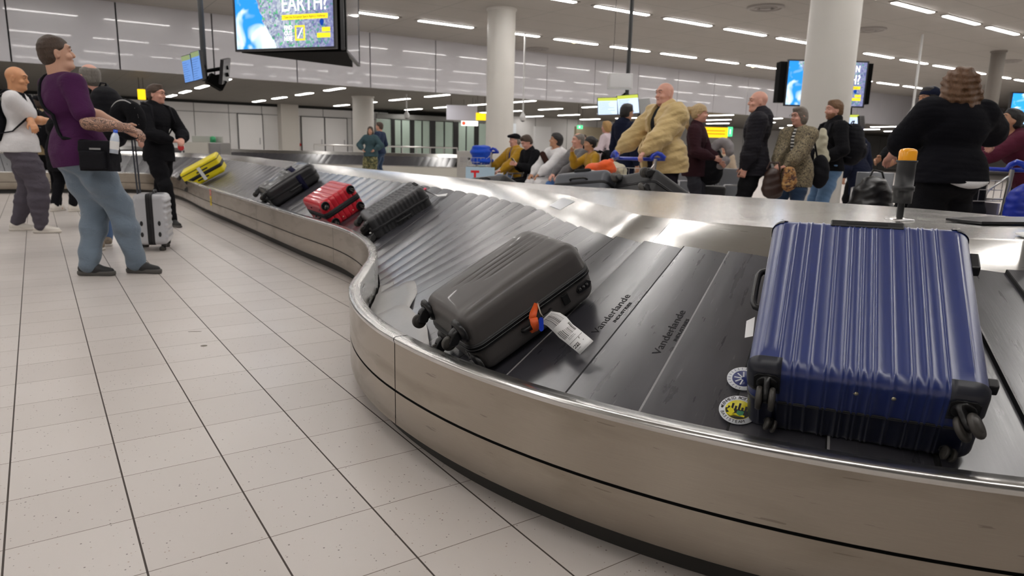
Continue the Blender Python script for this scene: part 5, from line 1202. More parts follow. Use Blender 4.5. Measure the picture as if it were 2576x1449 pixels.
Mi = basis(ex, ey, ez, O).inverted()
def loc(p): return Mi @ Vector(p)
def strip(name, pts, w_, m, parent, thick=.0008, dv=None):
    """ribbon through (px, py, depth) points, width vector given in pixels"""
    mb = MB(); vs = []
    for (x, y, d), (wx, wy, wd) in zip(pts, w_):
        a = atd(x-wx, y-wy, d-wd); b_ = atd(x+wx, y+wy, d+wd); vs += [tuple(loc(a)), tuple(loc(b_))]
    fs = [(2*i, 2*i+1, 2*i+3, 2*i+2) for i in range(len(pts)-1)]
    mb.add(vs, fs, True); o = mb.build(name, m, parent); so = o.modifiers.new('s', 'SOLIDIFY'); so.thickness = thick; return o
def dep_of(v): return float((np.array(v)-CAM) @ _fw)
d0 = dep_of((Matrix(basis(ex, ey, ez, O)) @ Vector((W/2+.012, L*.45, zm-.04))))-.02
d1 = d0-.14
tg = strip('airline_tag', [(1372, 797, d0), (1392, 803, d0-.015), (1408, 815, d0-.03), (1424, 833, d0-.055), (1440, 845, d0-.08), (1468, 868, d0-.12), (1476, 875, d0-.13)],
           [(15, -14, 0), (17, -16, .0), (18, -17, 0), (17, -17, 0), (17, -17, 0), (17, -17, 0), (17, -17, 0)], stw, gc)
tag(tg, 'white airline tag with barcodes')
def tagpt(f, g, lift=.0012):
    P_ = [(1372, 797, d0), (1392, 803, d0-.015), (1408, 815, d0-.03), (1424, 833, d0-.055), (1440, 845, d0-.08), (1468, 868, d0-.12), (1476, 875, d0-.13)]; W_ = [(15, -14), (17, -16), (18, -17), (17, -17), (17, -17), (17, -17), (17, -17)]
    i = min(int(f), 5); u = f-i; x, y, d = [P_[i][k]*(1-u)+P_[i+1][k]*u for k in range(3)]; wx, wy = [W_[i][k]*(1-u)+W_[i+1][k]*u for k in range(2)]
    return tuple(loc(atd(x+wx*g, y+wy*g, d-lift)))
def tag_patch(name, f0, f1, g0, g1, m): MB().add([tagpt(f0, g0), tagpt(f1, g0), tagpt(f1, g1), tagpt(f0, g1)], [(0, 1, 2, 3)]).build(name, m, tg)
inkg = mat('print_grey', (.12, .12, .12), .6)
rr = random.Random(3); g = -.75
while g < .8:
    wdt = rr.choice((.03, .05, .09)); tag_patch('barcode_bar', .15, 1.9, g, g+wdt, inkg) if False else None; g += wdt+rr.choice((.04, .06, .1))
def bars(name, f0, f1, n, seed):
    rr = random.Random(seed); mb = MB(); g = -.8
    for k in range(n):
        wdt = rr.choice((.03, .05, .1)); st_ = 5
        for q in range(st_):
            a, b_ = f0+(f1-f0)*q/st_, f0+(f1-f0)*(q+1)/st_; mb.add([tagpt(a, g), tagpt(b_, g), tagpt(b_, g+wdt), tagpt(a, g+wdt)], [(0, 1, 2, 3)])
        g += wdt+rr.choice((.04, .06, .09))
        if g > .85: break
    mb.build(name, inkg, tg)
bars('barcode', .2, 1.9, 14, 1); bars('barcode', 2.5, 3.7, 14, 5)
tag_patch('rule_line', 4.28, 4.31, -.9, .9, inkg); tag_patch('rule_line', 5.55, 5.57, -.8, .8, inkg); tag_patch('black_box', 4.55, 4.80, -.85, -.1, blk)
o_ = Vector(tagpt(4.67, -.47, .0018)); xa = Vector(tagpt(4.67, .2, .0018))-o_; ya = Vector(tagpt(4.3, -.47, .0018))-o_; xa.normalize(); ya = (ya-xa*(ya @ xa)).normalized()
def tagtext(s_, f, g, size, m=ink):
    p = Vector(tagpt(f, g, .002)); text_mesh('lettering', s_, size, m, basis(xa, ya, xa.cross(ya), p), tg, .0001)
tagtext('AMS', 4.68, -.47, .0135, stw); tagtext('KL1849', 4.95, -.55, .0045); tagtext('F', 4.42, .32, .013); tagtext('Y', 4.72, .45, .008); tagtext('0074 829516', 3.9, -.1, .0048); tagtext('MONUMENT/MR', 4.05, -.1, .004)
strip('tag_loop', [(1352, 762, d0+.02), (1356, 775, d0+.0), (1360, 788, d0), (1366, 796, d0)], [(1.6, 0, 0)]*4, mat('cord_cream', (.6, .55, .45), .6), gc, .002)
orange = mat('orange_strap', (.85, .12, .02), .5)
strip('orange_strap', [(1350, 764, d0+.015), (1341, 790, d0-.01), (1339, 803, d0-.015)], [(6, 2, 0), (9, 2, 0), (9, 1, 0)], orange, gc, .002)
strip('orange_strap', [(1342, 800, d0-.03), (1345, 815, d0-.035), (1349, 826, d0-.03), (1345, 834, d0-.01), (1338, 830, d0+.02)], [(10, -2, 0), (10, -2, 0), (8, -3, 0), (7, -3, 0), (6, -2, 0)], orange, gc, .002)
q = [loc(atd(x, y, d0-.045)) for x, y in ((1356, 802), (1358, 799), (1361, 798), (1364, 799), (1367, 802), (1368, 828), (1366, 832), (1362, 834), (1358, 832), (1356, 828))]
kb = MB(); nrm = (q[3]-q[0]).cross(q[7]-q[0]).normalized(); kb.add([tuple(v) for v in q]+[tuple(v+nrm*.003) for v in q], [tuple(range(10)), tuple(range(19, 9, -1))]+[(i, (i+1) % 10, 10+(i+1) % 10, 10+i) for i in range(10)]); kb.build('blue_key_tag', mat('key_tag_blue', (.01, .05, .55), .3), gc)
# ---- cases on the straight part
def on_belt(s_or_y, t, rot, lift=.012, far=False):
    if far: P = st(s_or_y)[0]
    return belt_frame(s_or_y, t, rot, lift)
def s_y(y): s = np.linspace(0, LEN, 3000); m = np.abs(st(s)[:, 0, 1]-y)+(s < _p[3])*9; return float(s[m.argmin()])
def place_frame(O, rot_dir, nup): pass
mbelt = math.atan((Z_BT-Z_BB)/(.88-.067)); NB = np.array([-math.sin(mbelt), 0, math.cos(mbelt)]); UB = np.array([math.cos(mbelt), 0, math.sin(mbelt)])
def fr_belt(y, a, phi):
    """frame on the straight belt: a = distance up from the rim, phi = turn of the length axis"""
    x = 2.14-RIMW-.012+RIMW*2; O = np.array([2.14+.067, y, Z_BB+.014])+UB*a
    side = np.array([0, -1., 0]); ey = UB*math.cos(phi)+side*math.sin(phi); return O, np.cross(ey, NB), ey, NB
# black case with navy strap
O, ex, ey, ez = fr_belt(6.50, .21, .06); W, L, Tk = .50, .64, .23
def disp_k(P, n):
    x, y = P[:, 0], P[:, 1]; h = -.006*np.clip(1-np.abs(np.abs(x)-W*.36)/.02, 0, 1)*(n[:, 2] > .4)
    for yy in (.12, .32, .52):
        for xx in (-.06, .09): h += .012*np.clip(1-np.hypot((x-xx)/.045, (y-yy)/.055), 0, 1)*(n[:, 2] > .5)
    return h
k = case('glossy black hard suitcase with a navy strap around it on the belt', O, ex, ey, ez, W, L, Tk, .06, mat('gloss_black', (.024, .024, .026), .32, coat=.25), disp_k, nx=30, ny=36, dome=.03, wheel_size=1.2, double=False)
nv = cloth('navy_strap', (.012, .012, .035), .1)
pts = [(-W/2-.006, -.004), (-W/2-.006, Tk*.5), (-W/2+.0, Tk-.05), (-W/2+.05, Tk+.004), (-.1, Tk+.028), (0, Tk+.034), (.1, Tk+.028), (W/2-.05, Tk+.004), (W/2+.0, Tk-.05), (W/2+.006, Tk*.5), (W/2+.006, -.004)]
sb = MB(); vs = [(x, yy, z) for x, z in pts for yy in (.385, .445)]; sb.add(vs, [(2*i, 2*i+1, 2*i+3, 2*i+2) for i in range(len(pts)-1)], True); o = sb.build('strap', nv, k); o.modifiers.new('s', 'SOLIDIFY').thickness = .003
MB().box((-.03, .375, Tk+.030), (.03, .455, Tk+.042)).build('strap_buckle', trimb, k, bevel=.004)
for yy in (.2, .5): MB().box((W/2-.004, yy, Tk*.62), (W/2+.004, yy+.05, Tk*.68)).build('side_stud', trimb, k, bevel=.002)
# red case
O, ex, ey, ez = fr_belt(4.28, .345, -1.54); W, L, Tk = .37, .56, .265
xr = [-.125, -.075, -.025, .025, .075, .125]; xe = [c+s for c in xr for s in (-.006, -.003, 0, .003, .006)]
def disp_r(P, n):
    h = np.zeros(len(P))
    for c in xr: h -= ridge(P[:, 0], c, .001, .004, .006)
    return h*np.clip(1-np.abs(n[:, 0])*3, 0, 1)
red = mat('red_shell', (.58, .010, .026), .38, coat=.3)
k = case('red hard suitcase with black zip band and black wheels lying between two dark suitcases', O, ex, ey, ez, W, L, Tk, .045, red, disp_r, xe, nx=14, ny=20, zipw=.026, zipoff=.003, casters=False, handle=True, sideh=True, side=-1)
for x in (-1, 1):
    for zz in (Tk-.045, .045):
        Mh = Matrix.Translation((x*(W/2-.048), .006, zz)) @ RX; MB().lathe([(0, .004), (.040, .002), (.040, .012), (.034, .016), (.030, .008), (0, .007)], 26, Mh).build('wheel_housing', plast, k); caster(k, x*(W/2-.048), zz, .75, -1.57+.7*x, -.004)
for x in (-.03, .03): MB().lathe([(0, 0), (.008, 0), (.008, .006), (0, .008)], 12, Matrix.Translation((-W/2+.001, L*.35+x*4, Tk*.75)) @ Matrix.Rotation(-math.pi/2, 4, 'Y')).build('side_foot', trimb, k)
for x in (-.05, .06): MB().lathe([(0, 0), (.006, 0), (.006, .003), (0, .004)], 12, Matrix.Translation((x, .001, .05)) @ RX).build('stud', MC['stud_gold'], k)
# ribbed charcoal case
O, ex, ey, ez = fr_belt(3.46, .21, .20); W, L, Tk = .34, .52, .20
yr = list(np.linspace(.07, L-.07, 12)); ye = [c+s for c in yr for s in (-.013, -.009, .009, .013)]
def disp_c(P, n):
    x, y = P[:, 0], P[:, 1]; h = np.zeros(len(P))
    yy = y+.03*np.clip(np.abs(x)/.05-1, -1, 0)*(n[:, 2] > .5)
    for c in yr: h -= ridge(yy, c, .008, .005, .008)
    return h*np.clip(1-np.abs(n[:, 1])*3, 0, 1)*np.where((n[:, 2] > .5) & (np.abs(x) > W/2-.055) & (np.abs(x) < W/2-.0), .25, 1)
char = mat('charcoal_shell', (.045, .045, .048), .42)
k = case('charcoal suitcase with deep cross ribs at the concave bend of the belt', O, ex, ey, ez, W, L, Tk, .035, char, disp_c, (), ye, nx=22, ny=10, zipw=.010, zipoff=.006, wheel_size=1.25, double=False)
MB().box((-.06, L-.03, Tk-.004), (.06, L-.005, Tk+.003)).build('handle_pocket', MC['pocket_black'], k, bevel=.003)
o = MB().add([(.09, L, Tk*.7), (.12, L+.02, Tk*.7), (.15, L+.07, Tk*.3), (.11, L+.08, Tk*.3), (.20, L+.12, Tk*.22), (.17, L+.15, Tk*.22)], [(0, 1, 2, 3), (3, 2, 4, 5)]).build('paper_tag', stw, k); o.modifiers.new('s', 'SOLIDIFY').thickness = .001
MB().box((.06, L-.01, Tk*.72), (.10, L+.03, Tk*.75)).build('red_ribbon', mat('ribbon_pink', (.75, .08, .14), .6), k)
# yellow case
O, ex, ey, ez = fr_belt(11.05, .12, .35); W, L, Tk = .42, .66, .30
yl = mat('yellow_shell', (.80, .66, .008), .45, bump=.1, scale=60)
k = case('bright yellow suitcase with black bands and a white tag further up the belt', O, ex, ey, ez, W, L, Tk, .04, yl, None, nx=12, ny=16, zipw=.028, zipoff=.004, wheel_size=1.3, handle=False, sideh=False, double=False, seam=.44)
z = MB(); band(z, W, L, .04, Tk*.80, Tk*.84, .002); z.build('black_piping', zipm, k)
for yy, zz in ((.38, .6), (.30, .2)): MB().box((W/2-.002, L*yy, Tk*zz), (W/2+.008, L*yy+.2, Tk*zz+.022)).build('side_strap', trimb, k, bevel=.003)
MB().box((W/2+.009, L*.40, Tk*.10), (W/2+.012, L*.40+.055, Tk*.86), Matrix.Translation((0, .03, 0)) @ Matrix.Rotation(.0, 4, 'X')).build('white_tag', stw, k)
# blue bags at the far corner
bl = cloth('blue_nylon', (.020, .035, .20), .3, rough=.6)
def soft_box(name, label, cat, M, dims, m, seed=0, parts=True, amp=.02):
    W_, L_, H_ = dims; Q, Fc = half_shell(W_, L_, H_/2, min(dims)*.3, None, 14, 18, 6); rg_ = np.random.default_rng(seed); ph = rg_.uniform(0, 6, 6)
    def wob(Q): 
        d = amp*(np.sin(Q[:, 0]*9+ph[0]+Q[:, 1]*5)*np.sin(Q[:, 1]*8+ph[1])+.6*np.sin(Q[:, 0]*17+Q[:, 2]*14+ph[2])*np.sin(Q[:, 1]*15+ph[3])); Q = Q.copy(); Q[:, 2] += d*np.clip(Q[:, 2]/H_*2, 0, 1); Q[:, 0] += d*.4*np.sign(Q[:, 0]); return Q
    t = thing(name, label, cat, mw=M); Q2 = wob(Q)+np.array([0, 0, H_/2]); Q3, F3 = half_shell(W_, L_, H_/2, min(dims)*.3, None, 14, 18, 6, sgn=-1)
    mb = MB().add(Q2, Fc, True); mb.add(Q3+np.array([0, 0, H_/2]), F3, True); mb.build('body', m, t, merge=True)
    if parts:
        z = MB(); band(z, W_, L_, min(dims)*.3, H_/2-.01, H_/2+.01, .002); z.build('zip_band', trimb, t)
    return t
O = onz(345, 428, .40); soft_box('travel_bag', 'blue soft travel bag on the far belt left of the person in glasses', 'bag', Matrix.Translation((O[0]+.3, O[1]+.35, .33)) @ Matrix.Rotation(math.pi/2, 4, 'Z') @ Matrix.Rotation(-.2, 4, 'X'), (.40, .95, .30), bl, 3)
O = onz(452, 415, .5); soft_box('travel_bag', 'blue soft travel bag on the far belt right of the person in glasses', 'bag', Matrix.Translation((O[0]+.05, O[1]+.2, .50)) @ Matrix.Rotation(.5, 4, 'Z') @ Matrix.Rotation(.35, 4, 'Y'), (.45, .6, .22), bl, 5)
# silver cabin case standing on the floor
G = onz(392, 626, 0); vx = atd(430, 500, 6.9)-atd(350, 500, 6.9); vx[2] = 0; r_ = unit(ray(392, 550)[None, :2])[0]; a_ = math.radians(9); ez_ = np.array([r_[1]*math.cos(a_)-r_[0]*math.sin(a_), -r_[0]*math.cos(a_)-r_[1]*math.sin(a_), 0.]); ey_ = np.array([0, 0, 1.]); ex_ = np.cross(ey_, ez_)
W, L, Tk = .37, .485, .285
yr = list(np.linspace(.07, L-.06, 7)); ye = [c+s for c in yr for s in (-.016, -.010, .010, .016)]
def disp_s(P, n):
    h = np.zeros(len(P))
    for c in yr: h += ridge(P[:, 1], c, .011, .006, .007)
    return h*np.clip(1-np.abs(n[:, 1])*3, 0, 1)*np.where((np.abs(n[:, 0]) > .5) & (P[:, 2] < Tk*.42), 0, 1)
sil = mat('silver_shell', (.52, .53, .56), .30, coat=.4)
O = np.array([G[0], G[1], .062])-ez_*Tk/2+(-ex_)*0
k = case('silver ribbed cabin suitcase standing upright on the tiles with its handle pulled out', O, ex_, ey_, ez_, W, L, Tk, .045, sil, disp_s, (), ye, nx=12, ny=8, zipw=.030, zipoff=.003, casters=True, handle=True, sideh=False, wheel_size=1.1)
sd = 1 if (CAM-G) @ ex_ > 0 else -1
for yy in (.15, .37):
    for zz in (.23, .77): MB().lathe([(0, 0), (.017, 0), (.015, .003), (0, .004)], 18, Matrix.Translation((sd*(W/2+.0005), L*yy*1.0+.03, Tk*zz)) @ Matrix.Rotation(sd*math.pi/2, 4, 'Y') @ Matrix.Diagonal((.8, 1.45, 1, 1))).build('oval_stud', trimb, k)
MB().box((sd*(W/2+.004)-.001, L*.42, Tk*.5-.008), (sd*(W/2+.004)+.005, L*.5, Tk*.5+.008)).build('zip_puller', trimb, k, bevel=.002)
th = MB()
for x in (-.07, .07): th.tube([(x, L-.01, Tk*.12), (x, L+.53, Tk*.08)], .008, 8)
th.build('telescopic_tubes', mat('tube_dark_steel', (.10, .11, .13), .3, .8), k); TH = MB(); TH.tube([(-.085, L+.53, Tk*.08), (.085, L+.53, Tk*.08)], .014, 10); TH.build('pull_handle', trimb, k)
HANDLE_PT = np.array(k.matrix_world @ Vector((0, L+.53, Tk*.08)))
# cases lying on the far side of the carousel
def fr_far(px, py, d_up, phi, lift=.012):
    """frame on the rear belt; d_up = distance below its top edge"""
    best = None
    for s in np.linspace(_p[6], LEN, 900):
        P = st(s)[0]; q = np.array([*lerp(P[4], P[5], .12), .85])-CAM; zz = q @ _fw
        if zz < .5: continue
        e = abs(1288+F_PX*(q @ _rt)/zz-px)
        if best is None or e < best[0]: best = (e, s)
    P = st(best[1])[0]; a = np.array([*P[4], Z_BT]); b_ = np.array([*P[5], Z_BB]); dn = (b_-a)/np.linalg.norm(b_-a); al = st(best[1]+.05)[0][4]-st(best[1]-.05)[0][4]; al = np.array([al[0], al[1], 0]); al -= dn*(al @ dn); al /= np.linalg.norm(al); n = np.cross(al, dn); n = n if n[2] > 0 else -n
    up = -dn; side = np.cross(up, n); ey = up*math.cos(phi)+side*math.sin(phi); return a+dn*d_up+n*lift, np.cross(ey, n), ey, n
O, ex, ey, ez = fr_far(1484, 470, .64, .15); dg = mat('slate_shell', (.085, .09, .105), .4)
k = case('slate grey hard suitcase lying on the far side of the carousel before the seated people', O, ex, ey, ez, .52, .60, .24, .05, dg, None, nx=10, ny=12, zipw=.012, handle=True, sideh=False, dome=.02); MB().box((-.08, .55, .225), (.08, .59, .262)).build('handle_pocket', MC['pocket_black'], k, bevel=.02)
O, ex, ey, ez = fr_far(1600, 480, .0, -2.75); k = case('black suitcase with pale wheels lying on the far side of the carousel by the trolley', O, ex, ey, ez, .42, .62, .22, .04, mat('dusty_black', (.03, .03, .032), .5), None, nx=10, ny=12, wheel_size=1.6, double=False, sideh=False)
O, ex, ey, ez = fr_far(1240, 450, .55, .2); k = case('flat black suitcase on the far side of the carousel below the mustard jacket', O, ex, ey, ez, .60, .5, .15, .03, MC['dusty_black'], None, nx=10, ny=12, sideh=False, casters=False)
# small white and black things on the rear belt
# ------------------------------------------------------------------ who stands where
VY = math.degrees(YAW)
class At:
    """place on the floor under pixel column px at view depth dep, turned by phi (0 = away from the viewer, 90 = to the left)"""
    def __init__(s, px, dep, phi, py=400):
        p = atd(px, py, dep); s.x, s.y = float(p[0]), float(p[1]); s.a = math.radians(-VY+phi); s.dep = dep
        s.M = (Matrix.Translation((s.x, s.y, 0)) @ Matrix.Rotation(s.a, 4, 'Z')); s.Mi = s.M.inverted()
    def l(s, px, py, dep=None): return np.array(s.Mi @ Vector(atd(px, py, dep if dep is not None else s.dep)))
    def g(s, px, py): return np.array(s.Mi @ Vector(onz(px, py, 0)))
    def w(s, p): return np.array(s.M @ Vector(p))
    def d(s, v): return np.array(s.Mi.to_3x3() @ Vector(v))
def P_(label, a, **k): return person(label, a.x, a.y, face=a.a, **k)
sk_fair = skin('skin_fair', (.62, .36, .26)); sk_pink = skin('skin_pink', (.66, .37, .29)); sk_tan = skin('skin_tan', (.52, .29, .18)); sk_warm = skin('skin_warm', (.60, .31, .16))
hb = hair_m('hair_brown', (.055, .032, .02)); hblack = hair_m('hair_black', (.012, .010, .010)); hblond = hair_m('hair_blonde', (.50, .36, .19)); hgrey = hair_m('hair_grey', (.20, .18, .16)); hginger = hair_m('hair_ginger', (.15, .075, .032)); hcurl = hair_m('hair_curly_brown', (.12, .055, .022))
blackc = cloth('cloth_black', (.008, .008, .010)); navyc = cloth('cloth_navy', (.010, .013, .030)); jeans = cloth('denim_blue', (.11, .19, .36), .3); whitec = cloth('cloth_white', (.70, .69, .70), .25); sh_white = mat('shoe_white', (.70, .66, .60), .5); sh_black = mat('shoe_black', (.014, .014, .015), .6); sole_g = mat('sole_grey', (.09, .085, .08), .7)
def backpack(label, a, W_, Hh, Dp, c, m, hgt=None, tilt=0., straps=True, h=.010):
    """bag on a back; c = centre in the wearer's frame, a = At"""
    t = thing('backpack', label, 'backpack', mw=a.M @ Matrix.Translation(Vector(c)) @ Matrix.Rotation(tilt, 4, 'X'))
    s = Sdf((-W_, -Dp-.05, -Hh/2-.12), (W_, Dp+.08, Hh/2+.12), h)
    s.cap((0, 0, -Hh*.28), (0, .0, Hh*.25), Dp*.62, Dp*.5, .05); s.ell((0, 0, 0), (W_/2, Dp*.55, Hh/2), .04); s.ell((0, .0, -Hh*.12), (W_*.48, Dp*.6, Hh*.36), .04); s.ell((0, -Dp*.45, -Hh*.18), (W_*.36, Dp*.35, Hh*.24), .02)
    s.wrinkle(.005, int(abs(c[0]*100))+3); s.mesh('body', m, t, 1)
    MB().tube([(-W_*.1, Dp*.2, Hh*.46), (-W_*.06, Dp*.1, Hh*.46+.05), (W_*.06, Dp*.1, Hh*.46+.05), (W_*.1, Dp*.2, Hh*.46)], .008, 8).build('top_loop', m, t)
    if straps:
        for sd in (1, -1): 
            mb = MB(); pts = [(sd*W_*.24, Dp*.35, Hh*.42), (sd*W_*.34, Dp*.9, Hh*.54), (sd*W_*.40, Dp*1.7, Hh*.46), (sd*W_*.50, Dp*2.0, Hh*.05), (sd*W_*.60, Dp*1.1, -Hh*.3), (sd*W_*.40, Dp*.3, -Hh*.36)]
            mb.tube(pts, [.012, .016, .018, .014, .008, .008], 8); mb.build('shoulder_strap', m, t)
    MB().tube([(-W_*.30, -Dp*.62, -.02), (0, -Dp*.82, .0), (W_*.30, -Dp*.62, -.02)], .004, 6).build('zip', mat('zip_grey', (.1, .1, .1), .4), t)
    return t
packm = cloth('pack_black', (.010, .010, .013), .25, rough=.7)
# 1 bald man in white T-shirt
a = At(58, 7.75, -68); fe = lambda px, py: a.g(px, py)
P_('bald person in a white T-shirt and grey sweatpants with arms crossed, at the left edge', a, H=1.86, girth=1.2, h=.0075, skin_c=sk_warm, head=(-.15, -.08),
   pose=dict(hand_r=(-.16, .27, 1.24), hand_l=(.25, .17, 1.22), elbow_r=(.9, .3, -1), elbow_l=(-.9, .3, -1), palm_l=(.9, .4, .3), fing_l=(.6, .35, -.5), fing_r=(-1, .1, .1), curl_l=.5, foot_r=fe(110, 586), foot_l=fe(50, 580), toe_r=-.1, toe_l=.1, twist=.05),
   top=dict(mat=whitec, name='shirt', off=.022, hem=.05, wr=.006, seed=2), sleeve=.36, legs=dict(mat=cloth('sweatpants_grey', (.085, .075, .095), .4), off=.028, wide=1.15, taper=.8, wr=.009, seed=5), shoe=dict(mat=sh_white, sole=1.2), hair=dict(brow=True, mat=hb))
backpack('black backpack with a blue bottle on the bald person in the white T-shirt', a, .34, .52, .20, (0, -.24, 1.27), packm)
bt_ = thing('water_bottle', 'bright blue bottle in the side pocket of the black backpack at the left edge', 'bottle', mw=a.M @ Matrix.Translation((.17, -.27, 1.14)))
MB().lathe([(.0, 0), (.034, 0), (.036, .01), (.036, .15), (.030, .17)], 20).build('body', mat('bottle_blue', (.01, .09, .65), .25), bt_); MB().lathe([(.030, .17), (.030, .20), (0, .205)], 20).build('cap', mat('bottle_cap', (.5, .55, .6), .4), bt_)
# 2 big man in purple
def tattoo():
    m, nt, b = _nt('skin_tattooed'); tc = nd(nt, 'ShaderNodeTexCoord'); sp = nd(nt, 'ShaderNodeSeparateXYZ', {0: tc.outputs['Object']})
    n = nd(nt, 'ShaderNodeTexNoise', {'Vector': tc.outputs['Object'], 'Scale': 7., 'Detail': 2.}); mp = nd(nt, 'ShaderNodeVectorMath', {0: tc.outputs['Object'], 1: n.outputs['Color']}, operation='ADD')
    wv = nd(nt, 'ShaderNodeTexWave', {'Vector': mp.outputs[0], 'Scale': 11., 'Distortion': 5., 'Detail': 1.}, wave_type='RINGS'); vo = nd(nt, 'ShaderNodeTexVoronoi', {'Vector': mp.outputs[0], 'Scale': 26.}, feature='DISTANCE_TO_EDGE')
    inkf = ma(nt, 'MAXIMUM', ma(nt, 'GREATER_THAN', wv.outputs['Fac'], .62), ma(nt, 'LESS_THAN', vo.outputs['Distance'], .05))
    zone = ma(nt, 'MULTIPLY', ma(nt, 'MULTIPLY', ma(nt, 'GREATER_THAN', sp.outputs[0], TAT[0]), ma(nt, 'LESS_THAN', sp.outputs[2], 1.47)), ma(nt, 'GREATER_THAN', sp.outputs[2], .9))
    nt.links.new(mixc(nt, ma(nt, 'MULTIPLY', inkf, ma(nt, 'MULTIPLY', zone, .82)), c4((.58, .33, .23)), c4((.045, .035, .035))), b.inputs['Base Color']); b.inputs['Roughness'].default_value = .45; return m
TAT = (.20,)
a = At(202, 5.42, -38)
t2, J2, V2 = P_('big person in a purple T-shirt and pale jeans with a tattooed forearm', a, H=1.90, girth=1.30, h=.0058, skin_c=tattoo(), head=(-.2, .16), lean=-.13, tilt=-.07, belly=.3,
   pose=dict(hip=(0, .0, .95), hand_r=a.l(322, 322, 5.25), hand_l=a.l(335, 335, 5.6), elbow_r=(.2, -.4, -1), elbow_l=(-.6, -.6, -1), palm_r=(.5, .2, 1), fing_r=a.d(_rt*.9-_up*.35), foot_l=a.g(232, 692), foot_r=a.g(352, 686), toe_l=-.85, toe_r=-.95, knee_l=(-.1, 1, 0), knee_r=(.4, 1, 0), curl_r=.6),
   top=dict(mat=cloth('tshirt_purple', (.060, .010, .062), .3, rough=.8), name='shirt', off=.024, hem=.07, wr=.006, seed=11, wf=.7, armfat=.6), sleeve=.40, legs=dict(mat=cloth('denim_pale', (.155, .20, .255), .35), off=.022, wide=1.05, taper=1.05, wr=.008, seed=8, wf=.9), shoe=dict(mat=sh_black, solemat=sole_g, sole=1.35), hair=dict(style='buzz', mat=hb, thick=.006))
# crossbody bag
c = a.l(250, 392, 5.2)
t = thing('crossbody_bag', 'black square crossbody bag at the hip of the person in purple', 'bag', mw=a.M @ Matrix.Translation(Vector(c)) @ Matrix.Rotation(.55, 4, 'Z'))
s = Sdf((-.2, -.12, -.2), (.2, .12, .2), .006); s.ell((0, 0, 0), (.15, .055, .14), .01); s.F = np.maximum(np.maximum(np.abs(s.ax[0])[:, None, None]-.115+s.F*0, np.abs(s.ax[2])[None, None, :]-.10+s.F*0), np.abs(s.ax[1])[None, :, None]-.045+s.F*0).astype('f')-.012; s.wrinkle(.003, 6); s.mesh('body', packm, t, 1)
s = Sdf((-.2, -.14, -.2), (.2, .12, .2), .006); s.F = np.maximum(np.maximum(np.abs(s.ax[0])[:, None, None]-.09+s.F*0, np.abs(s.ax[2]+.03)[None, None, :]-.055+s.F*0), np.abs(s.ax[1]+.06)[None, :, None]-.02+s.F*0).astype('f')-.010; s.mesh('front_pocket', packm, t, 1)
MB().box((-.03, -.062, .045), (.06, -.060, .058)).build('woven_patch', mat('patch_grey', (.35, .35, .35), .6), t)
from mathutils.bvhtree import BVHTree
def over(root, part, pts, n=18, lift=.008):
    """points of a strap laid over a garment (wearer's frame)"""
    o = [x for x in bpy.data.objects if x.parent == root and x.name.split('.')[0] == part][0]; me = o.data
    bv = BVHTree.FromPolygons([v.co[:] for v in me.vertices], [tuple(p_.vertices) for p_ in me.polygons]); out = []; P = [Vector(q) for q in pts]
    seg = [(P[k_], P[k_+1]) for k_ in range(len(P)-1)]; m_ = max(2, n//len(seg))
    for a_, b_ in seg:
        for k_ in range(m_):
            q = a_.lerp(b_, k_/m_); lo_, nr_, _, _ = bv.find_nearest(q); s_ = nr_ if (q-lo_).dot(nr_) > 0 or (q-lo_).length < .02 else nr_; out.append(lo_+s_*lift)
    return out
Ti = t.matrix_world.inverted() @ a.M
sp_ = over(t2, 'shirt', [J2['Sl']+np.array([.07, .12, .03]), J2['Sl']+np.array([.08, .0, .10]), J2['Sl']+np.array([.10, -.16, -.02]), J2['hip']+np.array([.0, -.28, .28]), J2['hip']+np.array([.20, -.22, .10])], 24)+[Vector(c+np.array([-.10, -.0, .10]))]
MB().tube([Ti @ p_ for p_ in sp_], .013, 8).build('strap', packm, t)
t = thing('water_bottle', 'small clear water bottle with blue cap beside the crossbody bag', 'bottle', mw=Matrix.Translation(atd(286, 386, 5.15)) @ Matrix.Rotation(.15, 4, 'Y'))
MB().lathe([(0, 0), (.030, 0), (.031, .1), (.026, .13), (.013, .155)], 20).build('body', mat('bottle_clear', (.62, .70, .82), .08, spec=.8), t); MB().lathe([(.0315, .03), (.0318, .09)], 20).build('label_band', stw, t); MB().lathe([(.015, .152), (.015, .175), (0, .176)], 16).build('cap', mat('bottle_blue'  , (0, 0, 0)), t)
# 3 grey haired person behind, holding the silver case
a = At(246, 6.75, 55); Hw = Vector(HANDLE_PT); hl = np.array(a.Mi @ Hw)
P_('person in black with short grey hair behind the purple T-shirt, holding the silver suitcase handle', a, H=1.80, girth=1.1, h=.009, skin_c=sk_pink, head=(.1, .05), pose=dict(hand_r=(.2, .25, 1.1), hand_l=(-.28, .2, 1.1), foot_r=a.g(262, 622), foot_l=a.g(240, 628), toe_r=.0, toe_l=.0) if False else dict(hand_l=(-.25, .25, 1.1), hand_r=hl+np.array([0, 0, .03]), elbow_r=(.5, -1, 0), palm_r=(0, 0, 1), fing_r=a.d(_rt*.7-_up*.6), foot_r=a.g(268, 618), foot_l=a.g(243, 628)),
   top=dict(mat=blackc, name='jacket', off=.03, hem=.08), legs=dict(mat=jeans, off=.02), shoe=dict(mat=mat('shoe_tan', (.30, .24, .18), .6), solemat=sh_white), hair=dict(style='sides', mat=hgrey, thick=.006))
backpack('large black backpack worn behind the purple T-shirt by the silver suitcase owner', a, .36, .56, .24, (0, -.27, 1.26), packm)
q = atd(322, 300, 6.3)
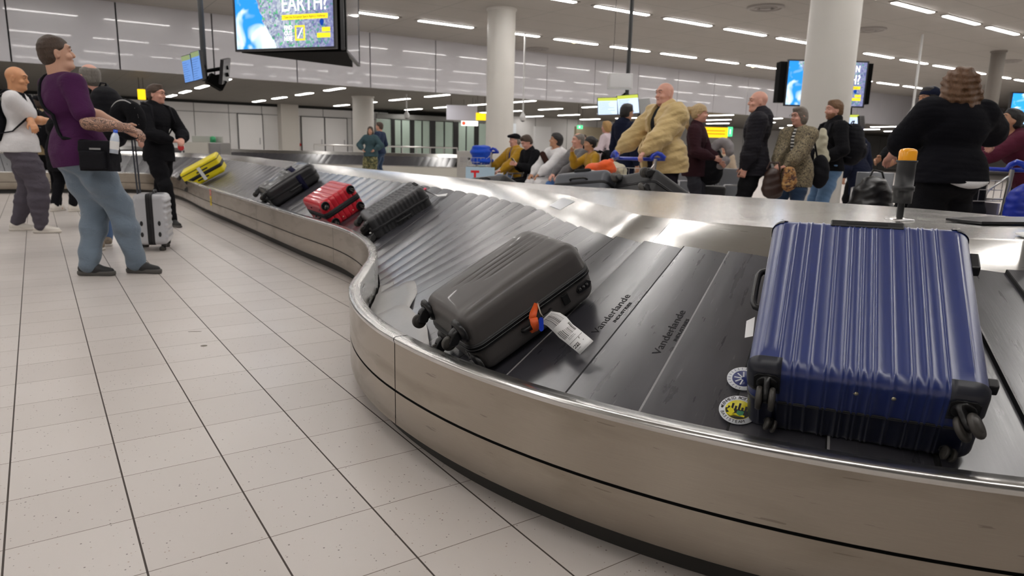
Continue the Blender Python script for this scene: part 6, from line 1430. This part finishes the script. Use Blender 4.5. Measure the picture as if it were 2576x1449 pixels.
s = Sdf((-.2, -.3, -.3), (.2, .3, .3), .010); s.chain([(0, .09*math.sin(u), .11*math.cos(u)) for u in np.linspace(.35, 2*math.pi-.35, 12)], [.07]*12, .03); t = thing('neck_pillow', 'black horseshoe neck pillow with pale piping strapped to the backpack', 'pillow', mw=Matrix.Translation(q) @ Matrix.Rotation(math.radians(-VY-100), 4, 'Z') @ Matrix.Rotation(.2, 4, 'X')); s.mesh('body', blackc, t, 1)
MB().tube([(.045, .145*math.sin(u), .165*math.cos(u)) for u in np.linspace(-1.2, 2.2, 20)], .006, 6).build('piping', mat('piping_pale', (.5, .5, .5), .6), t)
# 4 man with glasses
a = At(402, 8.6, -112)
P_('person with glasses in a black hooded jacket beside the carousel', a, H=1.77, girth=1.04, h=.0085, skin_c=sk_pink, head=(.35, 0), pose=dict(hand_r=(.05, .27, 1.06), hand_l=(-.10, .28, 1.07), elbow_r=(1, -.6, -.2), elbow_l=(-1, -.6, -.2), palm_r=(.3, .3, 1), fing_r=(-.8, .6, -.2), palm_l=(-.3, .3, 1), fing_l=(.7, .7, -.3), foot_r=a.g(437, 570), foot_l=a.g(385, 560)),
   top=dict(mat=blackc, name='jacket', off=.032, hem=.10, hood=True, collar=.04), legs=dict(mat=blackc, off=.022), shoe=dict(mat=sh_black, solemat=sole_g), hair=dict(style='short', mat=hb, thick=.008), glasses=mat('glasses_dark', (.01, .01, .01), .3))
backpack('black backpack on the person with glasses by the carousel', a, .32, .46, .18, (0, -.24, 1.25), packm)
# 5 two people further back on the left
a = At(112, 10.3, 25)
P_('person in a dark cap and sand coloured top behind the white T-shirt', a, H=1.70, h=.011, skin_c=sk_pink, top=dict(mat=cloth('cloth_sand', (.36, .27, .15)), name='jacket', off=.03, hem=.06, hood=True), legs=dict(mat=blackc, off=.02), shoe=dict(mat=sh_white), hair=dict(style='short', mat=hb, cap='peak', capmat=blackc), pose=dict(hand_r=(.15, .3, 1.1), hand_l=(-.15, .3, 1.1)))
backpack('black and sand backpack of the person in the dark cap', a, .32, .5, .18, (0, -.22, 1.2), packm)
a = At(150, 10.0, -20)
P_('person in black with white trainers just left of the purple T-shirt', a, H=1.72, h=.011, skin_c=sk_fair, top=dict(mat=blackc, name='coat', off=.03, hem=.30), legs=dict(mat=blackc, off=.02, len=.92), shoe=dict(mat=sh_white), hair=dict(style='long', mat=hblack), pose=dict(foot_r=(.13, .05, 0), foot_l=(-.10, -.06, 0)))
# 6 couple at the second carousel
def camo(name, ca, cb, cc, sc):
    m, nt, b = _nt(name); tc = nd(nt, 'ShaderNodeTexCoord'); n = nd(nt, 'ShaderNodeTexNoise', {'Vector': tc.outputs['Object'], 'Scale': sc, 'Detail': 3., 'Distortion': 1.})
    base = mixc(nt, ma(nt, 'GREATER_THAN', n.outputs['Fac'], .5), c4(ca), c4(cb)); n2 = nd(nt, 'ShaderNodeTexNoise', {'Vector': tc.outputs['Object'], 'Scale': sc*1.3, 'W': 3., 'Detail': 2.}, noise_dimensions='4D'); nt.links.new(mixc(nt, ma(nt, 'GREATER_THAN', n2.outputs['Fac'], .56), base, c4(cc)), b.inputs['Base Color']); b.inputs['Roughness'].default_value = .85; return m
a = At(933, 18.8, 168)
P_('person with long brown hair in a teal jacket and camouflage trousers, by the second carousel', a, H=1.58, fem=True, girth=1.1, h=.014, head=(.3, 0), top=dict(mat=cloth('cloth_teal', (.045, .085, .10)), name='jacket', off=.05, hem=.06, hood=True), legs=dict(mat=camo('camouflage', (.16, .15, .06), (.05, .06, .03), (.28, .25, .13), 14.), off=.03, wide=1.2), shoe=dict(mat=sh_black), hair=dict(style='long', mat=hb), pose=dict(hand_r=(.17, .14, .92), hand_l=(-.17, .14, .92), elbow_r=(1, -.3, 0), elbow_l=(-1, -.3, 0)))
a = At(957, 19.4, 75)
P_('dark haired person in navy standing close behind the teal jacket', a, H=1.72, girth=1.0, h=.014, head=(.2, 0), top=dict(mat=cloth('cloth_navy_mid', (.022, .035, .075)), name='jacket', off=.03, hem=.05), legs=dict(mat=cloth('denim_dark', (.03, .06, .12)), off=.02), shoe=dict(mat=sh_white), hair=dict(style='short', mat=hb), pose=dict(hand_r=(.2, .15, .95), hand_l=(-.2, .15, .95)))
# 7 seated row
seatm = mat('seat_steel', (.30, .31, .33), .35, .9)
def seat(a, label):
    t = thing('waiting_seat', label, 'seat', mw=a.M, group='steel waiting seats')
    MB().box((-.24, -.05, .40), (.24, .40, .43)).build('seat_pan', seatm, t, bevel=.01); MB().box((-.24, -.02, .44), (.24, .01, .85), Matrix.Translation((0, -.06, 0)) @ Matrix.Rotation(.12, 4, 'X')).build('backrest', seatm, t, bevel=.01)
    for x in (-.25, .25): MB().tube([(x, -.06, .42), (x, -.04, .62), (x, .26, .62), (x, .30, .42)], .014, 8).build('armrest', mat('armrest_grey', (.35, .35, .36), .3, 1.), t); MB().tube([(x, .15, .41), (x, .15, 0)], .018, 8).build('leg', MC['armrest_grey'], t)
    return t
sit = dict(foot_r=(.12, .52, 0), foot_l=(-.12, .50, 0), knee_r=(.1, .6, 1), knee_l=(-.1, .6, 1))
def SP(**k): d = dict(sit); d.update(k); return d
ac = [At(1290, 12.6, 122), At(1341, 12.15, 122), At(1397, 11.7, 122), At(1452, 11.2, 118), At(1502, 10.8, 108)]
P_('seated person in a flat cap, mustard jacket and blue scarf', ac[0], H=1.72, girth=1.12, h=.011, skin_c=sk_pink, seat=.43, head=(-.35, .0), lean=-.10, pose=SP(hand_r=(.22, .42, .62), hand_l=(-.20, .42, .62), fing_r=(0, 1, -.2), fing_l=(0, 1, -.2), palm_r=(0, 0, 1), palm_l=(0, 0, 1)), top=dict(mat=cloth('cloth_mustard', (.42, .23, .012)), name='jacket', off=.04, hem=.02, open=.045, inner=cloth('cloth_royal', (.02, .035, .17)), collar=.02), legs=dict(mat=jeans, off=.02), shoe=dict(mat=sh_black), hair=dict(style='sides', mat=hgrey, thick=.006, cap='flat', capmat=blackc))
P_('seated person in a black sweater looking down at a phone', ac[1], H=1.72, h=.011, skin_c=sk_pink, seat=.43, head=(-.1, -.55), lean=.14, pose=SP(hand_r=(.03, .34, .78), hand_l=(-.05, .36, .78), palm_r=(0, -.6, -1), fing_r=(-.5, .8, .2)), top=dict(mat=blackc, name='sweater', off=.025, hem=.0, collar=.01), legs=dict(mat=blackc, off=.02), shoe=dict(mat=sh_white), hair=dict(style='short', mat=hb))
P_('seated person with black hair in a white hooded jacket and a brown sling bag', ac[2], H=1.72, h=.011, skin_c=sk_tan, seat=.43, head=(-.40, .18), lean=.0, pose=SP(hand_r=(.12, .40, .62), hand_l=(-.10, .42, .62), palm_r=(0, 0, 1), palm_l=(0, 0, 1)), top=dict(mat=whitec, name='jacket', off=.045, hem=.02, hood=True, armfat=1.2), legs=dict(mat=whitec, off=.03, wide=1.15), shoe=dict(mat=sh_white), hair=dict(style='short', mat=hblack, thick=.022))
P_('seated grey haired person in a grey cardigan and blue jeans', ac[3], H=1.74, girth=1.15, h=.011, skin_c=sk_pink, seat=.43, head=(-.30, .02), lean=-.04, pose=SP(hand_r=(.10, .38, .66), hand_l=(-.1, .38, .66), palm_r=(0, 0, 1), palm_l=(0, 0, 1)), top=dict(mat=cloth('cloth_grey', (.13, .125, .13)), name='cardigan', off=.035, hem=.02, open=.03, inner=cloth('cloth_cream', (.5, .47, .35))), legs=dict(mat=cloth('denim_bright', (.07, .16, .38)), off=.025), shoe=dict(mat=sh_black), hair=dict(style='receding', mat=hgrey, thick=.007))
P_('seated dark haired person with a bun and mustard sleeve, resting chin on hand', ac[4], H=1.64, fem=True, h=.011, skin_c=sk_tan, seat=.43, head=(-.05, .05), lean=.22, pose=SP(hand_r=(.06, .40, 1.02), hand_l=(-.15, .35, .7), elbow_r=(.3, .2, -1), palm_r=(0, .5, 1)), top=dict(mat=cloth('cloth_mustard'  , (0, 0, 0)), name='sweater', off=.03, hem=0), legs=dict(mat=cloth('denim_dark', (0, 0, 0)), off=.02), shoe=dict(mat=sh_black), hair=dict(style='bun', mat=hblack))
lab = ('under the flat cap', 'under the black sweater', 'under the white hooded jacket', 'under the grey cardigan', 'under the bun')
for q, n_ in zip(ac, lab): seat(q, 'steel waiting seat %s, in the row behind the carousel' % n_)
backpack('black backpack worn by the seated person with the bun', ac[4], .30, .42, .18, (.05, -.22, .86), packm, tilt=-.2)
t = thing('sling_bag', 'brown sling bag across the white hooded jacket', 'bag', mw=ac[2].M @ Matrix.Translation((.02, .20, .90)) @ Matrix.Rotation(-.8, 4, 'Y')); s = Sdf((-.2, -.1, -.12), (.2, .1, .12), .010); s.cap((-.10, 0, 0), (.10, 0, 0), .05, .05); s.mesh('body', cloth('cloth_brown', (.035, .015, .012)), t, 1)
t = thing('phone', 'phone with a glowing screen held by the seated person in black', 'phone', mw=ac[1].M @ Matrix.Translation((-.01, .40, .84)) @ Matrix.Rotation(-.7, 4, 'X')); MB().box((-.036, 0, -.075), (.036, .009, .075)).build('body', bezel, t, bevel=.004); MB().box((-.033, -.001, -.07), (.033, .0, .07)).build('screen_panel', whi_s, t)
# people standing further off
a = At(1468, 26, 150); P_('distant person in black beside the tan wall', a, H=1.66, h=.018, top=dict(mat=blackc, name='coat', off=.05, hem=.2), legs=dict(mat=blackc), shoe=dict(mat=sh_black), hair=dict(style='bun', mat=hb))
a = At(1524, 13.6, 60); P_('person with short blonde hair in a pale pink top behind the navy hoodie', a, H=1.66, fem=True, h=.011, skin_c=sk_pink, top=dict(mat=cloth('cloth_pale_pink', (.62, .52, .56)), name='blouse', off=.03, hem=.08), legs=dict(mat=blackc), shoe=dict(mat=sh_black), hair=dict(style='bob', mat=hair_m('hair_honey', (.42, .25, .09))), pose=dict(hand_r=(.15, .25, 1.05), hand_l=(-.15, .25, 1.05)))
a = At(1568, 10.4, -62); P_('dark haired bearded person in a navy hooded sweater behind the beige jacket', a, H=1.79, girth=1.12, h=.009, skin_c=sk_tan, head=(.1, -.05), top=dict(mat=navyc, name='hoodie', off=.03, hem=.08, hood=True, collar=.02), legs=dict(mat=navyc), shoe=dict(mat=sh_black), hair=dict(style='short', mat=hblack))
# 8 big man in beige jacket with trolley
a = At(1672, 8.2, 112)
t8, J8, V8 = P_('big bald person in a beige quilted jacket leaning on a luggage trolley', a, H=1.90, girth=1.50, h=.0075, skin_c=sk_pink, head=(.10, -.02), lean=.06, belly=1.0, jaw=1.12,
   pose=dict(hand_r=a.l(1545, 385, 8.35) if False else a.l(1552, 384, 8.5), hand_l=a.l(1622, 382, 7.8), elbow_r=(.8, -.6, -.8), elbow_l=(-.8, -.6, -.8), palm_r=(0, .2, 1), palm_l=(0, .2, 1), fing_r=(0.1, .8, -.7), fing_l=(-.1, .8, -.7), curl_r=.55, curl_l=.55),
   top=dict(mat=cloth('jacket_beige', (.58, .43, .20), .5, rough=.6), name='jacket', off=.055, hem=.13, wr=.012, wf=.8, seed=21, armfat=1.05, open=.085, inner=cloth('tee_charcoal', (.018, .02, .024)), quilt=True, collar=.03), legs=dict(mat=cloth('track_black', (.012, .010, .016)), off=.03, wide=1.1), shoe=dict(mat=sh_black), hair=dict(brow=True, mat=hb))
MB().prism([(-.02, -.012), (.02, -.012), (.02, .012), (-.02, .012)], 0, .002, a.M.inverted() @ Matrix.Translation(atd(1693, 300, 7.78)) @ basis(_rt, _up, -_fw, (0, 0, 0)) ).build('sleeve_patch', stw, t8)
# 9 blonde with ponytail
a = At(1748, 8.8, -118)
P_('person with a blonde ponytail in a dark maroon sweatshirt, right of the beige jacket', a, H=1.70, fem=True, h=.009, skin_c=sk_pink, head=(.15, 0), top=dict(mat=cloth('cloth_maroon', (.040, .016, .022)), name='sweatshirt', off=.035, hem=.10, collar=.03), legs=dict(mat=cloth('leggings_grey', (.04, .04, .05)), off=.01), shoe=dict(mat=sh_black), hair=dict(style='ponytail', mat=hblond), pose=dict(hand_r=(.12, .26, 1.0), hand_l=(-.08, .3, .95)))
text_mesh('lettering', 'AWAY', .12, mat('print_pale', (.3, .28, .29), .6), Matrix.Translation(atd(1752, 352, 8.45)) @ basis(_rt, _up, -_fw, (0, 0, 0)) @ Matrix.Rotation(.1, 4, 'Z'), None) if False else None
# 10 bald man in dark hooded jacket
a = At(1898, 8.3, 72)
P_('bald person in a black hooded jacket and black trousers, seen from behind and side', a, H=1.84, girth=1.2, h=.008, skin_c=sk_pink, head=(.25, 0), top=dict(mat=cloth('jacket_black', (.016, .015, .020), .4, rough=.65), name='jacket', off=.045, hem=.12, hood=True, collar=.05, wr=.008), legs=dict(mat=blackc, off=.02), shoe=dict(mat=sh_black), hair=dict(brow=True, mat=hb), pose=dict(hand_r=(.26, .12, .88), hand_l=(-.26, .1, .88), curl_l=.9))
# 11 woman in leopard coat
leo, nt, b = _nt('leopard_cloth'); tc = nd(nt, 'ShaderNodeTexCoord'); n = nd(nt, 'ShaderNodeTexNoise', {'Vector': tc.outputs['Object'], 'Scale': 30., 'Detail': 2., 'Distortion': 2.2}); nt.links.new(mixc(nt, ma(nt, 'LESS_THAN', ma(nt, 'ABSOLUTE', ma(nt, 'SUBTRACT', n.outputs['Fac'], .5)), .045), c4((.30, .245, .15)), c4((.025, .02, .018))), b.inputs['Base Color']); b.inputs['Roughness'].default_value = .8
strp, nt, b = _nt('striped_knit'); tc = nd(nt, 'ShaderNodeTexCoord'); sp = nd(nt, 'ShaderNodeSeparateXYZ', {0: tc.outputs['Object']}); nt.links.new(mixc(nt, ma(nt, 'GREATER_THAN', ma(nt, 'FRACT', ma(nt, 'MULTIPLY', sp.outputs[2], 26.)), .5), c4((.75, .74, .72)), c4((.012, .012, .015))), b.inputs['Base Color']); b.inputs['Roughness'].default_value = .8
a = At(2003, 8.25, 128)
P_('person with a grey bob and glasses in a leopard print jacket over a striped top', a, H=1.66, fem=True, girth=1.14, h=.008, skin_c=sk_pink, head=(-.35, -.02), top=dict(mat=leo, name='jacket', off=.05, hem=.16, open=.035, inner=strp, wr=.006), legs=dict(mat=cloth('denim_dark', (0, 0, 0)), off=.015), shoe=dict(mat=sh_black), hair=dict(style='bob', mat=hair_m('hair_ash', (.17, .14, .115)), thick=.006), glasses=MC['glasses_dark'], pose=dict(hand_r=(.04, .34, .90), hand_l=(-.06, .35, .90), palm_r=(0, 0, 1), palm_l=(0, 0, 1), fing_r=(-.5, 1, -.3), fing_l=(.5, 1, -.3), curl_r=.8, curl_l=.8))
# 12 man in black fleece
a = At(2088, 8.9, 92)
P_('person with ginger brown hair in a black fleece and blue jeans wearing a backpack', a, H=1.80, girth=1.05, h=.0085, skin_c=sk_pink, head=(0, 0), top=dict(mat=blackc, name='fleece', off=.035, hem=.04, collar=.05), legs=dict(mat=cloth('denim_mid', (.13, .24, .42), .3), off=.02), shoe=dict(mat=sh_black), hair=dict(style='short', mat=hginger, thick=.010), beard=hair_m('beard_ginger', (.22, .10, .05)), pose=dict(hand_r=(.22, .2, 1.0), hand_l=(-.24, .2, 1.0)))
backpack('black backpack on the ginger haired person in the fleece', a, .34, .50, .22, (0, -.27, 1.22), packm)
# 13 hunched person in navy with a blue hood
a = At(2165, 10.6, 30); P_('stooping person in navy with a violet blue hood right of the thick column', a, H=1.56, girth=1.15, h=.011, top=dict(mat=navyc, name='coat', off=.045, hem=.35, hood=True), legs=dict(mat=blackc), shoe=dict(mat=sh_black), lean=.2, hair=dict(style='long', mat=cloth('cloth_violet', (.05, .03, .35))))
# 14 cap person
a = At(2322, 7.0, 95); P_('person in a dark baseball cap half hidden behind the curly haired person', a, H=1.80, h=.011, skin_c=sk_tan, top=dict(mat=blackc, name='jacket', off=.03, hem=.08), legs=dict(mat=blackc), shoe=dict(mat=sh_black), hair=dict(style='short', mat=hblack, cap='peak', capmat=navyc), pose=dict(hand_r=(.15, .35, 1.05), hand_l=(-.2, .38, 1.05)))
# 15 curly haired person from behind
a = At(2392, 5.45, 8)
P_('person with curly brown hair in a wide black sweater, seen from behind on the right', a, H=1.78, girth=1.50, h=.0075, skin_c=sk_pink, head=(.1, -.05), lean=.03, pose=dict(hand_l=a.l(2236, 398, 5.9), hand_r=a.l(2500, 372, 5.9), elbow_l=(-1, -.5, -.5), elbow_r=(1.3, -.4, .1), palm_l=(0, 0, 1), foot_l=(-.17, 0, 0), foot_r=(.17, 0, 0), drop=-.01),
   top=dict(mat=cloth('sweater_black', (.006, .006, .009), .25), name='sweater', off=.055, hem=.03, collar=.02, armfat=1.1, wr=.006), sleeve=.80, legs=dict(mat=blackc, off=.03), shoe=dict(mat=sh_black), hair=dict(style='curly', mat=hcurl, rough=.013, fr=3.2, fz=.38))
hm2 = MB(); vs = []
for k in range(15):
    an = math.radians(-128+5*k); u_ = math.sin(math.pi*k/14)
    for z_ in (.895, .885-.045*u_): vs.append((.300*math.cos(an)+.03, .232*math.sin(an), z_))
hm2.add(vs, [(2*k, 2*k+1, 2*k+3, 2*k+2) for k in range(14)], True)
hm2.build('shirt_hem', whitec, [x for x in bpy.data.objects if x.get('label', '').startswith('person with curly brown')][0]).modifiers.new('s', 'SOLIDIFY').thickness = .006
# 16 leaning person at the right edge
a = At(2556, 6.9, 80); P_('leaning person in maroon and black at the right edge pushing a trolley', a, H=1.62, fem=True, girth=1.1, h=.011, skin_c=sk_tan, lean=.5, head=(0, .3), top=dict(mat=cloth('cloth_wine', (.09, .012, .03)), name='jacket', off=.04, hem=.1), legs=dict(mat=blackc), shoe=dict(mat=sh_black), hair=dict(style='short', mat=hblack), pose=dict(hip=(0, -.15, .88), hand_r=(.15, .55, .98), hand_l=(-.15, .55, .98)))
# 17 far seated person
a = At(1822, 15, 150); P_('distant seated person in a beige top beyond the grey neck pillow', a, H=1.66, fem=True, seat=.43, h=.014, pose=SP(), top=dict(mat=cloth('cloth_beige', (.45, .36, .27)), name='sweater', off=.04, hem=0), legs=dict(mat=blackc), shoe=dict(mat=sh_black), hair=dict(style='bun', mat=hb)); seat(a, 'steel waiting seat under the distant person in beige')
for px, d_, ph, n_ in ((1775, 10.5, 118, 'right of the blonde ponytail'), (1830, 10.0, 118, 'behind the black suitcase and neck pillow'), (2205, 9.8, 150, 'right of the blue jeans'), (1712, 11, 118, 'behind the beige jacket')): seat(At(px, d_, ph), 'empty steel waiting seat %s' % n_)
# ================================================================== BAGS AND TROLLEYS BEHIND THE CAROUSEL
tr_steel = mat('trolley_steel', (.62, .62, .62), .3, 1.); tr_blue = mat('trolley_blue', (.004, .035, .45), .3, coat=.3); wire_m = mat('trolley_wire', (.55, .55, .54), .3, 1.)
def trolley(label, M, ad=None):
    """luggage trolley: x across, y forward, handle at y=0"""
    t = thing('luggage_trolley', label, 'luggage trolley', mw=M)
    for x in (-.27, .27):
        MB().tube([(x, .03, .98), (x, .06, .55), (x*.95, .10, .14)], .020, 10).build('upright', tr_steel, t); MB().tube([(x*.98, .05, .92), (x, .22, .80), (x, .24, .72), (x, .08, .72)], .010, 8).build('bracket', tr_steel, t)
        MB().tube([(x*1.25, -.06, .99), (x*1.12, -.03, 1.03), (x, .0, 1.045), (x*.86, .02, 1.02), (x*.8, .03, .98)], .026, 12).build('grip', tr_blue, t)
    MB().tube([(-.34, -.07, .98), (-.2, -.02, .975), (.2, -.02, .975), (.34, -.07, .98)], .020, 12).build('handle_bar', tr_blue, t)
    mb = MB()
    for z in (.88, .80, .70): mb.tube([(-.27, .09, z), (-.27, .38, z), (.27, .38, z), (.27, .09, z)], .0045, 6)
    for i in range(9): x = -.27+.0675*i; mb.tube([(x, .38, .88), (x, .38, .70), (x, .09, .70)], .003, 5)
    for i in range(5):
        for x in (-.27, .27): mb.tube([(x, .10+.07*i, .88), (x, .10+.07*i, .70)], .003, 5)
    mb.build('basket', wire_m, t)
    MB().tube([(-.26, .10, .16), (-.24, .95, .13), (.24, .95, .13), (.26, .10, .16)], .018, 10).build('base_frame', tr_steel, t)
    mb = MB(); [mb.tube([(x, .1, .16), (x, .94, .13)], .008, 6) for x in (-.12, 0, .12)]; mb.build('base_bars', tr_steel, t)
    for x, y in ((-.26, .14), (.26, .14), (0, .86)): MB().lathe([(0, -.018), (.06, -.018), (.06, .018), (0, .018)], 18, Matrix.Translation((x, y, .062)) @ Matrix.Rotation(math.pi/2, 4, 'Y')).build('wheel', mat('tyre_black', (.02, .02, .02), .6), t)
    if ad: MB().box((-.25, -.005, .40), (.25, .015, .68), Matrix.Translation((0, .08, 0))).build('advert_panel', ad, t)
    return t
a = At(1598, 7.95, 142); trolley('luggage trolley with blue handle and wire basket pushed by the beige jacket', Matrix.Translation((a.x, a.y, 0)) @ Matrix.Rotation(a.a, 4, 'Z'))
def bag_sdf(name, label, cat, pos, rz, blobs, m, wr=.012, h=.012, k=.04, strap=None, sm=None):
    t = thing(name, label, cat, mw=Matrix.Translation(pos) @ Matrix.Rotation(rz, 4, 'Z')); P = np.array([b[0] for b in blobs]); R_ = np.array([b[1] for b in blobs]); s = Sdf((P-R_).min(0)-.06, (P+R_).max(0)+.06, h)
    for c, r in blobs: s.ell(c, r, k)
    s.wrinkle(wr, len(label)); s.mesh('body', m, t, 1)
    if strap: MB().tube(strap, .012, 8).build('strap', sm or m, t)
    return t
ra = math.radians(-VY)
w_ = a.w
bag_sdf('shopping_bag', 'cream fabric bag standing in the trolley basket', 'bag', w_((.10, .24, .80)), a.a, [((0, 0, 0), (.13, .10, .14))], cloth('cloth_cream'  , (0, 0, 0)), h=.010)
bag_sdf('shopping_bag', 'off white fabric bag on the trolley under the orange jacket', 'bag', w_((.12, .60, .50)), a.a, [((0, 0, 0), (.2, .22, .30)), ((0, .1, .1), (.16, .12, .25))], cloth('cloth_offwhite', (.55, .50, .42)), h=.012)
bag_sdf('orange_jacket', 'crumpled orange jacket on top of the trolley bags', 'jacket', w_((.14, .52, .86)), a.a, [((0, 0, 0), (.19, .12, .07)), ((-.1, .06, .02), (.1, .1, .08)), ((.05, -.28, -.05), (.08, .1, .16))], cloth('cloth_orange', (.80, .11, .02)), h=.009)
bag_sdf('backpack', 'mustard yellow rucksack standing behind the trolley', 'backpack', w_((.2, .95, .45)), a.a, [((0, 0, 0), (.14, .12, .32))], cloth('cloth_mustard'  , (0, 0, 0)), h=.012)
# trolley with blue bag by the left column
a = At(1222, 12.6, -60); adm = mat('trolley_advert', (.45, .62, .75), .4); trolley('luggage trolley with a blue bag on it beside the left column', Matrix.Translation((a.x, a.y, 0)) @ Matrix.Rotation(a.a+math.pi, 4, 'Z'), adm)
bag_sdf('travel_bag', 'bright blue crumpled travel bag on the trolley beside the left column', 'bag', atd(1212, 385, 12.4), 0, [((0, 0, 0), (.2, .17, .13)), ((-.1, 0, .02), (.12, .12, .11)), ((.09, .03, .04), (.12, .12, .10)), ((0, 0, -.14), (.22, .18, .07))], cloth('nylon_blue', (.008, .07, .52)), h=.014, wr=.016)
MB().box((-.29, -.02, .30), (.22, .0, .72)).build('advert_board', mat('board_sky', (.45, .62, .75), .4)); o = bpy.data.objects['advert_board']; o.matrix_world = Matrix.Translation(Vector(onz(1212, 400, 0))*0+Vector((atd(1213, 425, 12.2)[0], atd(1213, 425, 12.2)[1], .0))) @ Matrix.Rotation(ra, 4, 'Z'); tag(o, 'pale blue advert board with a red T on the trolley by the left column', 'sign')
q = MB(); q.box((-.20, -.024, .62), (-.05, -.021, .66)); q.box((-.145, -.024, .46), (-.105, -.021, .62)); q.build('red_letter', mat('letter_red', (.75, .02, .03), .4), o)
# bags by the blonde ponytail
bag_sdf('backpack', 'black backpack standing on the dark suitcase left of the black hooded jacket', 'backpack', atd(1788, 415, 8.9), ra, [((0, 0, 0), (.17, .14, .22)), ((-.04, 0, -.1), (.2, .15, .16))], packm, h=.012)
s = Sdf((-.3, -.2, -.2), (.3, .2, .2), .012); s.chain([(.15*math.sin(u), 0, .11*math.cos(u)) for u in np.linspace(.4, 2*math.pi-.4, 12)], [.055]*12, .03); t = thing('neck_pillow', 'pale grey neck pillow on the black backpack by the seats', 'pillow', mw=Matrix.Translation(atd(1812, 387, 8.8)) @ Matrix.Rotation(ra, 4, 'Z') @ Matrix.Rotation(1.9, 4, 'Y') @ Matrix.Rotation(.6, 4, 'X')); s.mesh('body', cloth('plush_grey', (.33, .31, .32)), t, 1)
a = At(1796, 8.95, 90); k = case('dark upright suitcase under the black backpack left of the black hooded jacket', a.w((0, 0, .06)), a.w((0, 1, 0))-a.w((0, 0, 0)), np.array([0, 0, 1.]), np.cross(a.w((0, 1, 0))-a.w((0, 0, 0)), [0, 0, 1.]), .40, .58, .24, .04, char, None, nx=10, ny=10, handle=True, sideh=False)
# handbags of the woman in leopard print
bag_sdf('handbag', 'dark brown leather handbag held by the person in the leopard jacket', 'bag', atd(1941, 458, 8.0), ra, [((0, 0, 0), (.11, .07, .17)), ((.02, 0, -.08), (.13, .08, .13))], mat('leather_brown', (.035, .016, .012), .4, bump=.2, scale=60), h=.009, strap=[(-.07, 0, .14), (-.04, 0, .22), (.06, 0, .22), (.09, 0, .12)])
bag_sdf('scarf', 'patterned orange and brown scarf hanging from the dark brown handbag', 'scarf', atd(1985, 452, 7.95), ra, [((0, 0, 0), (.09, .05, .15))], camo('scarf_pattern', (.35, .17, .06), (.10, .05, .04), (.5, .3, .12), 20.), h=.009)
bag_sdf('shoulder_bag', 'black shoulder bag on the right arm of the person in the leopard jacket', 'bag', atd(2062, 432, 8.3), ra, [((0, 0, 0), (.11, .07, .20))], packm, h=.010, strap=[(-.05, 0, .17), (-.13, 0, .45), (-.16, -.02, .52)])
bag_sdf('tote_bag', 'cream tote bag hanging between the leopard jacket and the black fleece', 'bag', atd(2066, 370, 8.55), ra, [((0, 0, 0), (.07, .08, .22)), ((.02, 0, -.2), (.09, .08, .2))], cloth('cloth_cream', (0, 0, 0)), h=.011)
bag_sdf('duffel_bag', 'big black shiny bag on the floor left of the amber beacon', 'bag', np.array([*atd(2196, 470, 7.6)[:2], .42]), ra, [((0, 0, .12), (.22, .2, .32)), ((.03, 0, -.10), (.30, .25, .30)), ((-.12, 0, .0), (.14, .2, .2))], mat('pvc_black', (.010, .010, .012), .35), h=.014, strap=[(-.06, 0, .40), (-.02, 0, .50), (.08, 0, .48), (.12, 0, .38)])
bag_sdf('blue_bag', 'royal blue bag cut off by the right edge behind the steel top', 'bag', np.array([*atd(2572, 500, 5.9)[:2], .62]), ra, [((0, 0, 0), (.13, .12, .25)), ((.05, 0, -.2), (.16, .14, .3))], mat('nylon_royal', (.006, .03, .42), .45), h=.012)
a = At(2500, 6.35, 95); trolley('luggage trolley with blue handle and full wire basket at the right edge', Matrix.Translation((a.x, a.y, 0)) @ Matrix.Rotation(a.a, 4, 'Z'), mat('advert_lilac', (.45, .44, .55), .5))
bag_sdf('shopping_bag', 'yellow and green patterned shopping bag in the right trolley basket', 'bag', a.w((0, .24, .80)), a.a, [((0, 0, 0), (.16, .12, .15))], camo('bag_pattern', (.30, .32, .22), (.10, .14, .08), (.5, .30, .02), 18.), h=.010)
bag_sdf('yellow_cloth', 'folded yellow cloth on the shopping bag in the right trolley', 'cloth', a.w((0, .22, .95)), a.a, [((0, 0, 0), (.15, .10, .03))], cloth('cloth_yellow', (.75, .38, .01)), h=.009)
bag_sdf('backpack', 'black bag standing in front of the right trolley', 'backpack', np.array([*atd(2458, 440, 6.2)[:2], .80]), ra, [((0, 0, 0), (.08, .1, .16)), ((0, 0, -.3), (.12, .12, .3))], packm, h=.012)
a = At(2470, 6.3, 90); case('black suitcase standing behind the curly haired person', a.w((0, 0, .06)), a.w((0, 1, 0))-a.w((0, 0, 0)), np.array([0, 0, 1.]), np.cross(a.w((0, 1, 0))-a.w((0, 0, 0)), [0, 0, 1.]), .42, .60, .26, .04, MC['dusty_black'], None, nx=8, ny=8, handle=True, sideh=False)
# ------------------------------------------------------------------ marks on the floor
fm = mat('floor_stain', (.16, .14, .11), .7)
for (px, py, w_, h_, lab) in ((490, 834, .075, .010, 'short dark scuff mark on the pale floor tiles'), (513, 870, .035, .03, 'small round brown stain on the pale floor tiles')):
    p = onz(px, py, 0); o = MB().prism([(w_/2*math.cos(a), h_/2*math.sin(a)) for a in np.linspace(0, 2*math.pi, 13)[:-1]], 0, .0006).build('floor_mark', fm); o.location = (p[0], p[1], .0002); o.rotation_euler = (0, 0, -.45); tag(o, lab, 'mark')
